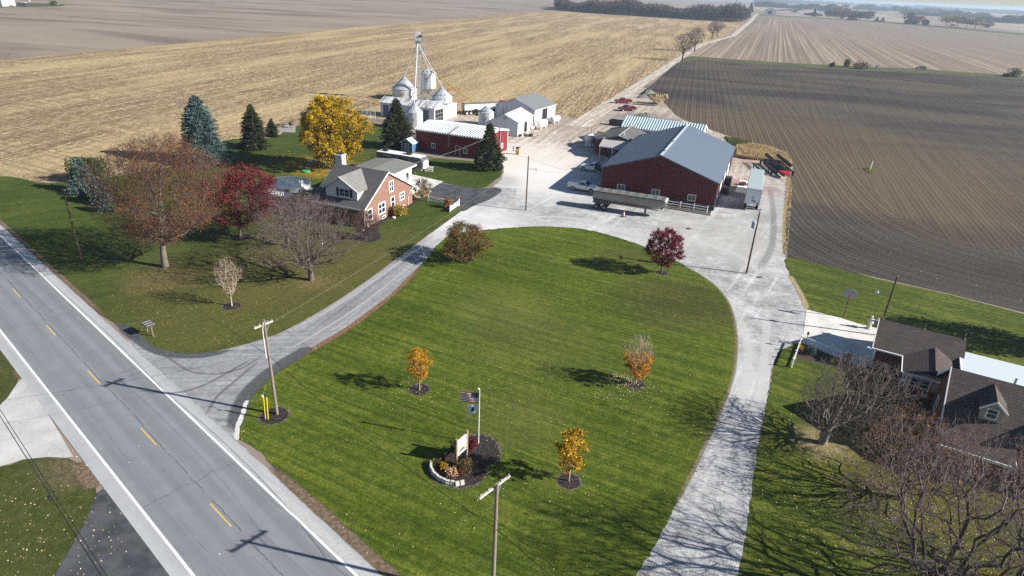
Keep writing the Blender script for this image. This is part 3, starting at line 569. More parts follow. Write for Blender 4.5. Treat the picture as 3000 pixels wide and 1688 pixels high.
for u in (6, 15, 24): door(bb, 'x', 0, -1, u, .05, 4, 3.6, WHITE, WHITE, 'overhead_door', False)
for yy in (3, 12): MB().box((W/2, yy, hr+.16), (.35, .35, .3)).build('vent', GALV, bb)

# --- ribbed pole shed behind
W, L, he, hr, o = 9.06, 18.61, 4.31, 6.16, .3
ps = thing('pole_shed', 'long pole shed with pale blue ribbed metal roof behind the big red barn', 'shed', (42.33, 150.72, GZ), R(67.7))
walls(ps, W, L, he, hr, o, .5, metalwall('white_metal_siding', (.72, .73, .74))); ribroof('roof', ps, W, L, he, hr, o, .5, M('pale_blue_metal', (.50, .60, .63), .4), .62, .16, rw=.2); rake(ps, W, L, he, hr, o, .5, WHITE, .3)
for u in (4, 9, 14): MB().bx(-.05, -.01, u-1.6, u+1.6, .02, 3.4).build('overhead_door', WHITE, ps)

# --- shop with porch between barn and yard (placed from its roof corners)
so = at(*zs(1640, 240, 720, 395, 650, 2484), 2.7); RS = R(-21.1)
shopwall = metalwall('dark_red_siding', (.13, .02, .022)); shroof = shingle('grey_shingles', (.13, .13, .125))
sh = thing('workshop', 'dark red workshop with grey shingled roofs and pale metal porch beside the big barn', 'workshop', (0, 0, GZ), RS)
sh.location = (so.x, so.y, GZ*ZK)
# porch roof: pale ribbed metal sloping down to the south
def shp(zx, zy, z): p = at(*zs(1640, 240, 720, zx, zy, 2484), z); q = Matrix.Rotation(-RS, 3, 'Z') @ (p-sh.location); return (q.x, q.y, z)
a, b, c, d = shp(395, 650, 2.7), shp(575, 688, 2.7), shp(700, 600, 3.9), shp(455, 560, 3.9)
x0, x1, y0, y1 = a[0], a[0]+7.6, a[1], (c[1]+d[1])/2
mb = MB(); mb.prism([(y0, 2.7), (y1, 3.95), (y1, 3.83), (y0, 2.58)], x0, x1, 'x')
for i in range(20): xx = x0+.05+i*(x1-x0-.1)/19; mb.bar((xx, y0, 2.72), (xx, y1, 3.97), .05, .04)
mb.build('porch_roof', M('pale_porch_metal', (.45, .43, .43), .5), sh)
for xx in (x0+.25, x0+3.1, x0+6): MB().box((xx, y0+.25, 1.3), (.16, .16, 2.6)).build('post', WHITE, sh)
MB().bx(x0, x1, y0+.02, y0+.1, 2.5, 2.62).build('trim', WHITE, sh)
MB().bx(x0+.1, x1, y1-.3, y1+4, .0, 3.0).build('wall', shopwall, sh)
MB().bx(x0+.2, x1-.3, y0+.2, y0+1.9, 0, .12).build('porch_floor', conc, sh)
win(sh, 'y', y1-.3, -1, x0+2.1, 1.5, 1.4, 1.1, 1); door(sh, 'y', y1-.3, -1, x0+4.4, .05, .95, 2.05, WOOD, WHITE)
# main gable of the workshop: ridge runs back
rA, rB = shp(640, 590, 4.0), shp(745, 432, 6.0)
mb = MB(); rx = shp(745, 432, 4.75)[0]; ry = shp(745, 432, 4.75)[1]; gx0, gx1 = rx-5.2, rx+5.2
mb.prism([(gx0-.2, 3.3), (rx, 4.75), (gx1+.2, 3.3), (gx1+.2, 3.15), (rx, 4.6), (gx0-.2, 3.15)], y1-.5, ry, 'y'); mb.build('roof', shroof, sh)
MB().prism([(gx0, 0), (gx1, 0), (gx1, 3.15), (rx, 4.55), (gx0, 3.15)], y1+.2, ry-.3, 'y').build('gable_wall', shopwall, sh)
mb = MB(); mb.bar((rx, y1-.5, 4.8), (rx, ry, 4.8), .18, .06); mb.build('ridge_cap', M('pale_ridge_metal', (.5, .5, .5)), sh)
mb = MB(); mb.tube([(rx+.8, y1+2, 4.3), (rx+.8, y1+2, 5.3), (rx+.3, y1+2, 5.35)], .07); mb.build('vent_pipe', WHITE, sh)
# low wing to the left
a = shp(350, 562, 2.9); d = shp(390, 500, 3.9); wx0, wx1 = a[0], x0+4.5; wy0, wy1 = a[1], d[1]
mb = MB(); mb.prism([(wy0, 2.9), (wy1, 3.9), (wy1+2.4, 3.0), (wy1+2.4, 2.86), (wy1, 3.76), (wy0, 2.76)], wx0, wx1, 'x'); mb.build('wing_roof', shroof, sh)
MB().bx(wx0+.3, wx1, wy0+.3, wy1+2.2, 0, 2.85).build('wing_wall', shopwall, sh)

# --- long red shed with ladder
W, L, he, hr, o = 11.55, 17.17, 4.57, 5.56, .25
rs_ = thing('machine_shed', 'long dark red metal shed with white ribbed roof and a ladder up its front', 'shed', (-7.08, 136.0, .02), R(67.4))
walls(rs_, W, L, he, hr, o, .5, metalwall('barn_red_siding', (.16, .012, .016))); ribroof('roof', rs_, W, L, he, hr, o, .5, M('white_metal_roof', (.47, .50, .51), .5), .6, .16, rw=.16); rake(rs_, W, L, he, hr, o, .5, WHITE, .24)
for x, y in ((0, L), (0, 0), (W, 0), (W, L)): MB().box((x, y, 2.2), (.18, .18, 4.4)).build('corner_trim', WHITE, rs_)
def yz(root, ax, c, zx, zy, z=(1040, 240, 520)): q = onface(root, ax, c, *zs(*z, zx, zy)); return (q[1] if ax == 'x' else q[0]), q[2]
for q in ((1140, 925), (1603, 1003)): u, z = yz(rs_, 'x', 0, *q); win(rs_, 'x', 0, -1, u, z, .85, .95, 1)
u, z = yz(rs_, 'x', 0, 1490, 1085); door(rs_, 'x', 0, -1, u, .02, .95, 2.15, M('maroon_door', (.14, .02, .03)), WHITE)
u, z = yz(rs_, 'y', 0, 2133, 925); win(rs_, 'y', 0, -1, u, z, .7, .9, 1)
u, z = yz(rs_, 'x', 0, 1372, 900); mb = MB()
for k in (-.2, .2): mb.bar((-.25, u+k, 1.6), (-.25, u+k, 4.9), .06)
for i in range(9): mb.bar((-.25, u-.2, 1.8+i*.36), (-.25, u+.2, 1.8+i*.36), .045)
for k in (-.2, .2): mb.bar((-.25, u+k, 4.75), (4.3, u+k, 5.55), .07)
for i in range(11): mb.bar((i*.42, u-.2, 4.84+i*.071), (i*.42, u+.2, 4.84+i*.071), .05)
mb.build('ladder', GALV, rs_)
MB().lathe([(0, 0), (.12, 0), (.16, .12), (0, .2)], 8, (W/2-1.5, -.35, 4.6)).build('lamp', WHITE, rs_)
sheet('gravel_strip', [tuple((rs_.matrix_basis @ Vector((x, y, 0))))[:2] for x, y in ((-.9, -.5), (0, -.5), (0, L+.5), (-.9, L+.5))], .1, M('dull_gravel', (.2, .19, .18), .95))

# --- white machine shed with open bay
W, L, he, hr, o = 4.98, 17.24, 3.76, 5.04, .2
ws = thing('machine_shed', 'long white shed with rusty ribbed roof and open bay beside the grain bins', 'shed', (-22.88, 173.53, .05), R(66.4))
whmet = metalwall('weathered_white_siding', (.62, .66, .70), .3, .1)
t = NT('streaked_roof'); v = t.n.new('ShaderNodeMapping'); v.inputs['Scale'].default_value = (.2, 1.1, .2); t.l.new(t.tc, v.inputs[0]); st = t.noise(1, 3, .7, v.outputs[0])
srf = t.done(t.ramp(st, [(.38, (.22, .2, .19)), (.5, (.55, .56, .57)), (.65, (.68, .7, .72))]), .5)
walls(ws, W, L, he, hr, o, .5, whmet); ribroof('roof', ws, W, L, he, hr, o, .5, srf, 1.2, .06, rw=.09); rake(ws, W, L, he, hr, o, .5, WHITE, .18)
MB().prism([(W, 0), (W+7.2, 0), (W+7.2, 3.55), (W, 3.72)], .02, 9, 'y').build('lean_to', M('bright_white_siding', (.74, .74, .73)), ws)
MB().prism([(W-.1, 3.86), (W+7.5, 3.68), (W+7.5, 3.56), (W-.1, 3.74)], -.15, 9.2, 'y').build('lean_to_roof', srf, ws)
MB().bx(.5, 4.6, -.03, -.008, .02, 3.2).build('open_bay', DARK, ws)
mb = MB()
for x in (.5, 1.9, 3.3, 4.6): mb.bx(x-.05, x+.05, -.07, -.035, 0, 3.25)
for z in (1.1, 2.2, 3.25): mb.bx(.5, 4.6, -.068, -.036, z-.05, z+.05)
mb.build('bay_frame', GREYP, ws)
for u in (2.6, 15.4): MB().bx(-.04, -.008, u-.9, u+.9, .05, 3.1).build('side_door', M('slate_door', (.10, .14, .18)), ws)
# --- grey roofed weathered barn
W, L, he, hr, o = 12.73, 12.70, 3.3, 5.85, .3
ba = thing('barn', 'weathered white barn with plain grey gable roof and tall open doorway', 'barn', (-7.09, 187.61, .05), R(-28.9))
walls(ba, W, L, he, hr, o, .5, metalwall('peeling_white_boards', (.58, .62, .68), .35, .12, (.14, .17, .22))); ribroof('roof', ba, W, L, he, hr, o, .5, M('grey_membrane_roof', (.15, .165, .175), .8, var=.2, scale=.6), 0); rake(ba, W, L, he, hr, o, .5, WHITE, .12)
MB().bx(W+.008, W+.04, 0, L, 0, 3.1).build('side_wall', M('white_paint', (.78, .78, .77)), ba)
MB().bx(W+.05, W+.09, 4.5, 7.7, .02, 2.95).build('open_doorway', DARK, ba)
mb = MB(); mb.bx(2.3, 2.36, -.5, -.1, 1.2, 2.6); mb.build('sliding_door', WHITE, ba)
# --- small bright white barn
W, L, he, hr, o = 7.07, 11.40, 3.57, 5.29, .2
bw = thing('barn', 'small bright white metal barn in front of the grey roofed barn', 'barn', (-7.08, 163.07, .05), R(-19.5))
walls(bw, W, L, he, hr, o, .5, M('dull_white_boards', (.56, .60, .66), .7)); ribroof('roof', bw, W, L, he, hr, o, .5, M('bright_white_roof', (.8, .8, .78), .5), .9, .04); rake(bw, W, L, he, hr, o, .5, GREYP, .14)
MB().bx(W+.01, W+.05, 0, L, 0, 3.45).build('side_wall', WHITE, bw); MB().bx(W+.06, W+.1, 4.6, 6.9, .02, 2.9).build('open_doorway', DARK, bw)
mb = MB(); mb.bx(W/2-.35, W/2+.35, -.06, -.01, 4.0, 4.6); mb.build('gable_vent', GREYP, bw)
MB().prism([(-2.4, 0), (0, 0), (0, 3.2), (-2.4, 2.5)], .5, 7, 'y').build('lean_to', M('dull_white_boards', (.5, .55, .6)), bw)

# --- brick house on the left
W, L, he, hr, o, rp = 14.31, 9.14, 3.05, 7.26, .3, .47
hs_ = thing('brick_house', 'red brick house with steep grey gable roof, white dormer and flat roofed wing', 'house', (-22.66, 90.95, .05), R(69.3))
brick = brickmat('red_brick', (.16, .055, .034), (.215, .082, .052), (.30, .24, .2)); roofd = shingle('dark_grey_shingles', (.105, .10, .105)); roofl = shingle('light_grey_shingles', (.2, .197, .187))
walls(hs_, W, L, he, hr, o, rp, brick); ribroof('roof', hs_, W, L, he, hr, o, rp, roofd, 0); rake(hs_, W, L, he, hr, o, rp, WHITE, .26)
wsd = siding('white_siding', (.74, .76, .78))
MB().prism([(1.7, 3.4), (7.4, 3.4), (7.4, 5.25), (4.6, 6.95), (1.7, 5.25)], 1.0, 5.6, 'x').build('dormer', wsd, hs_)
mb = MB(); mb.prism([(1.35, 5.2), (4.6, 7.18), (7.75, 5.2), (7.75, 5.05), (4.6, 7.03), (1.35, 5.05)], .7, 6.8, 'x'); mb.build('dormer_roof', roofl, hs_)
mb = MB(); mb.prism([(1.3, 5.2), (4.6, 7.21), (7.8, 5.2), (7.8, 5.0), (4.6, 7.0), (1.3, 5.0)], .6, .69, 'x'); mb.build('dormer_trim', WHITE, hs_)
win(hs_, 'x', 1.0, -1, 4.0, 4.75, 1.7, 1.05, 1, 1, shut=BLACK)
for u, z, w_, h_, ml in ((7.72, 4.6, 1.1, 1.5, 1), (10.9, 2.15, 1.2, 1.05, 1), (8.0, 1.95, .95, 1.5, 0), (4.75, 1.85, 1.7, 1.5, 1), (1.45, 1.8, .95, 1.5, 0)):
    win(hs_, 'y', 0, -1, u, z, w_, h_, ml, 1, .16)
for u in (11.3, 5.2, 7.9): win(hs_, 'y', 0, -1, u, .22, .8, .3, 0, 0, .1)
MB().tube([(-.35, -.1, 2.95), (-.2, -.12, 2.6), (-.12, -.12, .15)], .06, 6).build('downspout', WHITE, hs_)
MB().tube([(W+.2, -.12, 2.95), (W-.3, -.12, 2.5), (W-.9, -.12, 2.3), (W-1.6, -.12, 1.2), (W-1.6, -.12, .1)], .05, 6).build('downspout', WHITE, hs_)
ch = MB().bx(7.6, 8.7, 8.9, 10.2, 0, 8.3).build('chimney', brickmat('pale_brick', (.5, .42, .38), (.6, .54, .5), (.6, .58, .56)), hs_)
MB().bx(7.5, 8.8, 8.8, 10.3, 8.3, 8.45).build('cap', WHITE, ch); MB().bx(7.75, 8.55, 9.05, 10.05, 8.45, 8.62).build('flue', BLACK, ch)
# wing with low roof and deck
mb = MB(); mb.bx(W+.02, 23.8, 5.6, 13.2, 0, 3.72); mb.build('wing', siding('wing_siding', (.78, .78, .77)), hs_)
mb = MB(); mb.prism([(5.0, 3.72), (9.3, 4.15), (13.8, 3.72), (13.8, 3.58), (9.3, 4.0), (5.0, 3.58)], W-1.0, 24.6, 'x'); mb.build('wing_roof', roofl, hs_)
mb = MB(); mb.prism([(4.93, 3.73), (9.3, 4.17), (13.87, 3.73), (13.87, 3.5), (9.3, 3.95), (4.93, 3.5)], 24.61, 24.7, 'x'); mb.build('wing_trim', WHITE, hs_); MB().bx(W-1, 24.6, 4.9, 4.99, 3.48, 3.72).build('fascia', WHITE, hs_)
win(hs_, 'y', 5.6, -1, 22.2, 1.9, 1.0, 1.5, 0, 0, .1); MB().bx(17.0, 17.95, 5.52, 5.58, 1.0, 3.1).build('door', M('brown_door', (.25, .12, .06)), hs_)
mb = MB(); mb.bx(W+.1, 21.5, 2.4, 5.58, .75, .95); mb.build('deck', M('white_deck', (.7, .7, .69)), hs_)
mb = MB()
for i in range(28): x = W+.2+i*.26; mb.bx(x-.03, x+.03, 2.42, 2.47, .95, 1.85)
for z in (1.05, 1.88): mb.bx(W+.1, 21.5, 2.4, 2.49, z-.05, z+.05)
for i in range(12): y = 2.5+i*.27; mb.bx(21.4, 21.45, y-.03, y+.03, .95, 1.85)
for z in (1.05, 1.88): mb.bx(21.38, 21.47, 2.4, 5.5, z-.05, z+.05)
for p in ((W+.15, 2.45), (18, 2.45), (21.43, 2.45)): mb.box((p[0], p[1], 1.1), (.14, .14, 2.2))
mb.build('railing', WHITE, hs_)
MB().bx(14.4, 21.4, 2.6, 2.7, .0, .75).build('skirt', WHITE, hs_)
mb = MB(); [mb.bx(21.5, 21.8+k*.3, 3.2, 4.4, 0, .7-k*.25) for k in range(3)]; mb.build('steps', conc, hs_)
MB().tube([(13.2, 8, 4.2), (13.2, 8, 5.0)], .07).build('vent_pipe', GREYP, hs_)
# carport at the far end of the house
mb = MB(); mb.prism([(3.5, 2.9), (10.5, 2.9), (10.5, 2.75), (3.5, 2.75)], 9.5, 13.2, 'y'); mb.build('awning_roof', roofd, hs_)
for p in ((3.7, 13), (10.3, 13)): MB().box((p[0], p[1], 1.4), (.14, .14, 2.8)).build('post', WHITE, hs_)

# --- house on the right: grid frame rotated -29.5
GR = R(-29.5); Gm = Matrix.Rotation(GR, 3, 'Z')
def gw(x, y, z=0): return Gm @ Vector((x, y, z))
rh = thing('brick_house', 'dark brick house and garage with brown shingled roofs at the right edge', 'house', (0, 0, .1), GR)
brown = shingle('brown_shingles', (.085, .068, .064), .3); dbrick = brickmat('dark_brick', (.16, .045, .035), (.2, .06, .045), (.2, .13, .11)); tan = siding('tan_siding', (.42, .40, .35))
def gsec(y0, ze, yr, zr, y1, o=.0, th=.14): return [(y0, ze), (yr, zr), (y1, ze), (y1, ze-th), (yr, zr-th), (y0, ze-th)]
t = NT('brown_shingles_b')  # garage and main roofs run along x: swap shingle axes by own mesh frame
def roofx(name, root, prof, x0, x1, mat):
    """roof running along x, built in a frame turned 90 degrees so that the shingle courses follow the eaves"""
    mb = MB(); mb.prism([(-p[0], p[1]) for p in prof], x0, x1, 'y'); o_ = mb.build(name, mat, root); o_.rotation_euler = (0, 0, -pi/2); o_.scale = (1, 1, 1); return o_
# frame turned by -90: local (a,b) -> grid (b,-a): so a=-y, b=x
roofx('garage_roof', rh, gsec(67.7, 2.45, 71.3, 4.2, 74.9), 4.15, 11.9, brown)
MB().prism([(68.1, 0), (74.5, 0), (74.5, 2.4), (71.3, 4.05), (68.1, 2.4)], 4.55, 11.6, 'x').build('garage_wall', dbrick, rh)
mb = MB(); mb.prism([(67.6, 2.46), (71.3, 4.23), (75, 2.46), (75, 2.2), (71.3, 4.0), (67.6, 2.2)], 4.06, 4.14, 'x'); mb.bx(4.1, 9.2, 67.55, 67.68, 2.28, 2.44); mb.build('garage_trim', WHITE, rh)
door(rh, 'x', 4.55, -1, 71.3, .02, 4.9, 2.1, WHITE, WHITE, 'garage_door', False)
MB().tube([(4.2, 67.6, 2.35), (4.5, 67.95, 2.1), (4.5, 67.98, .2), (4.2, 67.98, .12)], .055, 6).build('downspout', WHITE, rh)
for x, y, z in ((3.9, 74.7, 2.4), (3.9, 67.6, 2.3)): MB().box((x, y, z), (.5, .2, .2)).build('gutter_end', WHITE, rh)
for x in (4.4, 8.2, 11.7):
    mb = MB(); mb.lathe([(.06, 0), (.06, .08), (.012, .1), (.01, .75), (0, .76)], 6, (x, 71.3, 4.2)); mb.build('lightning_rod', GALV, rh)
# link porch: ridge runs towards the camera
mb = MB(); mb.prism([(6.85, 2.45), (9.45, 3.38), (12.3, 2.35), (12.3, 2.2), (9.45, 3.23), (6.85, 2.3)], 64.2, 69.4, 'y'); mb.build('link_roof', brown, rh)
MB().bx(7.3, 12.2, 65.0, 68.1, 0, 2.4).build('link_wall', tan, rh); MB().bx(6.8, 12.2, 64.12, 64.2, 2.25, 2.46).build('link_trim', WHITE, rh); MB().bx(6.77, 6.85, 64.1, 67.6, 2.25, 2.46).build('gutter', WHITE, rh)
MB().bx(7.28, 12.2, 64.97, 64.995, 0, .8).build('brick_base', dbrick, rh)
win(rh, 'y', 65.0, -1, 8.6, 1.5, 1.5, 1.15, 1, 2, .14)
MB().tube([(7.1, 64.3, 2.3), (7.1, 64.9, 1.9), (7.1, 64.9, .2)], .05, 6).build('downspout', WHITE, rh)
mb = MB(); mb.bar((9.45, 64.2, 3.41), (9.45, 69.3, 3.41), .2, .06); mb.build('ridge_cap', M('brown_trim', (.12, .09, .085)), rh)
# main body
mp = [(54.75, 3.55), (59.2, 6.5), (64.0, 3.3), (64.0, 3.15), (59.2, 6.35), (54.75, 3.4)]
roofx('main_roof', rh, mp, 9.62, 22, brown)
mb = MB(); mb.prism([(55.1, 0), (63.7, 0), (63.7, 3.3), (59.2, 6.3), (55.1, 3.55)], 9.95, 22, 'x'); mb.build('main_wall', dbrick, rh)
roofx('porch_roof', rh, [(53.0, 2.62), (54.9, 3.62), (54.9, 3.48), (53.0, 2.48)], 9.7, 14.7, brown)
for x in (10, 12.3, 14.5): MB().box((x, 53.3, 1.25), (.16, .16, 2.5)).build('porch_post', WHITE, rh)
mb = MB(); mb.prism([(54.6, 3.55), (59.2, 6.55), (64.1, 3.3), (64.1, 3.0), (59.2, 6.28), (54.6, 3.25)], 9.53, 9.61, 'x'); mb.bx(9.65, 14.75, 52.9, 52.98, 2.4, 2.63); mb.bx(14.71, 14.78, 52.9, 54.9, 2.4, 2.75); mb.build('main_trim', WHITE, rh)
win(rh, 'x', 9.95, -1, 58.4, 4.2, .6, .9, 0, 1); win(rh, 'x', 9.95, -1, 61.5, 1.5, .9, 1.3, 0, 1); win(rh, 'x', 9.95, -1, 56.3, 1.6, .9, 1.3, 0, 1)
# dormers
for dx in (12.68, 17.9):
    mb = MB(); mb.prism([(dx-.74, 3.9), (dx+.74, 3.9), (dx+.74, 5.52), (dx, 6.12), (dx-.74, 5.52)], 55.9, 58.9, 'y'); dm = mb.build('dormer', tan, rh)
    mb = MB(); mb.prism([(dx-.95, 5.42), (dx, 6.26), (dx+.95, 5.42), (dx+.95, 5.3), (dx, 6.14), (dx-.95, 5.3)], 55.7, 59.1, 'y'); mb.build('dormer_roof', brown, dm)
    mb = MB(); mb.prism([(dx-.97, 5.4), (dx, 6.27), (dx+.97, 5.4), (dx+.97, 5.22), (dx, 6.06), (dx-.97, 5.22)], 55.63, 55.69, 'y'); mb.build('dormer_trim', WHITE, dm)
    win(rh, 'y', 55.9, -1, dx, 5.0, .62, .72, 0, 1, .11)
# flat pale extension behind
mb = MB(); mb.bx(11.9, 22, 66.0, 70.5, 0, 2.95); mb.build('extension_wall', tan, rh)
mb = MB(); mb.bx(11.6, 22, 64.6, 70.8, 2.96, 3.12); mb.build('extension_roof', M('pale_blue_membrane', (.50, .56, .59), .6, var=.08, scale=.8), rh)
mb = MB(); mb.bx(11.5, 11.59, 64.6, 70.85, 2.85, 3.16); mb.build('extension_trim', WHITE, rh)
mb = MB(); mb.box((15.2, 65.2, 3.3), (.6, .5, .35)); mb.build('vent', GREYP, rh); MB().tube([(15.6, 66.0, 3.1), (15.6, 66.0, 3.9)], .1).build('chimney_pipe', GREYP, rh)
mb = MB(); mb.bar((11.45, 70.9, 4.05), (11.45, 71.1, 4.05), .05); mb.build('roof_line', GALV, rh)
# ================= GRAIN BINS AND LEG =================
def binmat():
    t = NT('corrugated_bin_steel'); s = t.sep(); wv = t.math('SINE', t.math('MULTIPLY', s[2], 2*pi/.22)); n = t.noise(.7, 4, .7)
    col = t.mix(n, (.46, .48, .50), (.68, .70, .72)); col = t.mix(t.rng(t.math('FRACT', t.math('MULTIPLY', s[2], 1/.83)), 0, .06, .5, 0), col, (.2, .21, .22))
    t.bump(wv, .02, .7); return t.done(col, .42, .35, .5)
BIN = binmat(); BROOF = M('bin_roof_steel', (.52, .55, .58), .4, .35, var=.2, scale=1)
def grain_bin(name, label, x, y, r, h, rh, ribs=20, hopper=0, vents=4, z0=.05, hatch=(0, 1, 3)):
    b = thing(name, label, 'grain bin', (x, y, z0), 0)
    mb = MB(); zb = hopper
    mb.lathe([(r*1.02, zb), (r*1.02, zb+.1), (r, zb+.12), (r, zb+h), (r*.99, zb+h)], 36); mb.build('cylinder', BIN, b, smooth=False)
    mb = MB(); n = 36
    mb.lathe([(r*1.03, zb+h-.04), (r*1.03, zb+h+.03), (.32, zb+h+rh), (.32, zb+h+rh+.18), (0, zb+h+rh+.2)], n)
    for k in range(ribs):
        a = 2*pi*k/ribs; mb.bar((r*1.02*cos(a), r*1.02*sin(a), zb+h+.04), (.33*cos(a), .33*sin(a), zb+h+rh+.03), .09, .09)
    mb.build('roof', BROOF, b)
    for k in range(vents):
        a = -pi/2+(k-vents/2)*.55; q = .72; MB().box((r*q*cos(a), r*q*sin(a), zb+h+rh*(1-q)+.14), (.45, .4, .3), a).build('roof_vent', GREYP, b)
    if hopper:
        MB().lathe([(r, hopper), (.35, hopper-2.1), (.3, hopper-2.2)], 30).build('hopper_cone', BIN, b)
        for k in range(8):
            a = 2*pi*(k+.5)/8; MB().bar((r*cos(a), r*sin(a), 0), (r*cos(a), r*sin(a), hopper+.3), .16).build('leg', GALV, b)
        mb = MB()
        for z in (.9, 1.9): mb.lathe([(r-.05, z), (r+.05, z), (r+.05, z+.12), (r-.05, z+.12), (r-.05, z)], 8)
        mb.build('brace', GALV, b)
    mb = MB(); mb.box((0, -r-.0, zb+h*.62), (.7, .12, .8)); mb.build('hatch', GREYP, b)
    mb = MB(); a = hatch[0]; 
    la = -1.1
    for q in (-.06, .06): mb.bar(((r+.15)*cos(la+q), (r+.15)*sin(la+q), .3), ((r+.15)*cos(la+q), (r+.15)*sin(la+q), zb+h+.2), .05)
    for i in range(int((zb+h)/.4)): mb.bar(((r+.15)*cos(la-.06), (r+.15)*sin(la-.06), .4+i*.4), ((r+.15)*cos(la+.06), (r+.15)*sin(la+.06), .4+i*.4), .04)
    mb.build('ladder', GALV, b); return b
bA = (-37.0, 210.0); bH = (-29.7, 211.6); bC = (-22.6, 189.2); bD = (-26.8, 165.2); bE = (-9.1, 175.2); TW = (-31.9, 206.2)
grain_bin('grain_bin', 'wide low grain bin with dark ribbed cone roof behind the white shed', *bA, 3.9, 3.3, 3.3, 28, vents=0)
grain_bin('hopper_bin', 'tall hopper bottomed grain bin raised on legs behind the leg tower', *bH, 2.5, 4.6, 1.5, 18, hopper=3.5, vents=2)
grain_bin('grain_bin', 'bright grain bin with open roof vents at the right end of the white shed', *bC, 2.9, 4.4, 2.5, 20, vents=4)
grain_bin('grain_bin', 'slim white grain bin standing right of the dark spruce beside the red shed', *bD, 2.1, 4.2, 2.0, 20, vents=0)
grain_bin('grain_bin', 'short lone grain bin beside the small white barn', *bE, 2.1, 3.2, 1.5, 20, vents=2)
TH = 20.4
tw = thing('bucket_elevator', 'tall white bucket elevator leg with sloping spouts down to the bins', 'grain elevator', (TW[0], TW[1], .05))
for dx in (-.42, .42): MB().bx(dx-.19, dx+.19, -.18, .18, 0, TH-1.8).build('leg_casing', M('white_leg_metal', (.68, .69, .70), .45, .2), tw)
MB().prism([(-.8, TH-2.4), (.8, TH-2.4), (.8, TH-.6), (.5, TH-.1), (0, TH+.1), (-.5, TH-.1), (-.8, TH-.6)], -.3, .3, 'y').build('head', M('white_leg_metal', (.6, .6, .6)), tw)
mb = MB()
for x in (.95, 1.45):
    for y in (-.25, .25): mb.bar((x, y, 0), (x, y, TH-1), .06)
for i in range(int(TH/1.2)):
    z = i*1.2; mb.bar((.95, -.25, z), (1.45, -.25, z+1.2), .04); mb.bar((.95, .25, z+1.2), (1.45, .25, z), .04); mb.bar((.95, -.25, z), (.95, .25, z+.6), .04)
mb.build('ladder_cage', GALV, tw)
for z in (TH-5.6, TH-2.6):
    mb = MB(); mb.bx(-1.2, 2.0, -1.0, 1.0, z, z+.07)
    for p in ((-1.2, -1), (2, -1), (2, 1), (-1.2, 1)): mb.bar((p[0], p[1], z), (p[0], p[1], z+1), .05)
    for zz in (.5, 1): mb.bar((-1.2, -1, z+zz), (2, -1, z+zz), .05); mb.bar((2, -1, z+zz), (2, 1, z+zz), .05); mb.bar((-1.2, 1, z+zz), (2, 1, z+zz), .05)
    mb.build('platform', GREYP, tw)
MB().box((.9, -.2, TH-1.1), (.7, .6, .6)).build('motor', BLACK, tw)
mb = MB(); mb.box((-.2, 0, TH-2.9), (.9, .8, .9)); mb.build('distributor', GALV, tw)
def rel(p, z): return (p[0]-TW[0], p[1]-TW[1], z)
for p, z, r_ in ((bA, 6.9, .13), (bH, 9.9, .1), (bC, 7.2, .13), (bD, 6.5, .14)):
    MB().tube([(-.1, -.1, TH-3.1), rel(p, z)], r_, 8).build('spout', M('white_leg_metal', (.6, .6, .6)), tw)
mb = MB()
for x, y in ((2.6, -2.2), (4.2, -1.6), (3.4, .2), (1.6, -2.8)):
    mb.tube([(x, y, 0), (x, y, 2.6+.4*x)], .07)
mb.tube([(-3, -2.6, 4.6), (2.5, -2.4, 4.8)], .09); mb.tube([(1.2, -2.2, .6), (5.2, -1.8, .7)], .16)
mb.build('pipework', GALV, tw)
for x, y, s in ((2.6, -1.6, 1.1), (4.4, -2.0, .9), (5.2, -.4, .8)): MB().box((x, y, s/2+.2), (s, s, s)).build('dryer_box', M('dull_metal', (.3, .32, .34), .5, .3), tw)
# yellow auger on red undercarriage
au = thing('grain_auger', 'long yellow grain auger on thin red undercarriage leaning up to the hopper bin', 'auger', (-20, 200, .05))
A0 = Vector((-28.2, 211.2, 9.6))-au.location; A1 = Vector(at(*zs(1080, 60, 580, 1262, 978, 2334), 2.6))-au.location; A1.z = 2.4
A0 = Vector((bH[0]+.4, bH[1]-.3, 9.2))-au.location
YEL = M('yellow_paint', (.62, .5, .03), .45); REDP = M('red_paint', (.42, .03, .03), .45)
MB().tube([A0, A1], .17, 10).build('tube', YEL, au)
MB().tube([A1, A1+(A1-A0).normalized()*1.2], .28, 8).build('intake', YEL, au)
mid = A0.lerp(A1, .62); mb = MB(); gx = mid.x-.8
for q in (-1.3, 1.3):
    mb.bar((mid.x-2.8, mid.y-3+q*.6, 0), (mid.x-2.6, mid.y-3+q*.25, 5.6), .09); mb.bar((mid.x-1.2, mid.y-3+q*.6, 0), (mid.x-2.6, mid.y-3+q*.25, 5.6), .08)
    mb.bar((mid.x-2.6, mid.y-3+q*.25, 5.6), tuple(mid), .08)
    mb.bar((mid.x-2.8, mid.y-3+q*.6, .8), (mid.x+3.2, mid.y-1+q*.4, 2.6), .08)
for z in (1.2, 2.4, 3.6, 4.8): mb.bar((mid.x-2.7, mid.y-3.4, z), (mid.x-2.7, mid.y-2.6, z), .06)
mb.build('undercarriage', REDP, au)

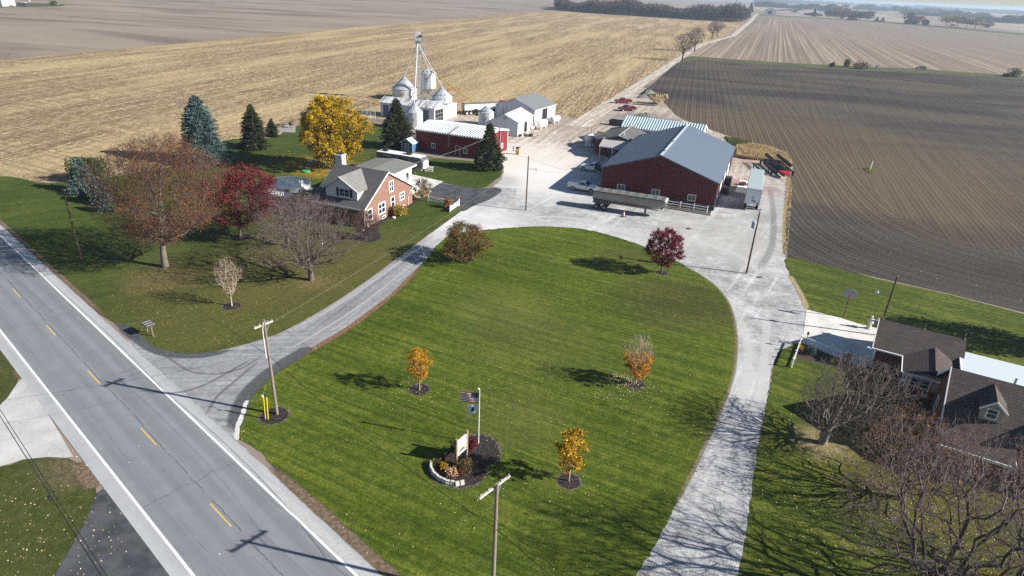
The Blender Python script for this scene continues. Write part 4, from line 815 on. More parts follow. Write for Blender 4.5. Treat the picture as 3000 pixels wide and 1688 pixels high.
# ================= VEHICLES =================
def wheel(root, x, y, r=.4, w=.26, rim=.24, mat=None, sy=1, dual=False):
    mb = MB(); mb.lathe([(rim, -w/2), (r*.93, -w/2), (r, -w/2+.05), (r, w/2-.05), (r*.93, w/2), (rim, w/2), (rim, -w/2)], 20, ax='y')
    mb.v = [(a+x, b+y, c+r) for a, b, c in mb.v]; o = mb.build('wheel', TYRE, root)
    m2 = MB(); m2.lathe([(0, sy*w*.30), (rim*.35, sy*w*.36), (rim*.5, sy*w*.22), (rim*.92, sy*w*.30), (rim*1.03, sy*w*.47), (rim*1.03, -sy*w*.4), (0, -sy*w*.4)], 16, ax='y')
    m2.v = [(a+x, b+y, c+r) for a, b, c in m2.v]; m2.build('rim', mat or RIM, o); return o
def carpaint(name, c, metal=.3):
    t = NT(name); n = t.noise(1.5, 3); t.done(t.mix(n, tuple(x*.9 for x in c), tuple(min(1, x*1.08) for x in c)), .28, metal, .6); t.b.inputs['Coat Weight'].default_value = .4; return t.m
def arch(cx, r, z, n=9): return [(cx+r*cos(a), z+r*sin(a)) for a in [pi-pi*i/n for i in range(n+1)]]
def pickup(name, label, loc, rz, paint, low=None, bed='box', suv=False, group=None, cat='pickup truck', z=GZ, lift=0):
    o = thing(name, label, cat, (loc[0], loc[1], z), rz, group); W = .97; xf, xr = 1.95, -1.6
    bedend = -2.75; f0 = .5
    prof = [(bedend, f0)] + arch(xr, .47, .42) + arch(xf, .47, .42) + [(2.85, f0), (2.9, .75), (2.86, 1.02), (2.6, 1.12), (1.35, 1.22), (1.3, 1.22)]
    if bed == 'flat': prof = [(-.5, f0)] + arch(xf, .47, .42) + [(2.85, f0), (2.9, .75), (2.86, 1.02), (2.6, 1.12), (1.3, 1.22), (-.5, 1.22)]
    elif suv: prof += [(-2.7, 1.25), (bedend, 1.1)]
    else: prof += [(-.52, 1.22), (-.52, .72), (bedend, .72)]
    MB().prism(prof, -W, W, 'y').build('body', paint, o, bevel=.04)
    if bed == 'box' and not suv:
        for s in (-1, 1): MB().bx(bedend, -.52, s*W-(.09 if s > 0 else 0), s*W+(.09 if s < 0 else 0), .725, 1.24).build('bed_side', paint, o)
        MB().bx(bedend, bedend+.07, -W+.09, W-.09, .725, 1.22).build('tailgate', paint, o); MB().bx(bedend+.08, -.54, -W+.1, W-.1, .73, .76).build('bed_floor', BLACK, o)
    cb = -.5 if not suv else -2.6
    b0 = [(cb, -.93, 1.2), (1.3, -.93, 1.2), (1.3, .93, 1.2), (cb, .93, 1.2)]; t0 = [(cb+.12, -.76, 1.82), (.55, -.76, 1.82), (.55, .76, 1.82), (cb+.12, .76, 1.82)]
    MB().add(b0+t0, [(3, 2, 1, 0), (4, 5, 6, 7), (0, 1, 5, 4), (1, 2, 6, 5), (2, 3, 7, 6), (3, 0, 4, 7)]).build('cab', paint, o, bevel=.05)
    def gl(name, a, b, c, d, u0, u1, v0, v1, off):
        a, b, c, d = map(Vector, (a, b, c, d)); n = (b-a).cross(d-a).normalized()*off; f = lambda u, v: a.lerp(b, u).lerp(d.lerp(c, u), v)+n
        MB().quad(f(u0, v0), f(u1, v0), f(u1, v1), f(u0, v1)).build(name, GLASS, o)
    gl('windscreen', b0[1], b0[2], t0[2], t0[1], .05, .95, .1, .9, .012)
    gl('rear_window', b0[3], b0[0], t0[0], t0[3], .15, .85, .3, .85, .012)
    for s, q in (((b0[0], b0[1], t0[1], t0[0]), 0), ((b0[2], b0[3], t0[3], t0[2]), 1)):
        rngs = ((.12, .86),) if not suv else ((.06, .33), (.37, .62), (.66, .92))
        if q: rngs = tuple((1-b_, 1-a_) for a_, b_ in rngs)
        for a_, b_ in rngs: gl('side_window', *s, a_, b_, .14, .86, .012)
    for x in (xf, xr):
        for s in (-1, 1): wheel(o, x, s*(W-.13), .40, .27, .24, None, s)
    MB().bx(2.87, 3.02, -W, W, .48, .72).build('bumper', M('dull_chrome', (.35, .36, .37), .3, .8), o); MB().bx(2.885, 2.93, -.62, .62, .76, 1.0).build('grille', BLACK, o)
    for s in (-1, 1): MB().box((2.87, s*.8, .9), (.1, .26, .2)).build('headlight', M('lamp_glass', (.6, .62, .65), .15), o); MB().box((1.1, s*1.1, 1.28), (.16, .2, .2)).build('mirror', BLACK, o)
    if bed != 'flat':
        MB().bx(bedend-.14, bedend-.01, -W, W, .45, .62).build('bumper', M('dull_chrome', (.35, .36, .37), .3, .8), o)
        for s in (-1, 1): MB().box((bedend-.02, s*.9, .95), (.05, .14, .3)).build('tail_light', REDP, o)
    if low: MB().bx(-2.6, 2.7, -W-.012, -W-.002, .52, .74).build('lower_stripe', low, o); MB().bx(-2.6, 2.7, W+.002, W+.012, .52, .74).build('lower_stripe', low, o)
    if bed == 'flat':
        MB().bx(-3.4, -.62, -1.1, 1.1, .82, .95).build('flatbed', BLACK, o); mb = MB()
        for y in (-1.05, -.5, 0, .5, 1.05): mb.bx(-.68, -.6, y-.04, y+.04, .95, 2.0)
        for z_ in (1.3, 1.98): mb.bx(-.69, -.6, -1.08, 1.08, z_-.04, z_+.04)
        mb.bx(-3.3, -.7, -1.1, -1.05, .95, 1.25); mb.bx(-3.3, -.7, 1.05, 1.1, .95, 1.25); mb.build('headboard', BLACK, o)
        MB().bx(-3.2, -.5, -.4, .4, .5, .82).build('chassis', BLACK, o)
    return o
silver = carpaint('silver_paint', (.55, .58, .62)); whitep = carpaint('white_car_paint', (.72, .74, .76), 0); maroon = carpaint('maroon_paint', (.10, .008, .016)); cherry = carpaint('red_car_paint', (.22, .012, .022))
def sp(zx, zy, z): return zs(1640, 500, 360, zx, zy)
a, b = at(*zs(1640, 500, 360, 285, 415)), at(*zs(1640, 500, 360, 635, 475)); hd = math.atan2(b.y-a.y, b.x-a.x); c = a.lerp(b, .45)+Vector((-sin(hd), cos(hd), 0))*.85
pk = pickup('pickup_truck', 'silver pickup with white tool boxes and fuel tank in its bed beside the red barn', c, hd, silver)
MB().bx(-2.65, -.75, -.97, -.6, 1.25, 1.55).build('tool_box', WHITE, pk, bevel=.02); MB().bx(-2.65, -.75, .6, .97, 1.25, 1.55).build('tool_box', WHITE, pk, bevel=.02)
MB().bx(-1.2, -.6, -.5, .5, .8, 1.5).build('fuel_tank', WHITE, pk, bevel=.03)
a, b = at(*zs(1640, 380, 320, 530, 965)), at(*zs(1640, 380, 320, 950, 1040)); hd = math.atan2(a.y-b.y, a.x-b.x); c = a.lerp(b, .55)+Vector((sin(hd), -cos(hd), 0))*.85
pickup('flatbed_truck', 'white cab flatbed truck with black bed nosing out from the red barn', c, hd, whitep, bed='flat', cat='truck')
a, b = at(*zs(1780, 260, 180, 680, 955)), at(*zs(1780, 260, 180, 1070, 945)); hd = math.atan2(a.y-b.y, a.x-b.x); c = a.lerp(b, .5)+Vector((sin(hd), -cos(hd), 0))*.85
pickup('pickup_truck', 'dark maroon pickup with empty bed parked on dark gravel by the lane', c, hd, maroon, group='red pickups by the lane')
a = at(*zs(1780, 260, 180, 640, 640)); pickup('pickup_truck', 'brighter red pickup parked just behind the maroon one by the lane', (a.x+.3, a.y+1.4), R(188), cherry, suv=False, group='red pickups by the lane')

# grain hopper semi trailer (grey, round sided)
a, b = at(*zs(1640, 240, 720, 475, 1300, 2484)), at(*zs(1640, 240, 720, 850, 1358, 2484)); hd = math.atan2(b.y-a.y, b.x-a.x)
ht_ = thing('tank_trailer', 'long grey round sided semi trailer with tarped open top beside the white rail fence', 'semi trailer', (a.x, a.y+1.0, GZ), hd)
al = M('brushed_aluminium', (.22, .21, .198), .38, .55, var=.12, scale=1.2); tarp = M('dusty_tarp', (.13, .14, .137), .8, var=.35, scale=1.4); LT = 12.2
x0 = -2.3; sec = []
for i in range(13):
    th_ = pi*i/12; sec.append((-1.22*cos(th_), 2.55-1.25*sin(th_)**.8 if 0 < i < 12 else 2.55))
sec = [(-1.22, 3.2)] + sec + [(1.22, 3.2)]
mb = MB(); n = len(sec); vs = []
for x, k, dz in ((x0, 1, 0), (x0+LT-1.0, 1, 0), (x0+LT, .75, .5)):
    vs += [(x if q[1] > 2.9 or k == 1 else x-.0, q[0]*(1 if q[1] > 2.5 else k), q[1]+(dz if q[1] < 2.3 else 0)) for q in sec]
mb.add(vs, [(j*n+i, j*n+i+1, (j+1)*n+i+1, (j+1)*n+i) for j in range(2) for i in range(n-1)] + [tuple(range(n)), tuple(2*n+i for i in range(n))[::-1]]); mb.build('hopper_body', al, ht_)
mb = MB()
for i in range(8):
    xa, xb = x0+.05+i*(LT-.1)/8, x0+(i+1)*(LT-.1)/8; m_ = 6
    vs = []
    for j in range(m_+1):
        for q in (0, .5, 1): u = -1+2*j/m_; vs.append((xa+(xb-xa)*q, 1.2*u, 3.22+.22*(1-u*u)-(.09 if q == .5 else 0)*(1-u*u)))
    mb.add(vs, [(j*3+k, j*3+k+1, j*3+k+4, j*3+k+3) for j in range(m_) for k in range(2)])
mb.build('tarp', tarp, ht_)
mb = MB()
for i in range(9): x = x0+.05+i*(LT-.1)/8; mb.tube([(x, -1.22, 3.2), (x, -.7, 3.38), (x, 0, 3.47), (x, .7, 3.38), (x, 1.22, 3.2)], .03, 5)
mb.build('tarp_bow', al, ht_)
mb = MB(); mb.bx(x0, x0+LT, -1.28, -1.2, 3.08, 3.2); mb.bx(x0, x0+LT, 1.2, 1.28, 3.08, 3.2); mb.build('top_rail', BLACK, ht_)
MB().prism([(x0+LT-.4, 3.2), (x0+LT+.25, 3.0), (x0+LT+.1, 2.6), (x0+LT-.4, 2.9)], -1.2, 1.2, 'y').build('front_cap', WHITE, ht_)
MB().add([(x0+LT-2.2, -.9, 1.55), (x0+LT-.2, -.9, 1.55), (x0+LT-.2, .9, 1.55), (x0+LT-2.2, .9, 1.55), (x0+LT-.6, -.3, 1.1), (x0+LT-.3, -.3, 1.1), (x0+LT-.3, .3, 1.1), (x0+LT-.6, .3, 1.1)], [(0, 1, 5, 4), (1, 2, 6, 5), (2, 3, 7, 6), (3, 0, 4, 7), (4, 5, 6, 7)]).build('outlet', WHITE, ht_)
mb = MB(); mb.bx(x0, x0+3.1, -1.2, 1.2, 1.12, 1.2); mb.bx(x0, x0+LT-1, -.45, -.3, 1.1, 1.35); mb.bx(x0, x0+LT-1, .3, .45, 1.1, 1.35); mb.build('chassis', M('dull_steel', (.16, .17, .18), .6, .3), ht_)
for x in (x0+.75, x0+2.1):
    for s in (-1, 1): wheel(ht_, x, s*.98, .52, .5, .3, M('dull_rim', (.28, .28, .28), .4, .5), s)
for s in (-1, 1):
    mb = MB(); mb.bx(x0+LT-3.3, x0+LT-3.1, s*.7-.08, s*.7+.08, 0, 1.2); mb.bx(x0+LT-3.4, x0+LT-3.0, s*.7-.18, s*.7+.18, 0, .04); mb.build('landing_leg', GREYP, ht_)
mb = MB(); mb.lathe([(0, 0), (.34, 0), (.34, .02), (0, .02)], 16, ax='y'); mb.v = [(p[0]+x0+LT*.47, -1.235-p[1]*.2, p[2]*.55+2.5) for p in mb.v]; em = mb.build('emblem', REDP, ht_)
mb = MB(); mb.lathe([(0, 0), (.2, 0), (.2, .02), (0, .02)], 12, ax='y'); mb.v = [(p[0]+x0+LT*.47, -1.245-p[1]*.2, p[2]*.4+2.5) for p in mb.v]; mb.build('emblem_centre', M('emblem_grey', (.4, .38, .4)), em)
mb = MB()
for i in range(22): mb.box((x0+.4+i*.5, -1.0, 1.42), (.22, .03, .05))
mb.build('marker_strip', WHITE, ht_)
mb = MB(); mb.tube([(x0+LT+.1, -.6, 3.0), (x0+LT+.3, -.6, 2.3), (x0+LT+.2, -.5, 1.5), (x0+LT-.1, -.4, 1.2)], .04, 6); mb.build('crank', GALV, ht_)
# white box trailer
zt = 3.9; q = [at(*zs(2100, 420, 240, x, y, 1581), zt) for x, y in ((600, 872), (865, 897), (910, 510), (667, 485))]
hd = math.atan2((q[2]-q[1]).y+(q[3]-q[0]).y, (q[2]-q[1]).x+(q[3]-q[0]).x); Lb = ((q[2]-q[1]).length+(q[3]-q[0]).length)/2; mid = (q[0]+q[1])/2; Wb = 2.55
bt_ = thing('box_trailer', 'white box semi trailer parked end on right of the big red barn', 'semi trailer', (mid.x, mid.y, GZ), hd); print('box trailer', Lb, (q[1]-q[0]).length)
MB().bx(0, Lb, -Wb/2, Wb/2, 1.15, 3.84).build('box', M('white_trailer_side', (.72, .74, .77), .4), bt_); MB().bx(.05, Lb-.05, -Wb/2+.05, Wb/2-.05, 3.845, 3.9).build('roof', M('dull_aluminium_roof', (.46, .53, .52), .5, .3, var=.2, scale=1), bt_)
mb = MB(); mb.bx(-.04, .0-.003, -Wb/2, Wb/2, 3.7, 3.88); mb.bx(-.04, -.003, -Wb/2, -Wb/2+.1, 1.15, 3.7); mb.bx(-.04, -.003, Wb/2-.1, Wb/2, 1.15, 3.7); mb.bx(-.04, -.003, -.03, .03, 1.2, 3.7); mb.build('door_frame', GALV, bt_)
mb = MB(); mb.box((-.02, -.25, 1.75), (.02, .7, .3), rx=.5); mb.box((-.02, .0, 2.35), (.02, .5, .12)); mb.box((-.02, -.95, 1.4), (.02, .3, .3)); mb.build('sticker', M('sticker_grey', (.16, .2, .2)), bt_)
mb = MB(); mb.bx(-.1, .0, -.9, .9, .55, .65); mb.bx(-.1, 0, -.85, -.75, .6, 1.15); mb.bx(-.1, 0, .75, .85, .6, 1.15); mb.bx(0, Lb, -.5, -.35, .95, 1.15); mb.bx(0, Lb, .35, .5, .95, 1.15); mb.build('chassis', BLACK, bt_)
for x in (1.2, 2.5):
    for s in (-1, 1): wheel(bt_, x, s*.98, .52, .45, .3, None, s)
for s in (-.7, .7): MB().bx(Lb-3, Lb-2.85, s-.07, s+.07, 0, 1.15).build('landing_leg', GREYP, bt_)
# grain trailer behind the small bin
a = at(*zs(1040, 240, 520, 1565, 480)); b = at(*zs(1040, 240, 520, 2040, 455)); hd = math.atan2(b.y-a.y, b.x-a.x)
gt = thing('grain_trailer', 'white hopper bottomed grain trailer with grey tarp under the yellow auger', 'semi trailer', (a.x, a.y+.8, .07), hd); LG = 11.5
MB().prism([(0, 1.3), (2.6, 1.3), (3.4, 1.7), (5.2, 1.0), (6.5, 1.7), (8.3, 1.0), (9.8, 1.7), (LG, 1.75), (LG, 3.0), (0, 3.0)], -1.22, 1.22, 'y').build('body', WHITE, gt)
MB().prism([(-1.27, 3.0), (0, 3.22), (1.27, 3.0), (1.27, 2.92), (-1.27, 2.92)], 0, LG, 'x').build('tarp', tarp, gt)
MB().bx(-.06, -.005, -1.2, 1.2, 1.3, 3.0).build('tail_panel', GREYP, gt)
for x in (.8, 2.05):
    for s in (-1, 1): wheel(gt, x, s*.98, .5, .48, .34, M('bright_rim', (.7, .7, .7), .3, .4), s)
for s in (-.7, .7): MB().bx(LG-2.6, LG-2.45, s-.07, s+.07, 0, 1.4).build('landing_leg', GREYP, gt)
MB().bx(0, LG, -.4, .4, 1.0, 1.28).build('chassis', BLACK, gt)
tr = thing('tractor', 'small red tractor cab just visible above the grain trailer', 'tractor', (-5.8, 196.5, .06), R(200))
MB().bx(-.9, .6, -.7, .7, 1.4, 2.9).build('cab', GLASS, tr); MB().bx(-1, .7, -.8, .8, 2.9, 3.05).build('roof', REDP, tr); MB().bx(.6, 2.4, -.4, .4, .9, 1.75).build('bonnet', REDP, tr); MB().bx(-1.2, 2.2, -.3, .3, .6, 1.4).build('body', BLACK, tr)
for x, r_ in ((-.6, .85), (1.9, .5)):
    for s in (-1, 1): wheel(tr, x, s*.85, r_, .4, r_*.5, REDP, s)
# fifth wheel camper
zt = 3.75; q0 = at(*zs(1080, 400, 320, 175, 355), zt); q1 = at(*zs(1080, 400, 320, 1262, 525), zt); q2 = at(*zs(1080, 400, 320, 1400, 450), zt); q3 = at(*zs(1080, 400, 320, 300, 298), zt)
hd = math.atan2((q1-q0).y, (q1-q0).x); LR = (q1-q0).length; WR = 2.5; print('rv', LR, (q2-q1).length)
rv = thing('camper_trailer', 'large grey and black fifth wheel camper with white roof parked behind the brick house', 'camper', (q0.x, q0.y, .1), hd)
rvm = M('dark_grey_camper_panel', (.115, .125, .14), .35, var=.1); rvb = M('black_camper_panel', (.03, .033, .04), .3)
MB().prism([(0, .75), (LR-3.0, .75), (LR-2.6, 1.6), (LR-.3, 1.6), (LR, 1.9), (LR, 3.3), (LR-.5, 3.7), (0, 3.7)], 0, WR, 'y').build('body', rvm, rv, bevel=.08)
MB().bx(.06, LR-.6, .06, WR-.06, 3.7, 3.78).build('roof', WHITE, rv)
for x in (1.4, LR-3.6): MB().box((x, WR/2, 3.98), (1.0, .75, .38)).build('air_conditioner', BLACK, rv, bevel=.05)
MB().box((LR*.55, WR*.5, 3.86), (.6, .5, .16)).build('roof_vent', GALV, rv)
MB().bx(1.2, 4.8, -.35, -.0-.004, 1.3, 3.5).build('slide_out', rvb, rv); MB().bx(5.2, LR-4.2, -.05, -.004, 1.0, 3.5).build('side_panel', rvb, rv)
for x, w_ in ((5.6, 1.2), (LR-3.6, .8)): MB().bx(x, x+w_, -.08, -.052, 2.2, 3.0).build('side_window', GLASS, rv)
MB().bx(LR-5.0, LR-4.2, -.07, -.005, .85, 2.95).build('entry_door', M('grey_door', (.22, .23, .25)), rv)
mb = MB()
for k in range(3): mb.tube([(LR-3.2+k*.25, -.02, 1.0+k*.12), (LR-2.6+k*.2, -.02, 1.6+k*.1), (LR-2.5+k*.15, -.02, 2.4), (LR-3.2+k*.1, -.02, 3.0+k*.08)], .05, 5)
mb.tube([(1.4, -.37, 3.3), (3.2, -.37, 3.35), (4.6, -.37, 3.0), (4.9, -.3, 2.2)], .05, 5); mb.build('swirl_stripe', M('silver_stripe', (.5, .52, .54), .3), rv)
mb = MB(); mb.lathe([(0, 0), (.95, 0), (1.02, -.06), (1.02, -.14), (.9, -.14)], 24, ax='x'); mb.v = [(LR+.05-p[0]*.1+0, WR/2+p[1], 2.45+p[2]*.78) for p in mb.v]; mb.build('nose_cap', M('silver_cap', (.55, .56, .58), .3), rv)
MB().prism([(LR-.1, 1.6), (LR+.12, 1.75), (LR+.12, 1.95), (LR-.1, 1.95)], .25, WR-.25, 'y').build('nose_trim', WHITE, rv)
def text(root, s, size, loc, rot, mat, name='lettering', sx=1, depth=.008):
    cu = bpy.data.curves.new(name, 'FONT'); cu.body = s; cu.size = size; cu.extrude = depth; cu.align_x = 'CENTER'; cu.align_y = 'CENTER'; cu.shear = 0
    o = bpy.data.objects.new(name, cu); COL.objects.link(o); o.location = loc; o.rotation_euler = rot; o.scale = (sx, 1, 1)
    if root: o.parent = root
    me = bpy.data.meshes.new_from_object(o.evaluated_get(bpy.context.evaluated_depsgraph_get())); bpy.data.objects.remove(o)
    me.materials.clear(); ob = link(name, me, mat, root); ob.location = loc; ob.rotation_euler = rot; ob.scale = (sx, 1, 1); return ob
text(rv, 'Cedar', .85, (LR+.07, WR/2, 2.62), (pi/2, 0, pi/2), WHITE); text(rv, 'Creek', .42, (LR+.07, WR/2+.1, 2.1), (pi/2, 0, pi/2), WHITE)
for x in (LR*.35, LR*.35+1.0):
    for y in (.15, WR-.15): wheel(rv, x, y, .38, .24, .22)
for y in (.5, WR-.5): MB().bx(LR-2.9, LR-2.75, y-.06, y+.06, -.05, 1.6).build('landing_leg', GREYP, rv)
MB().bar((LR-1.2, WR/2, 1.6), (LR-.9, WR/2, 1.0), .18).build('hitch', WHITE, rv)
mb = MB(); mb.bx(LR-5.0, LR-4.2, -.6, -.1, .25, .3); mb.bx(LR-5.0, LR-4.2, -.4, -.1, .5, .55); mb.build('steps', GALV, rv)
# flatbed equipment trailer by the lane
a = at(*zs(1780, 260, 180, 1900, 725)); ft = thing('flatbed_trailer', 'black flatbed equipment trailer with raised rear ramps by the lane', 'trailer', (a.x, a.y, GZ), R(-10))
MB().bx(-5.2, 1.4, 0, 2.2, .62, .78).build('deck', M('dark_deck', (.10, .085, .09)), ft); mb = MB(); mb.bx(-5.3, 1.5, -.03, .07, .5, .8); mb.bx(-5.3, 1.5, 2.15, 2.25, .5, .8); mb.bar((-5.2, .1, .6), (-6.8, 1.1, .55), .1); mb.bar((-5.2, 2.1, .6), (-6.8, 1.1, .55), .1); mb.build('frame', BLACK, ft)
for k, y in enumerate((.1, 1.3)): MB().box((1.75, y+.4, 1.3), (.12, .8, 1.4), 0, 0, -.2).build('ramp', BLACK, ft)
for x in (-.9, .1):
    for y in (.0, 2.2): wheel(ft, x, y, .36, .22, .2, WHITE, -1 if y < 1 else 1)
MB().bx(-1.5, .7, -.15, .2, .8, .86).build('mudguard', BLACK, ft)
# black planter / tillage toolbar with red tongue
a = at(*zs(2100, 420, 240, 850, 395, 1581)); b = at(*zs(2100, 420, 240, 1085, 610, 1581)); hd = math.atan2(b.y-a.y, b.x-a.x); LI = (b-a).length; print('implement', LI, math.degrees(hd))
im = thing('tillage_implement', 'folded black tillage implement with bright red tongue parked on dry grass', 'farm implement', (a.x, a.y, GZ), hd)
mb = MB()
for y in (0, 1.3, 2.6, 3.9): mb.bar((0, y, .95), (LI+1.0, y, .95), .26)
for i in range(8): x = i*LI/7; mb.bar((x, 0, 1.0), (x, 3.9, 1.0), .2)
for y in (.3, 3.6): mb.bar((.2, y, 1.0), (LI, y, 2.3), .1); mb.bar((.2, y, 2.3), (LI, y, 2.3), .12)
mb.build('frame', BLACK, im)
for k, (y, z) in enumerate(((.6, .5), (2.0, .5), (3.3, .5), (.7, 2.2), (3.2, 2.2))):
    mb = MB()
    for i in range(18):
        x = .3+i*LI/18; mb.lathe([(0, -.05), (.36, -.05), (.36, .05), (0, .05)], 10, (0, 0, 0), 'x'); 
        mb.v[-40:] = [(p[0]+x, p[1]+y, p[2]+z) for p in mb.v[-40:]]
    mb.tube([(.2, y, z), (LI+.2, y, z)], .07, 6); mb.build('disc_gang', BLACK, im)
for x, y in ((.6, -.3), (LI-.4, -.3), (.6, 4.1), (LI-.4, 4.1)): wheel(im, x, y, .45, .28, .22, GREYP, 1 if y > 0 else -1)
mb = MB(); mb.bar((LI+.8, .8, 1.0), (LI+3.2, 1.9, .9), .28); mb.bar((LI+.8, 3.0, 1.0), (LI+3.2, 1.9, .9), .28); mb.box((LI+1.4, 1.9, 1.05), (1.4, 1.6, .25)); mb.build('tongue', M('bright_red_paint', (.5, .01, .04), .4), im)
MB().bar((LI+3.1, 1.9, .9), (LI+4.6, 2.3, .7), .14).build('hitch', BLACK, im)
# ================= TREES =================
def skeleton(seed, H, trunk_h, R_, n_tips, zc=None, flat=1.0, step=.6, jit=.055, lean=(0, 0), up=.35, low=.12, trunk_r=.3, tip_r=.012, shape='round', lump=.16, exp=2.3):
    """grow branches from the trunk to points spread through the crown; returns node positions, parents, radii"""
    g = np.random.default_rng(seed); z0 = trunk_h*low; hh = (H-z0)/2; zc = zc or z0+hh
    pts = []
    while len(pts) < n_tips:
        p = g.uniform(-1, 1, 3); r = np.linalg.norm(p)
        if r > 1 or r < .25: continue
        if g.random() > r**1.2: continue
        s = 1
        if shape == 'vase': s = .45+.55*min(1, (p[2]+1)/1.2)
        if shape == 'cone': s = max(.08, (1-p[2])/2)*1.15 if p[2] > -.75 else .9
        if shape == 'oval': s = .9
        nz = .86*(1+lump*sin(3*math.atan2(p[1], p[0])+seed)+lump*.7*sin(7*p[2]+seed+2*math.atan2(p[1], p[0])))
        pts.append((p[0]*R_*s*nz, p[1]*R_*s*nz, zc+p[2]*hh))
    P = np.array(pts); base = np.array([0, 0, trunk_h*.9]); P[:, 0] += lean[0]*P[:, 2]/H; P[:, 1] += lean[1]*P[:, 2]/H
    order = np.argsort(np.linalg.norm(P-base, axis=1)+g.normal(0, .4, len(P)))
    N = np.zeros((n_tips*12+200, 3)); par = np.full(len(N), -1); dist = np.zeros(len(N)); dirv = np.zeros((len(N), 3)); n = 0
    top = H*(.93 if shape in ('cone', 'oval') else .62); k = max(6, int(top/step)); 
    for i in range(k+1):
        t_ = i/k; N[n] = (.3*lean[0]*t_+.02*H*sin(t_*5+seed)*t_, lean[1]*t_*.3+.02*H*cos(t_*4+seed)*t_, top*t_); par[n] = n-1; dist[n] = top*t_; dirv[n] = (0, 0, 1); n += 1
    kmin = max(1, int(k*trunk_h/top)) if shape not in ('cone', 'oval') else 1
    st = max(1, int(kmin*.8)); par[0] = -1
    for j in order:
        p = P[j]; d = p-N[st:n]; L = np.linalg.norm(d, axis=1)+1e-6
        cosang = (d*dirv[st:n]).sum(1)/L
        cost = L*(1+.9*(cosang < .25)+.25*(1-cosang)) + .22*dist[st:n] + 2.2*np.maximum(0, (N[st:n, 2]-p[2]))*(.35)
        a = st+int(np.argmin(cost)); q = N[a].copy(); l = L[a-st]; m_ = max(1, min(9, int(l/step)))
        side = g.normal(0, 1, 3)*jit*l; d0 = dirv[a]*.55+np.array([0, 0, up])*.5; prev = a
        ctrl = q + (p-q)*.45 + d0*l*.2*(.6 if m_ > 1 else 0) + side*.6
        for i in range(1, m_+1):
            t_ = i/m_; r_ = (1-t_)**2*q+2*t_*(1-t_)*ctrl+t_*t_*p + (g.normal(0, .06, 3)*step if i < m_ else 0)
            if n >= len(N)-1: break
            N[n] = r_; par[n] = prev; dv_ = r_-N[prev]; nl = np.linalg.norm(dv_)+1e-9; dirv[n] = dv_/nl; dist[n] = dist[prev]+nl; prev = n; n += 1
    N, par = N[:n], par[:n]; acc = np.zeros(n); 
    for i in range(n-1, 0, -1):
        if acc[i] == 0: acc[i] = tip_r**exp
        acc[par[i]] += acc[i]
    rad = acc**(1/exp); rad = rad*1.0; s = trunk_r/rad[0]; rad = tip_r+(rad-tip_r)*(trunk_r-tip_r)/(rad[0]-tip_r)
    b = np.clip(1-N[:, 2]/(.12*H), 0, 1)*(np.arange(n) <= k); rad = rad*(1+.35*b); return N, par, rad, dirv[:n]
def tubes(N, par, rad, idx, sides):
    a = N[par[idx]]; b = N[idx]; ra = np.minimum(rad[par[idx]], rad[idx]*1.35); rb = rad[idx]
    d = b-a; L = np.linalg.norm(d, axis=1, keepdims=True)+1e-9; d = d/L; up = np.where(np.abs(d[:, 2:3]) < .9, np.array([[0, 0, 1.]]), np.array([[1., 0, 0]]))
    u = np.cross(d, up); u /= np.linalg.norm(u, axis=1, keepdims=True); v = np.cross(u, d)
    V = []
    for base_, r_ in ((a-d*ra[:, None]*.3, ra), (b+d*rb[:, None]*.3, rb)):
        for k in range(sides):
            c, s = cos(2*pi*k/sides), sin(2*pi*k/sides); V.append(base_+(u*c+v*s)*r_[:, None])
    V = np.stack(V, 1); m_ = len(idx); o = np.arange(m_)[:, None]*2*sides
    F = np.stack([np.concatenate([o+k, o+(k+1) % sides, o+sides+(k+1) % sides, o+sides+k], 1) for k in range(sides)], 1).reshape(-1, 4)
    return V.reshape(-1, 3), F
def cat2(parts):
    V, F, o = [], [], 0
    for v, f in parts: V.append(v); F.append(f+o); o += len(v)
    return np.concatenate(V), np.concatenate(F)
def leaf_quads(P, size, g, el=1.6, drop=0, dirs=None, var=.4):
    n = len(P); a = g.normal(0, 1, (n, 3)) if dirs is None else dirs+g.normal(0, .35, (n, 3)); a[:, 2] -= drop; a /= np.linalg.norm(a, axis=1, keepdims=True)
    b = np.cross(a, g.normal(0, 1, (n, 3))); b /= np.linalg.norm(b, axis=1, keepdims=True)
    s = (size*(1+g.uniform(-var, var, n)))[:, None]; h = a*s*el/2; w_ = b*s/2
    V = np.stack([P-h, P+w_*1., P+h, P-w_*1.], 1).reshape(-1, 3); return V, np.arange(4*n).reshape(-1, 4)
bark = M('grey_bark', (.115, .095, .08), .95, var=.35, scale=3); barkd = M('dark_bark', (.065, .05, .042), .95, var=.35, scale=3); barkp = M('pale_bark', (.35, .28, .22), .9, var=.25, scale=4)
twigm = M('twig_bark', (.09, .06, .053), .95, var=.3, scale=1.5); twigr = M('purple_twigs', (.135, .10, .098), .95, var=.3, scale=1.5)
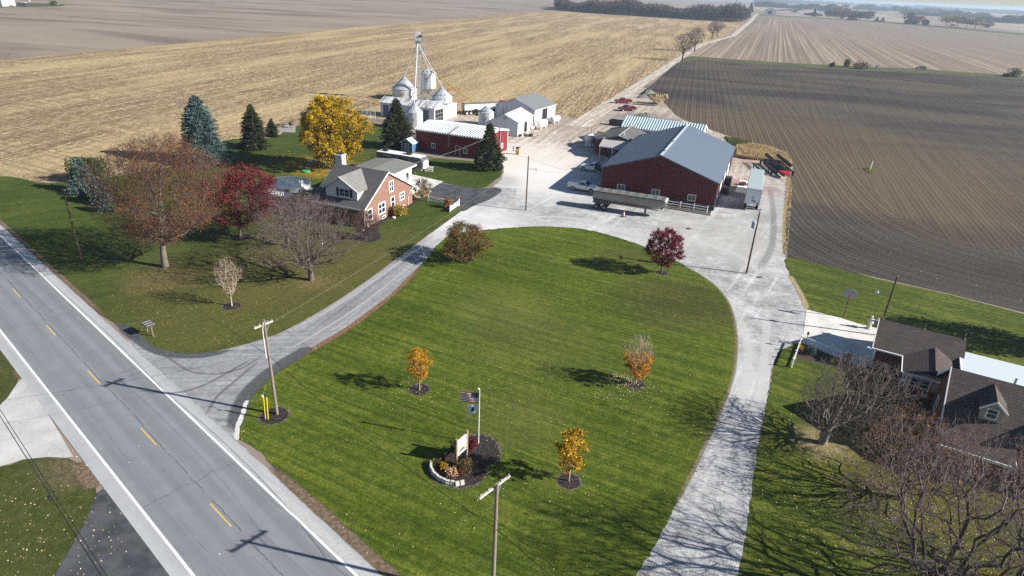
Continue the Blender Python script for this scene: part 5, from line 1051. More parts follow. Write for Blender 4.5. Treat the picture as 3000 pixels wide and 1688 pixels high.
def tree(name, label, px, py, H, R_, seed, cat='tree', tips=700, trunk_h=None, trunk_r=.22, leaves=0, lsize=.14, lmat=None, bmat=None, tmat=None, spread=.35, shape='round', group=None, base=None, flat=1, tip_r=.011, drop=.2, ltop=None, el=1.5, step=.55, low=.6, lean=(0, 0), up=.35, inner=.5, zoff=.09, leafmask=None, lump=.16, clump=1, spr=0, sprl=.55):
    loc = at(px, py) if base is None else Vector((*base, 0)); o = thing(name, label, cat, (loc.x, loc.y, zoff), 0, group)
    trunk_h = trunk_h or H*.22; N, par, rad, dr = skeleton(seed, H, trunk_h, R_, tips, step=step, trunk_r=trunk_r, tip_r=tip_r, shape=shape, low=low, lean=lean, up=up, lump=lump)
    idx = np.arange(1, len(N)); thick = rad[idx] > max(trunk_r*.16, tip_r*1.7); big = idx[thick]; thin = idx[~thick]
    V, F = tubes(N, par, rad, big, 6); link('trunk', npmesh('trunk', V, F), bmat or bark, o)
    parts = [tubes(N, par, rad, thin, 3)]
    if spr:
        g = np.random.default_rng(seed+5); src = thin[g.integers(0, len(thin), spr)]; d = dr[src]*.7+g.normal(0, .6, (spr, 3))+np.array([[0, 0, .25]]); d /= np.linalg.norm(d, axis=1, keepdims=True)
        l = sprl*g.uniform(.5, 1.3, (spr, 1)); e = N[src]+d*l; NN = np.concatenate([N[src], e]); parts.append(tubes(NN, np.concatenate([np.arange(spr), np.arange(spr)]), np.full(2*spr, tip_r*.85), np.arange(spr, 2*spr), 3)); N2 = e
    V, F = cat2(parts)
    if not leaves: link('crown', npmesh('crown', V, F), tmat or twigm, o); return o
    g = np.random.default_rng(seed+99); cand = thin[rad[thin] < max(.02, tip_r*2.2)]; cand = cand[g.random(len(cand)) < clump]
    if leafmask is not None: cand = cand[leafmask(N[cand])]
    pick = cand[g.integers(0, len(cand), leaves)]; P = N[pick]+g.normal(0, 1, (leaves, 3))*spread*(.4+.6*g.random((leaves, 1)))
    LV, LF = leaf_quads(P, lsize, g, el, drop)
    me = npmesh('crown', *cat2([(LV, LF), (V, F)])); o_ = link('crown', me, lmat, o); me.materials.append(tmat or twigm)
    mi = np.zeros(len(LF)+len(F), np.int32); mi[len(LF):] = 1; me.polygons.foreach_set('material_index', mi); return o
def conifer(name, label, px, py, H, R_, seed, lmat, group=None, top=None, whorl=.34, q=.34, gap=.04, base=None, dens=1.0):
    loc = at(px, py) if base is None else Vector((*base, 0)); o = thing(name, label, 'tree', (loc.x, loc.y, .09), R(seed*37 % 360), group); g = np.random.default_rng(seed)
    MB().tube([(0, 0, 0), (0, 0, H*.5), (0, 0, H*.97)], [H*.016+.05, H*.009+.03, .02], 7).build('trunk', barkd, o)
    P, D, B = [], [], MB(); z = H*gap
    while z < H*.985:
        f = z/H; nb = int(11+7*(1-f)); rr = R_*(1-f)**.66*(1 if f > .06 else .85)*(.82+.12*sin(f*9+seed))
        for k in range(nb):
            a = 2*pi*(k+g.random()*.8)/nb+z*2.1; L = rr*g.uniform(.7, 1.08)*(1+.1*sin(3*a+seed)); zz = z+g.uniform(-.15, .15)
            m_ = max(3, int(L/.13*dens)); s = np.linspace(.18, 1, m_); zc = zz+L*(.10*s-.30*s*s+(.12*s**3))+(.25*L*s if f > .85 else 0)
            c = np.stack([cos(a)*L*s, sin(a)*L*s, zc], 1); w_ = (.16+.12*L)*(1-s*.55)
            for rep in range(3):
                off = g.normal(0, 1, (m_, 1))*w_[:, None]*np.array([[-sin(a), cos(a), 0]]); P.append(c+off+np.array([[0, 0, -.05]])*np.abs(off[:, :1])+g.normal(0, .05, (m_, 3)))
                D.append(np.tile([cos(a), sin(a), -.1], (m_, 1))+off*1.2)
        z += whorl*(.55+.6*(1-f))
    P = np.concatenate(P); D = np.concatenate(D); P = np.concatenate([P, np.stack([g.normal(0, .06, 30), g.normal(0, .06, 30), H*g.uniform(.93, 1.0, 30)], 1)]); D = np.concatenate([D, np.tile([0, 0, 1.], (30, 1))])
    V, F = leaf_quads(P, q*.42, g, 2.7, .25, D, .35); link('crown', npmesh('crown', V, F), lmat, o); return o
def shrub(name, label, px, py, H, R_, seed, lmat, n=900, ls=.09, cat='shrub', group=None, stems=True, base=None, z=.1, el=1.6, drop=0, tall=1):
    loc = at(px, py) if base is None else Vector((*base, 0)); o = thing(name, label, cat, (loc.x, loc.y, z), 0, group); g = np.random.default_rng(seed)
    p = g.normal(0, 1, (n, 3)); p /= np.linalg.norm(p, axis=1, keepdims=True); r = g.random((n, 1))**.4; lump = 1+.18*np.sin(p[:, :1]*5+seed)+.15*np.sin(p[:, 1:2]*6+seed*2)
    P = p*r*lump*np.array([[R_, R_, H*.55]])+np.array([[0, 0, H*.48]]); P[:, 2] = np.abs(P[:, 2]); V, F = leaf_quads(P, ls, g, el, drop); link('foliage', npmesh('foliage', V, F), lmat, o)
    mb = MB()
    for k in range(9): a = 2*pi*k/9+seed; mb.tube([(0, 0, 0), (cos(a)*R_*.35, sin(a)*R_*.35, H*.45), (cos(a)*R_*.7, sin(a)*R_*.7, H*.8)], [.025, .016, .006], 4)
    mb.build('stems', barkd, o); return o
gold = leafmat('golden_leaves', [(.10, .065, .006), (.28, .18, .008), (.52, .34, .012), (.68, .48, .03)]); rust = leafmat('rusty_leaves', [(.085, .03, .014), (.17, .06, .018), (.26, .10, .025), (.26, .14, .05)], .2)
crim = leafmat('crimson_leaves', [(.045, .009, .012), (.11, .016, .021), (.18, .028, .032), (.26, .065, .06)]); wine = leafmat('wine_leaves', [(.05, .008, .015), (.12, .014, .028), (.22, .028, .045), (.34, .06, .08)])
crab = leafmat('crab_leaves', [(.05, .05, .015), (.11, .10, .025), (.20, .15, .045), (.15, .045, .025), (.25, .22, .07)]); orng = leafmat('orange_leaves', [(.14, .055, .008), (.40, .17, .012), (.62, .30, .015), (.66, .42, .04)])
amber = leafmat('amber_leaves', [(.07, .035, .006), (.30, .16, .01), (.64, .42, .02), (.70, .36, .03)]); blues = leafmat('blue_needles', [(.018, .035, .034), (.05, .085, .08), (.10, .15, .145), (.16, .22, .21)], .1)
darks = leafmat('dark_needles', [(.012, .018, .010), (.028, .038, .018), (.05, .062, .028), (.085, .095, .045)], .1); greenb = leafmat('green_leaves', [(.02, .04, .01), (.05, .08, .02), (.09, .12, .03)], .25)
olive = leafmat('olive_leaves', [(.05, .04, .018), (.10, .08, .03), (.16, .13, .05), (.10, .055, .03)])

tree('rusty_tree', 'very large spreading tree with thin rust brown leaves near the road', 416, 672, 16.6, 8.0, 11, tips=4200, trunk_h=3.4, trunk_r=.34, leaves=24000, lump=.22, spr=15000, lsize=.085, lmat=rust, bmat=M('brown_grey_bark', (.14, .12, .10), .95, var=.35, scale=3), tmat=twigm, spread=.5, step=.7, tip_r=.011, low=1.0, lean=(1.6, .6), clump=.6)
tree('bare_tree', 'medium bare tree with purple grey twigs in front of the brick house', 783, 705, 10.8, 6.6, 21, lump=.28, spr=3200, tips=2600, trunk_h=1.5, trunk_r=.3, bmat=bark, tmat=twigr, tip_r=.012, low=1.2, step=.5)
tree('bare_tree', 'bare spreading tree between the crimson tree and the house', 700, 640, 8.5, 5.6, 24, lump=.28, spr=2000, tips=1500, trunk_h=1.3, trunk_r=.22, tmat=twigr, tip_r=.011, low=1.2, step=.5, base=(-31.5, 82.5))
tree('birch_sapling', 'pale leafless young tree in a mulch ring near the road', 583, 770, 5.9, 1.7, 31, spr=700, sprl=.4, tips=380, trunk_h=1.3, trunk_r=.085, bmat=barkp, tmat=M('pale_twigs', (.40, .29, .24), .9), tip_r=.009, step=.35, shape='vase', low=.9, up=1.5)
tree('crimson_tree', 'crimson leaved tree left of the covered swimming pool', 605, 597, 10.2, 5.9, 41, lean=(1.5, 0), lump=.24, clump=.35, tips=1300, trunk_h=2.0, trunk_r=.24, leaves=17000, lsize=.14, lmat=crim, spread=.42, low=.9)
tree('golden_maple', 'large golden yellow maple behind the house', 839, 425, 14.1, 6.4, 51, lump=.3, clump=.22, tips=2000, trunk_h=2.3, trunk_r=.38, leaves=52000, lsize=.15, lmat=gold, spread=.42, low=.6, el=1.9, drop=.6, bmat=barkd)
tree('red_maple', 'round deep red maple on the right of the oval lawn', 1663, 686, 6.4, 2.75, 61, clump=.4, tips=700, trunk_h=1.1, trunk_r=.1, leaves=13000, lsize=.1, lmat=wine, spread=.2, low=1.0, step=.3, shape='round')
tree('crabapple_tree', 'low round crabapple with mixed red and olive leaves beside the driveway', 1168, 655, 5.3, 3.5, 71, lump=.2, clump=.3, tips=900, trunk_h=.8, trunk_r=.15, leaves=15000, lsize=.1, lmat=crab, spread=.3, low=.2, step=.35)
tree('young_maple', 'slim orange yellow young tree on the left of the lawn', 1055, 981, 4.4, 1.3, 81, tip_r=.005, clump=.5, lump=.25, tips=240, trunk_h=1.15, trunk_r=.055, leaves=4200, lsize=.07, lmat=orng, spread=.14, low=1.0, step=.25, shape='oval', bmat=barkp, group='young yellow trees in mulch rings')
tree('young_maple', 'orange young tree with bare pale top twigs above fallen leaves', 1598, 966, 5.4, 1.75, 82, tip_r=.0075, clump=.5, lump=.2, spr=500, sprl=.45, tips=380, trunk_h=.85, trunk_r=.06, leaves=6000, lsize=.075, lmat=orng, spread=.15, low=.8, step=.28, shape='oval', bmat=barkp, tmat=M('pale_twigs', (.40, .29, .24), .9), leafmask=lambda p: p[:, 2] < 3.0, group='young yellow trees in mulch rings')
tree('young_maple', 'bright amber young tree to the right of the sign bed', 1430, 1210, 4.9, 1.45, 83, tip_r=.005, clump=.4, lump=.28, tips=330, trunk_h=1.0, trunk_r=.06, leaves=4200, lsize=.095, lmat=amber, spread=.15, low=1.0, step=.25, shape='oval', bmat=barkp, group='young yellow trees in mulch rings')
# bare trees on the right
tree('bare_tree', 'bare wide tree with twisted pale trunk on the right lawn', 2067, 1115, 7.6, 5.0, 91, spr=4500, sprl=.4, tips=2100, trunk_h=1.4, trunk_r=.27, bmat=M('pale_grey_bark', (.2, .175, .14), .95), tmat=twigr, low=1.0, step=.38, tip_r=.0085, lean=(3.0, .6))
tree('bare_tree', 'bare tree with brown twigs beside the dark brick house', 2290, 1300, 7.2, 5.0, 92, spr=1800, sprl=.4, tips=1300, trunk_h=1.3, trunk_r=.24, tmat=twigr, low=1.0, step=.38, tip_r=.0085, base=tuple(at(2265, 1255))[:2], leaves=3200, lsize=.08, lmat=leafmat('sparse_amber', [(.10, .05, .02), (.24, .12, .03), (.40, .22, .05)]), spread=.25)
tree('bare_tree', 'large bare tree with many long dark limbs in the lower right corner', 2330, 1560, 12.8, 7.6, 93, spr=9000, sprl=.45, tips=2600, trunk_h=2.0, trunk_r=.36, bmat=barkd, tmat=twigr, low=1.1, step=.42, tip_r=.0075, base=tuple(at(2325, 1535))[:2])
tree('bare_tree', 'bare tree by the lower right edge in front of the porch', 2560, 1420, 8.2, 5.2, 94, spr=1800, sprl=.4, tips=1300, trunk_h=1.6, trunk_r=.3, bmat=barkd, tmat=twigr, low=1.0, step=.42, tip_r=.0085, base=tuple(at(2560, 1470))[:2])
tree('yellow_tree', 'small yellow leaved tree at the bottom right corner', 2470, 1600, 4.2, 1.5, 95, tip_r=.006, tips=300, trunk_h=1.0, trunk_r=.07, leaves=2600, lsize=.11, lmat=amber, spread=.16, low=1.0, step=.3, base=tuple(at(2470, 1580))[:2])
tree('bare_shrub', 'leafless multi stemmed shrub at the corner of the brick house', 920, 603, 4.4, 2.6, 96, cat='shrub', spr=1800, sprl=.4, tips=700, trunk_h=.5, trunk_r=.11, tmat=twigm, low=.8, step=.3, tip_r=.014, shape='vase')
# lane trees
for i, (x, y, h, r_, lb) in enumerate([(1715, 153, 14.5, 6.2, 'first and nearest bare tree on the far lane'), (1746, 130, 14.5, 6, 'bare tree just behind the nearest one on the far lane'), (1790, 98, 14, 6, 'left one of the two farther bare trees on the lane'), (1803, 91, 14.5, 6.2, 'right one of the two farther bare trees on the lane')]):
    tree('bare_tree', lb, x, y, h, r_, 101+i, tips=420, spr=1200, sprl=1.1, trunk_h=4.2, trunk_r=.4, tmat=twigr, bmat=barkd, low=1.0, step=1.1, tip_r=.035, group='bare trees along the far lane')
# the tree outside the frame at right that throws the shade across the lawn
tree('spruce', 'dark tree at the right edge whose branches reach into view', 2660, 830, 11, 4.0, 121, tips=900, trunk_h=2, trunk_r=.3, leaves=7000, lsize=.22, lmat=darks, spread=.5, low=.8, base=(63.5, 62.5))
# conifers
conifer('blue_spruce', 'tall blue grey spruce at the edge of the stubble field', 515, 408, 12.8, 6.9, 1, blues)
conifer('spruce', 'dark green spruce with a small one beside it near the patio', 643, 373, 9.2, 4.5, 2, darks)
conifer('spruce', 'small dark spruce tucked right beside a larger dark spruce', 686, 344, 3.9, 2.3, 3, darks)
conifer('spruce', 'broad dark spruce between the white shed and the blue playhouse', 1000, 372, 10.8, 5.6, 4, darks)
conifer('spruce', 'pointed dark spruce in front of the red shed gable', 1229, 426, 9.3, 4.2, 5, darks)
conifer('blue_spruce', 'pale blue spruce, tallest of the small cluster on the left lawn', 216, 482, 5.6, 3.3, 6, blues)
conifer('blue_spruce', 'small blue spruce at the foot of the cluster on the left', 211, 502, 2.1, 1.1, 7, blues)
conifer('blue_spruce', 'blue spruce at the right of the small cluster', 256, 512, 4.0, 2.5, 8, blues)
conifer('blue_spruce', 'lowest small green blue spruce nearest the road', 264, 532, 2.9, 1.8, 9, blues)
conifer('blue_spruce', 'tiny blue spruce at the foot of the tall one', 512, 417, 1.6, .8, 10, blues)
shrub('round_bush', 'round green bush behind the small spruces on the left', 225, 455, 4.2, 2.9, 11, greenb, 5200, .2, cat='bush')
# ---- far woods and tree lines
def woodmass(name, pts, depth, h, n, seed, cols, lsize=.9, kind='stuff', label=None, cat=None, r=3.2, trunks=True, gaps=0):
    """many tree crowns of twig clumps over thin trunks along a line of ground points"""
    g = np.random.default_rng(seed); P = [at(*p) for p in pts]; seg = np.array([(P[i+1]-P[i]).length for i in range(len(P)-1)]); tot = seg.sum(); Vs = []; LP = []; LS = []
    for k in range(n):
        s = g.random()*tot; i = 0
        while s > seg[i]: s -= seg[i]; i += 1
        b = P[i].lerp(P[i+1], s/seg[i]); away = Vector((b.x, b.y, 0)).normalized(); d = g.random()**1.2*depth; c = b+away*d+Vector((g.normal(0, 1.5), 0, 0)); hh = h*g.uniform(.6, 1.15)*(.86+.2*sin(b.x*.045+seed)+.12*sin(b.x*.13)); rr = r*g.uniform(.7, 1.3)
        if trunks and d < depth*.5:
            Vs.append((np.array([[c.x, c.y, 0], [c.x+g.normal(0, .4), c.y, hh*.8]]), .12+.1*g.random()))
        m_ = int(g.uniform(60, 90)*(1 if d < depth*.35 else .5)*(1 if trunks else 1.5)); q = g.normal(0, .5, (m_, 3))*np.array([[rr, rr, hh*.28]]); LP.append(q+np.array([[c.x, c.y, hh*.62]])); LS.append(np.full(m_, g.random()))
    LP = np.concatenate(LP); LP[:, 2] = np.clip(LP[:, 2], .3, None); V, F = leaf_quads(LP, lsize, g, 2.2, -.6)
    if Vs:
        N = np.concatenate([v for v, _ in Vs]); par = np.arange(len(N))-1; rad = np.repeat([r_ for _, r_ in Vs], 2); tv, tf = tubes(N, par, rad, np.arange(1, len(N), 2), 3); V2, F2 = cat2([(V, F), (tv, tf)])
    else: V2, F2 = V, F
    me = npmesh(name, V2, F2); o = link(name, me, cols); 
    if Vs: me.materials.append(M('distant_trunks', (.13, .115, .105), .95)); mi = np.zeros(len(F2), np.int32); mi[len(F):] = 1; me.polygons.foreach_set('material_index', mi)
    return tagset(o, label, cat, None, kind)
wd = leafmat('wood_twigs', [(.045, .034, .030), (.075, .056, .046), (.12, .078, .055), (.06, .055, .035)], .1); wy = leafmat('wood_yellow', [(.14, .11, .05), (.24, .18, .08), (.18, .15, .08)], .1); wg = leafmat('wood_green', [(.02, .03, .02), (.04, .05, .03)], .1); wr = leafmat('wood_russet', [(.14, .09, .05), (.24, .14, .08), (.1, .08, .06)], .1)
woodmass('woods', [(1398, 26), (1500, 34), (1640, 43), (1760, 51), (1868, 57)], 190, 20, 3300, 1, wd, 1.1, label='bare brown wood beyond the stubble field', cat='woods')
woodmass('woods', [(1868, 56), (1880, 44), (1876, 34)], 30, 14, 120, 2, wd, .9, label='thin end of the wood beside the far lane', cat='woods')
for i, (pts, dep, h, n, mt, sz) in enumerate([([(1900, 17), (1990, 22), (2070, 26), (2110, 31)], 120, 17, 2000, wd, 2.4), ([(2270, 36), (2360, 42), (2480, 47)], 160, 17, 1700, wd, 2.8), ([(2468, 55), (2575, 60), (2760, 72)], 220, 17, 900, wd, 2.2), ([(1900, 8), (2100, 12), (2300, 22), (2575, 38), (2800, 55)], 500, 22, 4200, wd, 5), ([(1990, 2), (2300, 12), (2575, 28), (2900, 48)], 1400, 28, 4200, wd, 10),
      ([(2085, 41), (2190, 46)], 60, 14, 260, wd, 1.6), ([(2150, 24), (2400, 36)], 200, 19, 1600, wd, 3.4)]):
    woodmass('tree_line', pts, dep, h, n, 10+i, mt, sz, trunks=False, r=4.5+sz, label='hazy tree line stretching below the horizon', cat='tree line')
def fartree(lb, px, py, H, R_, seed, mat, con=False, group='single trees and groves on the far plain', name='distant_tree'):
    p = at(px, py); o = thing(name, lb, 'tree', (p.x, p.y, .05), 0, group); g = np.random.default_rng(seed); n = 420
    if con: z = g.random(n)**1.4; r = (1-z)*R_*g.random(n)**.4; a = g.random(n)*6.283; P = np.stack([r*np.cos(a), r*np.sin(a), .5+z*H*.97], 1)
    else: q = g.normal(0, 1, (n, 3)); q /= np.linalg.norm(q, axis=1, keepdims=True); q *= g.random((n, 1))**.45; q *= 1+.2*np.sin(q*5+seed); P = q*np.array([[R_, R_, H*.38]])+np.array([[0, 0, H*.62]])
    V, F = leaf_quads(P, H*.085, g, 1.8, -.3); link('crown', npmesh('crown', V, F), mat, o); MB().tube([(0, 0, 0), (.2, 0, H*.3), (0, 0, H*.75)], [H*.03, H*.022, H*.008], 5).build('trunk', barkd, o)
k = 0
for lb, x, y, h, r_, mt, c in [('hazy russet tree in the row beyond the striped field', 2008+440*.3885/K*0+45*0+0, 0, 0, 0, wr, 0)][:0]: pass
def z3(zx, zy): return zs(2300, 0, 700, zx, zy, 2574)
for lb, zx, zy, h, r_, mt, c in [('low rounded dark tree left of the distant red shed', 100, 152, 9, 9, wd, 0), ('dark conifer right of the distant red shed', 310, 178, 17, 6, wg, 1), ('dark evergreen clump left of the russet tree', 450, 190, 15, 9, wg, 0), ('russet orange tree beyond the striped field', 553, 200, 19, 10, wr, 0), ('narrow dark tree right of the russet tree', 612, 200, 12, 5, wg, 1), ('bare brown tree behind the narrow dark one', 650, 190, 20, 10, wd, 0),
      ('dark cone shaped evergreen beside a brown one', 700, 215, 13, 6, wg, 1), ('brown cone shaped evergreen in the middle of the row', 742, 218, 15, 7, wr, 1), ('dark leaning tree at the middle of the row', 800, 222, 15, 9, wg, 0), ('rounded grey brown tree at the row end', 880, 225, 12, 9, wd, 0), ('small dark rounded evergreen, left of a pair', 985, 235, 9, 5.5, wg, 1), ('small dark rounded evergreen, right of a pair', 1047, 238, 9, 5, wg, 1),
      ('tall bare tree over a dark farm shed', 1330, 262, 20, 12, wd, 0), ('brownish tree beside the second dark shed', 1440, 268, 16, 9, wr, 0), ('pale yellow tree, left of the yellow grove', 1730, 285, 19, 15, wy, 0), ('bright yellow tree in the yellow grove', 1850, 295, 21, 15, wy, 0), ('greenish yellow tree of the yellow grove', 1950, 300, 18, 14, wy, 0), ('yellow tree at the right end of the grove', 2045, 308, 19, 14, wy, 0), ('bare brown tree after the yellow grove', 2170, 318, 12, 9, wd, 0), ('dark bush under the yellow grove', 1790, 298, 6, 7, wg, 0), ('grey tree near the far white shed', 1540, 150, 22, 16, wd, 0), ('hazy tree right of the far white shed', 1700, 165, 22, 18, wd, 0), ('tall hazy tree on the skyline', 1180, 130, 26, 13, wd, 0), ('hazy grey tree on the skyline at left', 640, 110, 24, 16, wd, 0), ('faint tall tree on the skyline', 900, 115, 26, 16, wd, 0)]:
    k += 1; x, y = z3(zx, zy); fartree(lb, x, y, h, r_, 300+k, mt, c)
for lb, zx, zy, h, r_, mt in [('dark conifer left of the far road end', 2070, 140, 20, 8, wg), ('dark conifer beside the far road end', 2120, 138, 17, 9, wg), ('dark conifer left of the distant red roofed barn', 2200, 132, 22, 8, wg)]:
    k += 1; x, y = zs(1600, 0, 700, zx, zy, 2574); fartree(lb, x, y, h, r_, 300+k, mt, 1)
# far farm buildings
def farshed(lb, x, y, w, d, h, wall, roof, rz=-20, name='distant_shed'):
    p = at(x, y); o = thing(name, lb, 'shed', (p.x, p.y, .05), R(rz), 'farm sheds on the far plain'); MB().prism([(0, 0), (w, 0), (w, h), (w/2, h*1.45), (0, h)], 0, d, 'y').build('wall', wall, o)
    MB().prism([(-.4, h), (w/2, h*1.5), (w+.4, h), (w+.4, h-.3), (w/2, h*1.5-.3), (-.4, h-.3)], -.4, d+.4, 'y').build('roof', roof, o); MB().bx(w*.3, w*.6, -.08, -.01, .05, h*.8).build('door', DARK, o)
farshed('distant barn with red roof and white end wall at the far lane', *zs(1600, 0, 700, 2350, 152, 2574), 26, 30, 9, WHITE, M('faded_red_roof', (.35, .12, .1)))
farshed('low distant shed with reddish wall beyond the striped field', *z3(205, 165), 40, 16, 4.5, M('brick_red_wall', (.22, .11, .1)), M('dull_red_roof', (.24, .13, .12)))
farshed('dark distant shed under the tall bare tree', *z3(1290, 255), 22, 14, 5, M('dark_shed_wall', (.07, .06, .06)), M('dark_shed_roof', (.09, .08, .08)))
farshed('second dark distant shed by the brownish tree', *z3(1480, 270), 10, 10, 7, M('dark_shed_wall', (.07, .06, .06)), M('dark_shed_roof', (.09, .08, .08)))
farshed('far pale shed with blue grey roof in the haze', *z3(1400, 152), 45, 25, 6, M('dull_metal', (.3, .32, .34)), M('far_blue_roof', (.2, .25, .3)))
farshed('far white shed in the haze', *z3(1500, 162), 30, 20, 7, WHITE, WHITE)
farshed('tiny white house roof in the haze at right', *z3(2045, 150), 26, 20, 6, WHITE, M('dull_metal', (.3, .32, .34)))
# growth and car on the grass strip
stripd = leafmat('dry_bush_leaves', [(.08, .055, .045), (.14, .10, .07), (.18, .14, .08)]); stripg = leafmat('olive_bush_leaves', [(.08, .09, .03), (.16, .16, .06)])
for lb, zx, zy, h, r_, mt in [('small dark bush, first on the grass strip', 505, 725, 2.5, 1.5, stripd), ('upright yellowish bush on the grass strip', 660, 720, 4.5, 1.6, stripg), ('wide purple brown bush on the grass strip', 810, 742, 3.8, 4.5, stripd), ('rounded olive bush near the right edge of the strip', 2465, 832, 5, 3.2, stripg), ('small low bush near the olive one', 2385, 828, 1.5, 2.5, stripd)]:
    x, y = z3(zx, zy); shrub('bush', lb, x, y, h, r_, 400+zx, mt, 700, .4, cat='bush')
x, y = z3(992, 745); p = at(x, y); b = thing('marker_box', 'small grey box on post standing in the grass strip', 'box', (p.x, p.y, .05)); MB().box((0, 0, 1.3), (1.6, 1.2, 1.6)).build('box', GREYP, b); MB().box((0, 0, .3), (.3, .3, .6)).build('post', WOOD, b)
p = at(*z3(1460, 748)); pickup('parked_car', 'small pale pinkish car far away on the grass strip', (p.x, p.y), R(150), carpaint('dusty_pink_paint', (.5, .38, .38)), suv=True, cat='car', z=.05)
# top left corner: pickup, trailer, building edge
def z7(zx, zy): return zs(0, 0, 240, zx, zy, 2576)
p = at(*z7(370, 200)); pickup('pickup_truck', 'white pickup towing a black cargo trailer far off at top left', (p.x, p.y), R(168), whitep, z=.05)
p = at(*z7(560, 195)); ct = thing('cargo_trailer', 'black enclosed cargo trailer with white edges far off at top left', 'trailer', (p.x, p.y, .05), R(-14)); MB().bx(0, 8.5, 0, 2.6, .6, 3.2).build('box', M('navy_trailer', (.03, .045, .07), .4), ct)
mb = MB(); mb.bx(-.06, 8.56, -.06, 2.66, 3.2, 3.36); mb.bx(-.08, .02, -.08, .02, .6, 3.2); mb.build('trim', WHITE, ct)
for x in (5, 6.2): wheel(ct, x, -.02, .4, .25, .25, RIM, -1); wheel(ct, x, 2.62, .4, .25, .25, RIM, 1)
p = at(*z7(60, 200)); wb = thing('white_shed', 'corner of a white metal shed at the top left edge', 'shed', (p.x, p.y, .05), R(-14)); MB().bx(-14, .8, 0, 12, 0, 5.5).build('wall', WHITE, wb); MB().prism([(-.4, 5.4), (6, 7), (12.4, 5.4), (12.4, 5.5), (6, 7.2), (-.4, 5.6)], -14.4, 1.2, 'x').build('roof', M('dull_metal', (.3, .32, .34)), wb)
for i, (zx, zy) in enumerate(((942, 60), (1825, 150))):
    p = at(*z7(zx, zy+8)); q = thing('field_marker', ('white marker post behind the black cargo trailer', 'cream marker post at the end of the far lawn')[i], 'post', (p.x, p.y, .03)); MB().lathe([(0, 0), (.25, 0), (.25, 3.0), (0, 3.1)], 8).build('post', WHITE, q)
x, y = z7(1700, 165); shrub('bush', 'lone dark bush at the tip of the far lawn', x, y, 4, 3.5, 450, stripg, 500, .6, cat='bush')
# ================= YARD OBJECTS =================
def tank(name, lb, px, py, rz, L_, r, zc, mat=WHITE, legs=True, extra=None, z=.07, cat='tank'):
    p = at(px, py); o = thing(name, lb, cat, (p.x, p.y, z), rz); k = r*.45
    MB().lathe([(0, -L_/2), (r*.55, -L_/2+.06*r), (r*.9, -L_/2+k*.6), (r, -L_/2+k), (r, L_/2-k), (r*.9, L_/2-k*.6), (r*.55, L_/2-.06*r), (0, L_/2)], 24, (0, 0, zc), 'x').build('shell', mat, o, smooth=True)
    if legs:
        for x in (-L_*.3, L_*.3):
            MB().bx(x-.1, x+.1, -r*.7, r*.7, 0, zc-r*.6).build('cradle', mat if legs == 1 else GREYP, o)
    MB().lathe([(0, 0), (.16, 0), (.16, .16), (0, .2)], 10, (0, 0, zc+r-.02)).build('valve_dome', GREYP, o); return o
TT = lambda x, y: zs(1440, 280, 240, x, y)
ta = at(*TT(1560, 1075)); tb = at(*TT(1700, 1030)); 
tank('propane_tank', 'fatter white fuel tank lying between the two white barn doorways', *TT(1560, 1050), R(58), 4.2, 1.05, 1.35)
tank('propane_tank', 'slimmer white fuel tank lying at the far corner of the grey roofed barn', *TT(1990, 870), R(58), 4.0, .8, 1.15)
p = at(*TT(1260, 1190)); o = thing('small_fuel_tank', 'small white fuel tank on a dark stand beside the clutter by the white barn', 'tank', (p.x, p.y, .07), R(60)); MB().lathe([(0, -.7), (.42, -.62), (.45, 0), (.42, .62), (0, .7)], 16, (0, 0, 1.35), 'x').build('shell', WHITE, o); mb = MB(); [mb.bar((x, y, 0), (x*.8, y*.8, 1.0), .07) for x in (-.5, .5) for y in (-.4, .4)]; mb.build('stand', BLACK, o)
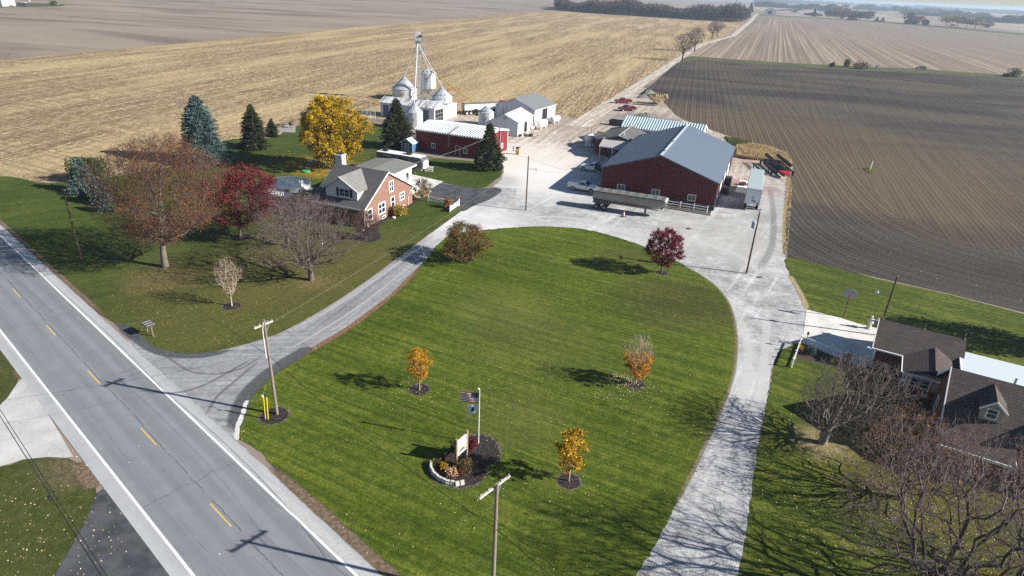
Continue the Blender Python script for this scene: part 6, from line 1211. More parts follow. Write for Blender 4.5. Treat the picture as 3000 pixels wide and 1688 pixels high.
for i, (zx, zy, lb, kind) in enumerate([(880, 1290, 'heap of dark scrap at the corner of the small white barn', 0), (960, 1290, 'pale bucket in the clutter by the small white barn', 1), (1110, 1260, 'low cart loaded with pale planks by the small white barn', 2), (1230, 1290, 'dark tyres stacked by the small white barn', 3), (1040, 1100, 'hand truck leaning by the small white barn doorway', 4)]):
    p = at(*TT(zx, zy)); o = thing(('scrap_pile', 'bucket', 'cart', 'tyre_stack', 'hand_truck')[kind], lb, ('scrap', 'bucket', 'cart', 'tyres', 'hand truck')[kind], (p.x, p.y, .07), i)
    if kind == 0:
        mb = MB(); [mb.box((random.uniform(-.7, .7), random.uniform(-.5, .5), random.uniform(.1, .5)), (random.uniform(.2, .7), random.uniform(.1, .5), random.uniform(.1, .4)), random.random()*3, random.random()) for _ in range(14)]; mb.build('pieces', M('dark_scrap', (.06, .055, .05), .8, var=.5, scale=3), o)
    elif kind == 1: MB().lathe([(0, 0), (.25, 0), (.32, .6), (.28, .6), (.24, .1)], 12).build('pail', WHITE, o); MB().tube([(-.3, 0, .55), (0, .1, .85), (.3, 0, .55)], .015, 5).build('handle', GALV, o)
    elif kind == 2:
        MB().bx(-1.1, 1.1, -.6, .6, .45, .55).build('deck', WOOD, o); MB().bx(-1, 1, -.5, .5, .56, .75).build('planks', M('pale_planks', (.5, .45, .36)), o)
        for x in (-.7, .7):
            for y in (-.65, .65): wheel(o, x, y, .25, .14, .12, None, 1 if y > 0 else -1)
    elif kind == 3:
        mb = MB(); [mb.lathe([(.28, z_), (.5, z_), (.55, z_+.1), (.5, z_+.2), (.28, z_+.2), (.28, z_)], 16) for z_ in (0, .22, .44)]; mb.build('tyres', TYRE, o); mb = MB(); mb.lathe([(.28, 0), (.5, 0), (.55, .1), (.5, .2), (.28, .2), (.28, 0)], 16, (1.2, .2, 0)); mb.build('loose_tyre', TYRE, o)
    else: mb = MB(); [mb.bar((0, y, .1), (.5, y, 1.5), .05) for y in (-.2, .2)]; [mb.bar((.1*k_, -.2, .1+.3*k_), (.1*k_, .2, .1+.3*k_), .04) for k_ in range(5)]; mb.build('frame', BLACK, o); wheel(o, 0, -.3, .14, .08, .06); wheel(o, 0, .3, .14, .08, .06)
# by the workshop: white tank, black-blue tank, buckets
T1 = lambda x, y: zs(1640, 380, 320, x, y)
tank('liquid_tank', 'big white round ended tank on a stand outside the workshop', *T1(690, 375), R(60), 2.6, .95, 1.75, legs=1)
tank('liquid_tank', 'dark blue horizontal tank behind the white one at the workshop', *T1(800, 330), R(60), 3.0, .8, 1.5, mat=M('navy_tank', (.04, .09, .16), .4), legs=2)
for lb, zx, zy in (('white bucket left of the workshop tanks', 640, 385), ('pale bucket right of the workshop tanks', 775, 395), ('narrow white drum under the workshop tank', 720, 390)):
    p = at(*T1(zx, zy)); o = thing('bucket', lb, 'bucket', (p.x, p.y, .07)); MB().lathe([(0, 0), (.26, 0), (.33, .7), (.29, .7), (.26, .1), (0, .1)], 14).build('pail', WHITE, o); MB().lathe([(0, 0), (.34, 0), (.34, .05), (0, .06)], 14, (0, 0, .7)).build('lid', GREYP, o)
p = at(*T1(690, 140)); o = thing('brown_rack', 'rusty brown rack standing behind the workshop tanks', 'rack', (p.x, p.y, .07), .6); mb = MB(); [mb.bar((x, 0, 0), (x, 0, 2.2), .09) for x in (-.7, .7)]; [mb.bar((-.7, 0, z_), (.7, 0, z_), .07) for z_ in (.6, 1.4, 2.15)]; mb.bar((-.7, 0, .1), (-.7, 1.2, 0.05), .08); mb.bar((.7, 0, .1), (.7, 1.2, .05), .08); mb.build('frame', M('rust_brown', (.16, .07, .04), .9), o)
p = at(*zs(1640, 240, 720, 570, 440, 2484)); o = thing('dump_box', 'dark open box beside the pole shed end', 'container', (p.x, p.y, .07), R(-24)); mb = MB(); mb.bx(-1.9, 1.9, -.9, -.8, .3, 1.5); mb.bx(-1.9, 1.9, .8, .9, .3, 1.5); mb.bx(-1.9, -1.8, -.8, .8, .3, 1.5); mb.bx(1.8, 1.9, -.8, .8, .3, 1.5); mb.bx(-1.9, 1.9, -.9, .9, .2, .3); mb.build('box', M('dark_bin', (.04, .045, .05)), o); [MB().bx(x-.1, x+.1, -.8, .8, 0, .2).build('skid', BLACK, o) for x in (-1.4, 1.4)]
# east side of the barn: dark boxes and scrap
T8 = lambda x, y: zs(2100, 420, 240, x, y, 1581)
for lb, zx, zy, s_ in (('black bin against the barn side wall, farther one', 170, 810, (1.4, 2.0, 1.5)), ('black bin against the barn side wall, nearer one with pale lid bar', 100, 975, (1.8, 2.0, 1.2))):
    p = at(*T8(zx, zy)); o = thing('waste_bin', lb, 'bin', (p.x+.4, p.y+.4, .07), R(-21)); MB().bx(-s_[0]/2, s_[0]/2, -s_[1]/2, s_[1]/2, .12, s_[2]).build('box', M('black_plastic', (.025, .03, .035), .6), o, bevel=.03); MB().bx(-s_[0]/2-.05, s_[0]/2+.05, -s_[1]/2-.05, s_[1]/2+.05, s_[2], s_[2]+.08).build('lid', M('black_lid', (.035, .04, .045), .5), o)
    for x in (-.5, .5): MB().lathe([(0, -.05), (.09, -.05), (.09, .05), (0, .05)], 10, (x, -s_[1]/2+.15, .09), 'y').build('wheel', TYRE, o)
p = at(*T8(540, 810)); o = thing('scrap_pile', 'brown scrap heap beside the white box trailer', 'scrap', (p.x, p.y, .08)); mb = MB(); [mb.box((random.uniform(-.9, .9), random.uniform(-.6, .6), random.uniform(.1, .5)), (random.uniform(.3, .9), random.uniform(.1, .5), random.uniform(.05, .3)), random.random()*3, random.random()) for _ in range(20)]; mb.build('pieces', M('rust_brown', (.16, .07, .04), .9), o)
# dry grass mound behind the barn, rubble and gravel piles by the lane
def mound(name, lb, cx, cy, rx, ry, h, mat, seed, cat='pile', rz=0, z=.05, chunks=0, cmat=None):
    o = thing(name, lb, cat, (cx, cy, z), rz); g = random.Random(seed); n, m_ = 22, 8; vs = []
    for j in range(m_+1):
        r_ = j/m_
        for i in range(n): a = 2*pi*i/n; k_ = r_*(1+.12*sin(3*a+seed)+.06*g.uniform(-1, 1)); vs.append((rx*k_*cos(a), ry*k_*sin(a), h*(cos(r_*pi)/2+.5)*(1+.25*g.uniform(-1, 1)) if j < m_ else -.05))
    MB().add(vs, [(j*n+i, (j+1)*n+i, (j+1)*n+(i+1) % n, j*n+(i+1) % n)[::-1] for j in range(m_) for i in range(n)]).build('mound', mat, o)
    if chunks: mb = MB(); [mb.box((rx*.75*g.uniform(-1, 1), ry*.75*g.uniform(-1, 1), h*g.uniform(.2, .9)), (g.uniform(.4, 1.1), g.uniform(.3, .9), g.uniform(.2, .5)), g.random()*3, g.random(), g.random()) for _ in range(chunks)]; mb.build('chunks', cmat, o)
    return o
T9 = lambda x, y: zs(1780, 260, 180, x, y)
rubb = M('pale_concrete_rubble', (.36, .32, .24), .95, var=.3, scale=2); gp = M('dark_gravel_pile', (.15, .155, .15), .95, var=.3, scale=3)
p = at(*T9(1680, 270)); mound('gravel_pile', 'dark pointed gravel pile farthest from the red trucks', p.x, p.y+1.5, 3.2, 2.2, 2.0, gp, 1)
p = at(*T9(1480, 400)); mound('gravel_pile', 'smaller dark gravel pile left of the rubble', p.x, p.y+1, 2.8, 1.8, 1.3, gp, 2)
p = at(*T9(2200, 390)); mound('rubble_pile', 'heap of pale broken concrete among weeds by the lane', p.x, p.y+2, 3.6, 2.8, 1.2, M('weedy_soil', (.24, .19, .11), .95, var=.4, scale=1), 3, chunks=16, cmat=rubb)
p = at(*T9(1560, 1180)); mound('gravel_pile', 'low grey gravel heap just behind the pole shed roof', p.x, p.y, 4, 2, 1.1, gp, 4)
# ---- tall dry grass bank behind the barn
def tuftfield(name, lb, area, n, h, mat, seed, z=.05):
    g = np.random.default_rng(seed); poly_ = np.array(poly(area)); x0, y0 = poly_.min(0); x1, y1 = poly_.max(0); P = []
    while len(P) < n:
        p = (g.uniform(x0, x1), g.uniform(y0, y1)); c = False; j = len(poly_)-1
        for i in range(len(poly_)):
            if (poly_[i, 1] > p[1]) != (poly_[j, 1] > p[1]) and p[0] < (poly_[j, 0]-poly_[i, 0])*(p[1]-poly_[i, 1])/(poly_[j, 1]-poly_[i, 1])+poly_[i, 0]: c = not c
            j = i
        if c: P.append((*p, z))
    P = np.array(P); hh = h*(.5+.7*g.random(n)*(.6+.4*np.sin(P[:, 0]*.8)*np.sin(P[:, 1]*.5+1))); P[:, 2] += hh/2; D = g.normal(0, .38, (n, 3)); D[:, 2] = 1; D /= np.linalg.norm(D, axis=1, keepdims=True)
    b = np.cross(D, g.normal(0, 1, (n, 3))); b /= np.linalg.norm(b, axis=1, keepdims=True); w_ = .05+.05*g.random((n, 1)); V = np.stack([P-D*hh[:, None]/2-b*w_, P-D*hh[:, None]/2+b*w_, P+D*hh[:, None]/2+b*w_*.3, P+D*hh[:, None]/2-b*w_*.3], 1).reshape(-1, 3)
    o = link(name, npmesh(name, V, np.arange(4*n).reshape(-1, 4)), mat); return tagset(o, lb, 'grass', None, 'stuff')
dryg = leafmat('tall_dry_grass', [(.20, .15, .07), (.42, .31, .15), (.60, .47, .27), (.30, .22, .11)], .25); wgr = leafmat('green_weeds', [(.05, .07, .02), (.10, .13, .03), (.2, .2, .08)], .25)
tuftfield('dry_grass', 'tall tan dry grass bank behind the big red barn', [(1852, 372), (1890, 366), (1935, 375), (1975, 392), (1990, 420), (1985, 440), (1960, 425), (1930, 405), (1880, 402), (1852, 396)], 14000, 1.1, dryg, 1)
tuftfield('green_weeds', 'strip of green weeds between the barn and the tilled field', [(1822, 345), (1852, 350), (1900, 362), (1935, 374), (1890, 372), (1850, 370), (1830, 358)], 3500, .5, wgr, 2)
tuftfield('dry_grass', 'dry grass along the edge of the tilled field', [(1984, 430), (1992, 470), (1986, 560), (1980, 640), (1972, 640), (1974, 560), (1976, 470)], 900, .25, dryg, 3)
tuftfield('dry_grass', 'dry weeds around the rubble pile by the lane', [(1622, 232), (1655, 240), (1672, 252), (1650, 262), (1640, 250)], 2500, .8, dryg, 4)
p = at(*zs(2000, 0, 1000, 1410, 1280, 2574)); tuftfield('dry_grass', 'tuft of pale grass round the white stake in the tilled field', [(2172, 426), (2188, 419), (2206, 428), (2190, 438)], 700, .3, leafmat('stake_weeds', [(.16, .15, .06), (.34, .31, .14), (.24, .24, .1)], .25), 5)
o = thing('field_stake', 'white stake standing alone in the tilled field', 'stake', (p.x, p.y, .03)); MB().tube([(0, 0, 0), (.15, 0, 1.9)], .13, 8).build('stake', WHITE, o)
# ---- fences
def railfence(name, lb, pts, n_rail, h, posts, mat=WHITE, z=.07, cap=True, zr=None, pw=.13):
    P = [Vector((p[0], p[1], 0)) for p in pts]; o = thing(name, lb, 'fence', (P[0].x, P[0].y, z)); 
    for i in range(len(P)-1):
        a, b = P[i]-P[0], P[i+1]-P[0]; k_ = max(1, round((b-a).length/posts))
        for j in range(k_+(1 if i == len(P)-2 else 0)):
            q = a.lerp(b, j/k_); m_ = MB(); m_.box((q.x, q.y, h/2+.05), (pw, pw, h+.1)); m_.box((q.x, q.y, h+.12), (pw+.05, pw+.05, .05)); m_.build('post', mat, o)
        for r_ in range(n_rail): zz = (h-.12)-(r_*(h-.35)/max(1, n_rail-1)) if n_rail > 1 else h*.7; MB().bar((a.x, a.y, zz), (b.x, b.y, zz), .05, .14).build('rail', mat, o)
    return o
fa = bb.matrix_basis @ Vector((1.0, -1.6, 0)); fb = bb.matrix_basis @ Vector((19.6, -2.3, 0)); railfence('rail_fence', 'white three rail fence along the front of the big red barn', [fa, fb], 3, 1.25, 2.35)
sheet('planting_strip', [tuple((bb.matrix_basis @ Vector(p))[:2]) for p in ((.8, -.05, 0), (20.2, -.05, 0), (20.2, -3.0, 0), (.8, -2.3, 0))], .085, M('dark_soil_bed', (.06, .045, .035), .95, var=.4, scale=3)); mb = MB(); c1, c2 = bb.matrix_basis @ Vector((.8, -2.35, .02)), bb.matrix_basis @ Vector((20.3, -3.1, .02)); mb.bar(c1+Vector((0, 0, .1)), c2+Vector((0, 0, .1)), .15, .2); tagset(mb.build('bed_edging', M('timber_edging', (.3, .25, .2))), 'timber edging along the planting strip of the big barn', 'edging')
for k, u in enumerate((11.6, 13.3, 14.6, 16, 17.6, 18.8)):
    q = bb.matrix_basis @ Vector((u, -1.2-.03*k, 0)); shrub('bed_shrub', 'low brownish shrub in the strip behind the white rail fence', 0, 0, .9 if k < 3 else .5, .6, 520+k, rust if k < 3 else olive, 260, .1, group='low shrubs along the barn front', base=(q.x, q.y))
ra_ = [at(*p) for p in ((2013, 865), (2088, 893), (2125, 908))]; railfence('rail_fence', 'white two rail fence beside the concrete pad, long side', [ra_[0], ra_[1], ra_[2]], 2, 1.0, 2.4)
railfence('rail_fence', 'short white fence section running toward the camera beside the gravel', [at(2011, 868), at(1990, 925)], 2, 1.0, 2.2)
# ---- picket fence corner with red balls at the brick house
T6 = lambda x, y: zs(740, 420, 620, x, y, 2496)
def picket(lb, a, b, h0, h1, dip, solid=False):
    a, b = at(*a), at(*b); L_ = (b-a).length; o = thing('picket_fence', lb, 'fence', (a.x, a.y, .1), math.atan2(b.y-a.y, b.x-a.x)); n = int(L_/(.17 if not solid else .11)); mb = MB()
    for i in range(1, n): x = L_*i/n; t_ = i/n; h = h0+(h1-h0)*t_-dip*sin(pi*t_); mb.bx(x-.05, x+.05, -.02, .02, .1, h); 
    mb.build('pickets', WHITE, o)
    for z_ in (.3, .65): MB().bx(0, L_, .022, .07, z_-.04, z_+.04).build('rail', WHITE, o)
    for x in (0, L_): pp = MB().box((x, 0, .6), (.14, .14, 1.2)).build('post', WHITE, o); MB().lathe([(0, -.13), (.1, -.09), (.13, 0), (.1, .09), (0, .13)], 12, (x, 0, 1.33)).build('red_ball', M('ball_red', (.5, .03, .07), .3), pp)
    mb = MB(); pts = [(L_*i/12, -.05, (.95-.25*sin(pi*(i % 4)/4))) for i in range(13)]; mb.tube(pts, .035, 5); mb.build('garland', M('garland_green', (.02, .05, .03), .9), o); return o
picket('white picket fence with dipped top and dark garland beside the asphalt parking', T6(2068, 690), T6(2430, 745), 1.1, 1.1, .25)
picket('short solid white picket section facing the driveway', T6(2325, 815), T6(2435, 735), .95, .95, 0, True)
shrub('ornamental_grass', 'tawny brown ornamental grass clump between the picket fences', *T6(2300, 760), 1.7, .75, 531, leafmat('tawny_grass', [(.14, .07, .03), (.28, .15, .07), (.4, .25, .13)]), 1200, .09, cat='plant', el=3)
p = at(*T6(2390, 715)); o = thing('lamp_post', 'thin black lamp post behind the picket fence', 'lamp post', (p.x, p.y, .1)); MB().tube([(0, 0, 0), (0, 0, 2.0)], .035, 8).build('post', BLACK, o); MB().lathe([(.05, 0), (.12, .12), (.1, .32), (0, .42)], 8, (0, 0, 2.0)).build('lantern', BLACK, o)
shrub('yellow_shrub', 'rounded yellow shrub in the bed by the brick gable', *T6(1735, 850), 1.7, 1.25, 532, leafmat('yellow_shrub_leaves', [(.16, .11, .02), (.34, .24, .03), (.48, .34, .06)]), 2600, .1)
shrub('brown_shrub', 'brownish shrub touching the yellow one by the brick gable', *T6(1640, 850), 1.5, .9, 533, olive, 1300, .09)
tree('weeping_tree', 'small weeping olive brown tree at the end of the picket fence', *T6(1995, 665), 3.6, 2.0, 534, tips=420, trunk_h=1.2, trunk_r=.07, leaves=5200, lsize=.075, lmat=olive, spread=.2, low=.4, step=.3, tip_r=.006, drop=.9, clump=.5, lump=.2)
for lb, zx, zy in (('pale boulder under the bare shrub by the brick corner', 1370, 1000), ('second pale boulder near the bare shrub', 1303, 1040), ('pale boulder left of the yellow shrub', 1668, 890), ('small pale boulder under the yellow shrub', 1742, 855)):
    p = at(*T6(zx, zy)); o = thing('boulder', lb, 'boulder', (p.x, p.y, .12), zx); mb = MB(); g = random.Random(zx); mb.lathe([(0, 0), (.28, .05), (.34, .18), (.2, .34), (0, .38)], 9); mb.v = [(x*g.uniform(.8, 1.2), y*g.uniform(.7, 1.1), z_*g.uniform(.8, 1.1)) for x, y, z_ in mb.v]; mb.build('stone', M('boulder_stone', (.55, .5, .44), .9), o)
# ---- pool, deck, slide
pc = at(*T6(395, 470), 1.25); PR = 4.1
po = thing('swimming_pool', 'round above ground pool under a dark blue grey winter cover', 'swimming pool', (pc.x, pc.y, .1)); 
MB().lathe([(PR, 0), (PR, 1.2), (PR+.12, 1.22), (PR+.12, 1.3), (PR-.1, 1.3), (PR-.1, 1.1)], 40).build('wall', M('pool_wall', (.12, .15, .17), .4), po)
mb = MB(); n, m_ = 48, 14; vs = [((PR-.08)*j/m_*cos(2*pi*i/n), (PR-.08)*j/m_*sin(2*pi*i/n), 1.26-.30*(1-(j/m_)**2)+.035*sin(5*2*pi*i/n+j)*(j/m_)+.10*math.exp(-((j/m_)**2)*30)) for j in range(m_+1) for i in range(n)]
mb.add(vs, [(j*n+i, (j+1)*n+i, (j+1)*n+(i+1) % n, j*n+(i+1) % n) for j in range(m_) for i in range(n)]); t = NT('pool_cover_vinyl'); a_ = t.noise(.8, 5, .7, None, 1.5); t.bump(a_, .12, .7); t.done(t.ramp(a_, [(.38, (.03, .042, .055)), (.6, (.075, .10, .12)), (.74, (.26, .3, .33))]), .22, 0, .6); mb.build('cover', t.m, po, smooth=True)
pd = [T6(175, 560), T6(310, 625), T6(310, 690), T6(430, 610)]; a, b = at(*T6(165, 575), 1.2), at(*T6(320, 620), 1.2)
dk = thing('pool_deck', 'white pool deck with white railings in front of the covered pool', 'deck', (a.x, a.y, .1), math.atan2(b.y-a.y, b.x-a.x)); Ld = (b-a).length+1.2
MB().bx(0, Ld, -.2, 2.2, 1.0, 1.1).build('floor', M('deck_boards', (.62, .63, .64)), dk); mb = MB()
for i in range(int(Ld/.2)): mb.bx(i*.2, i*.2+.05, -.22, -.17, 1.1, 1.95)
for z_ in (1.2, 1.95): mb.bx(0, Ld, -.23, -.16, z_-.04, z_+.04)
mb.build('railing', WHITE, dk); [MB().bx(x, x+.12, -.25, -.13, 0, 2.1).build('post', WHITE, dk) for x in (0, Ld/2, Ld-.12)]
a = at(*T6(570, 470), 1.8); b = at(*T6(745, 545), 1.8); o = thing('white_railing', 'run of white railings and ladder at the right rim of the covered pool', 'railing', (a.x, a.y, .1), math.atan2(b.y-a.y, b.x-a.x)); L_ = (b-a).length; mb = MB()
for i in range(int(L_/.22)+1): mb.bx(i*.22, i*.22+.05, 0, .05, 1.0, 1.85)
for z_ in (1.05, 1.85): mb.bx(0, L_, -.01, .06, z_-.04, z_+.04)
mb.build('railing', WHITE, o); MB().bx(0, L_, 0, 1.3, .85, .97).build('floor', M('deck_boards', (.62, .63, .64)), o); mb = MB(); [mb.tube([(-.2, y, 0), (-.2, y, 1.9), (-.5, y, 2.1), (-.8, y, 1.6)], .04, 6) for y in (0, .5)]; mb.build('ladder', WHITE, o); [MB().bx(x, x+.12, 0, .12, 0, 2.0).build('post', WHITE, o) for x in (0, L_/2, L_)]
a = at(*T6(800, 330)); o = thing('play_set', 'garden play set with blue slide and green base under the golden maple', 'play set', (a.x-1, a.y, .1), R(160)); SL = M('blue_slide', (.04, .16, .5), .35)
mb = MB(); mb.prism([(0, 2.0), (2.6, .3), (3.0, .3), (3.0, .22), (2.6, .2), (0, 1.9)], -.3, .3, 'y'); mb.prism([(0, 2.15), (2.6, .5), (3.0, .45), (3.0, .22), (2.6, .2), (0, 1.9)], .3, .36, 'y'); mb.prism([(0, 2.15), (2.6, .5), (3.0, .45), (3.0, .22), (2.6, .2), (0, 1.9)], -.36, -.3, 'y'); mb.build('slide', SL, o)
mb = MB(); [mb.bar((x, y, 0), (x-.1, y*.7, 2.6), .09) for x in (-.2, -1.4) for y in (-.6, .6)]; mb.bar((-.2, 0, 2.55), (-4.2, 0, 2.55), .1); [mb.bar((-4.2, y, 0), (-4.2, 0, 2.55), .09) for y in (-.9, .9)]; mb.build('frame', M('dark_timber', (.08, .05, .035), .9), o)
MB().bx(-1.4, -.2, -.5, .5, 1.8, 1.9).build('platform', WOOD, o); MB().lathe([(0, 0), (.75, 0), (.8, .3), (0, .35)], 14, (1.0, 1.5, 0)).build('sand_box', M('green_plastic', (.05, .35, .14), .4), o)
for x in (-2.2, -3.2): sw = MB().bx(x-.25, x+.25, -.12, .12, .5, .56).build('swing_seat', SL, o); mb = MB(); [mb.bar((x+q, 0, .55), (x+q, 0, 2.5), .02) for q in (-.22, .22)]; mb.build('chain', GALV, sw)
# ---- playhouse, bench, gate, fuel dispenser, patio
a = at(*zs(1080, 400, 320, 780, 350)); b = at(*zs(1080, 400, 320, 1035, 388)); hd = math.atan2(b.y-a.y, b.x-a.x); WP = (b-a).length
ph = thing('playhouse', 'small blue and white playhouse with white roof in front of the red shed', 'playhouse', (a.x, a.y+.1, .1), hd); print('playhouse', WP)
BL = siding('blue_boards', (.035, .14, .30)); MB().prism([(0, 0), (WP, 0), (WP, 2.0), (WP/2, 2.75), (0, 2.0)], 0, 2.2, 'y').build('wall', BL, ph); MB().prism([(-.3, 1.95), (WP/2, 2.98), (WP+.3, 1.95), (WP+.3, 1.85), (WP/2, 2.87), (-.3, 1.85)], -.3, 2.5, 'y').build('roof', M('pale_play_roof', (.5, .54, .6), .5), ph)
MB().prism([(-.33, 1.97), (WP/2, 3.0), (WP+.33, 1.97), (WP+.33, 1.78), (WP/2, 2.8), (-.33, 1.78)], -.36, -.305, 'y').build('trim', WHITE, ph); door(ph, 'y', 0, -1, WP/2, .05, .8, 1.75, M('grey_brown_door', (.28, .22, .2)), WHITE); mb = MB(); mb.bx(-.03, .1, -.04, -.005, 0, 1.95); mb.bx(WP-.1, WP+.03, -.04, -.005, 0, 1.95); mb.build('corner_boards', WHITE, ph)
p = at(*zs(1080, 400, 320, 1420, 838)); o = thing('picnic_bench', 'white slatted bench on the grass beside the camper nose', 'bench', (p.x, p.y+.4, .1), R(-3)); MB().bx(-.85, .85, -.15, .15, .42, .47).build('seat', WHITE, o); MB().bx(-.85, .85, .25, .3, .6, .95).build('backrest', WHITE, o); MB().bx(-.85, .85, -.55, -.35, .15, .2).build('foot_slat', WHITE, o)
for x in (-.7, .7): MB().bx(x-.04, x+.04, -.3, .3, 0, .42).build('leg', GREYP, o)
for k, (zx, w_, h_) in enumerate(((165, 60, 2.0), (237, 62, 2.6))):
    p = at(*zs(1040, 240, 520, zx, 540)); o = thing('gate_panel', ('low white barred gate panel in the shade left of the white shed', 'taller white barred panel next to the low gate panel')[k], 'gate', (p.x, p.y, .05), R(-6)); mb = MB(); L_ = 1.15
    for x in (-L_, L_): mb.bar((x, 0, 0), (x, 0, h_), .07)
    for i in range(6+k*2): z_ = .25+i*(h_-.3)/(5+k*2); mb.bar((-L_, 0, z_), (L_, 0, z_), .06)
    mb.build('bars', WHITE, o); MB().box((0, .3, .05), (.3, .8, .08)).build('foot', GREYP, o)
p = at(*zs(1040, 240, 520, 2362, 1060)); o = thing('fuel_dispenser', 'yellow fuel dispenser cabinet on a concrete pad at the end of the red shed', 'fuel dispenser', (p.x, p.y+.3, .08), R(-20)); MB().bx(-.42, .42, -.35, .35, .05, 1.5).build('cabinet', M('pump_yellow', (.62, .42, .05), .5), o, bevel=.02); MB().bx(-.46, .46, -.39, .39, 1.5, 1.62).build('lid', BLACK, o); MB().bx(-.3, .3, -.37, -.355, .9, 1.3).build('panel', WHITE, o); MB().tube([(.44, 0, 1.2), (.7, 0, .8), (.6, 0, .3), (.44, 0, .4)], .025, 6).build('hose', BLACK, o)
p = at(*zs(1040, 240, 520, 2295, 1005)); o = thing('bollard', 'dark steel bollard beside the yellow fuel dispenser', 'bollard', (p.x, p.y, .08)); MB().lathe([(0, 0), (.09, 0), (.09, 1.05), (.06, 1.12), (0, 1.14)], 12).build('post', BLACK, o); MB().lathe([(.14, 0), (.14, .04), (0, .05)], 12).build('base_plate', GREYP, o)
sheet('patio', poly([(697, 322), (728, 312), (745, 318), (742, 334), (705, 332)]), .1, M('grey_patio', (.26, .25, .24), .9)); p = at(732, 322); o = thing('barbecue_grill', 'dark barbecue grill on the patio at the field edge', 'grill', (p.x, p.y, .11)); MB().lathe([(.1, .6), (.5, .75), (.55, 1.05), (.4, 1.3), (0, 1.4)], 14).build('kettle', BLACK, o); [MB().bar((cos(a)*.4, sin(a)*.4, 0), (cos(a)*.2, sin(a)*.2, .75), .05).build('leg', BLACK, o) for a in (.5, 2.6, 4.7)]
p = at(700, 318); o = thing('patio_bench', 'dark bench on the patio left of the grill', 'bench', (p.x+.5, p.y, .11)); MB().bx(-1, 1, -.25, .25, .42, .5).build('seat', BLACK, o); [MB().bx(x-.05, x+.05, -.2, .2, 0, .42).build('leg', BLACK, o) for x in (-.8, .8)]
# ---- traffic cone, marker, drain, mailbox row
p = at(*zs(1640, 500, 360, 1335, 965)); o = thing('traffic_cone', 'single traffic cone with dark base in front of the grey trailer', 'traffic cone', (p.x, p.y, .08)); MB().bx(-.38, .38, -.38, .38, 0, .08).build('base', BLACK, o); MB().lathe([(.24, .08), (.05, .95), (0, .95)], 14).build('cone', M('faded_cone', (.55, .33, .25), .6), o); MB().lathe([(.165, .42), (.115, .66), (.11, .66)], 14, (0, 0, .0)).build('collar', WHITE, o)
p = at(*zs(2000, 500, 1000, 570, 800, 2574)); o = thing('marker_stick', 'thin white marker stick on the gravel right of the transformer pole', 'stake', (p.x, p.y, .07)); MB().tube([(0, 0, 0), (.03, 0, 2.1)], .035, 6).build('stick', WHITE, o)
p = at(*zs(2000, 500, 1000, 45, 440, 2574)); mound('dark_clod', 'small dark clod of soil on the gravel below the white fence', p.x, p.y, .55, .35, .18, M('dark_soil_bed', (.06, .045, .035)), 8)
p = at(*zs(2000, 500, 1000, 585, 808, 2574)); mound('stone_clump', 'small grey stone clump at the foot of the white marker stick', p.x, p.y, .6, .35, .2, gp, 9)
p = at(*zs(0, 500, 1000, 1135, 1235, 2574)); tp = zs(0, 500, 1000, 1125, 1205, 2574); o = thing('mailbox_row', 'row of three dark mailboxes on posts at the roadside lawn edge', 'mailbox', (p.x, p.y, .1), RD+.05)
MB().bx(-.75, .75, -.06, .06, 1.0, 1.08).build('shelf', WOOD, o)
for x in (-.5, 0, .5):
    mbx = MB(); mbx.prism([(x-.17, 1.09), (x+.17, 1.09), (x+.17, 1.28), (x+.1, 1.37), (x-.1, 1.37), (x-.17, 1.28)], -.45, .4, 'y'); mo = mbx.build('mailbox', M('dark_mailbox', (.06, .06, .065), .4), o); MB().bx(x-.12, x+.12, -.47, -.455, 1.12, 1.3).build('door', GREYP, mo)
for x in (-.6, .6): MB().box((x, 0, .5), (.1, .1, 1.0)).build('post', WOOD, o)
# ---- right house surroundings
p = at(2121, 798); hd = R(128); o = thing('basketball_hoop', 'basketball backboard with fan shaped grey board on a brown pole', 'basketball hoop', (p.x, p.y, .11), R(-29)); MB().tube([(0, 0, 0), (0, 0, 3.0)], .065, 10).build('pole', M('brown_pole', (.12, .07, .055), .7), o)
mb = MB(); pr_ = [(-.55, 2.85), (.55, 2.85), (.72, 3.1), (.7, 3.5), (.45, 3.8), (0, 3.9), (-.45, 3.8), (-.7, 3.5), (-.72, 3.1)]; mb.prism(pr_, -.62, -.58, 'y'); mb.build('backboard', M('grey_board', (.33, .36, .4), .5), o); MB().bar((0, -.05, 3.0), (0, -.58, 3.2), .07).build('bracket', GREYP, o)
mb = MB(); mb.tube([(.23*cos(a), -.88+.23*sin(a), 3.0) for a in [i*pi/8 for i in range(17)]], .018, 5); mb.bar((0, -.62, 3.0), (0, -.66, 3.0), .1); mb.build('rim', M('orange_rim', (.55, .15, .04)), o)
TG = lambda x, y: zs(2440, 820, 560, x, y)
p = at(*TG(480, 660)); o = thing('garden_statue', 'pale stone pedestal statue at the edge of the concrete pad', 'statue', (p.x, p.y, .12)); PS = M('pale_statue_stone', (.62, .58, .54), .8); MB().lathe([(0, 0), (.33, 0), (.33, .14), (.22, .2), (.17, .6), (.22, .7), (.36, .78), (.36, .86), (0, .86)], 14).build('pedestal', PS, o); MB().lathe([(0, .86), (.2, .88), (.26, 1.05), (.2, 1.25), (.08, 1.32), (.15, 1.42), (.16, 1.55), (.08, 1.66), (0, 1.7)], 14).build('figure', PS, o)
p = at(*zs(2000, 1000, 1000, 1495, 345, 2106)); o = thing('garden_statue', 'small white statue in the shade below the bay window', 'statue', (p.x, p.y, .12)); MB().lathe([(0, 0), (.2, 0), (.18, .25), (.1, .5), (.16, .62), (.1, .8), (0, .86)], 12).build('figure', WHITE, o); MB().lathe([(0, 0), (.26, 0), (.24, .1), (0, .1)], 12).build('base', PS, o)
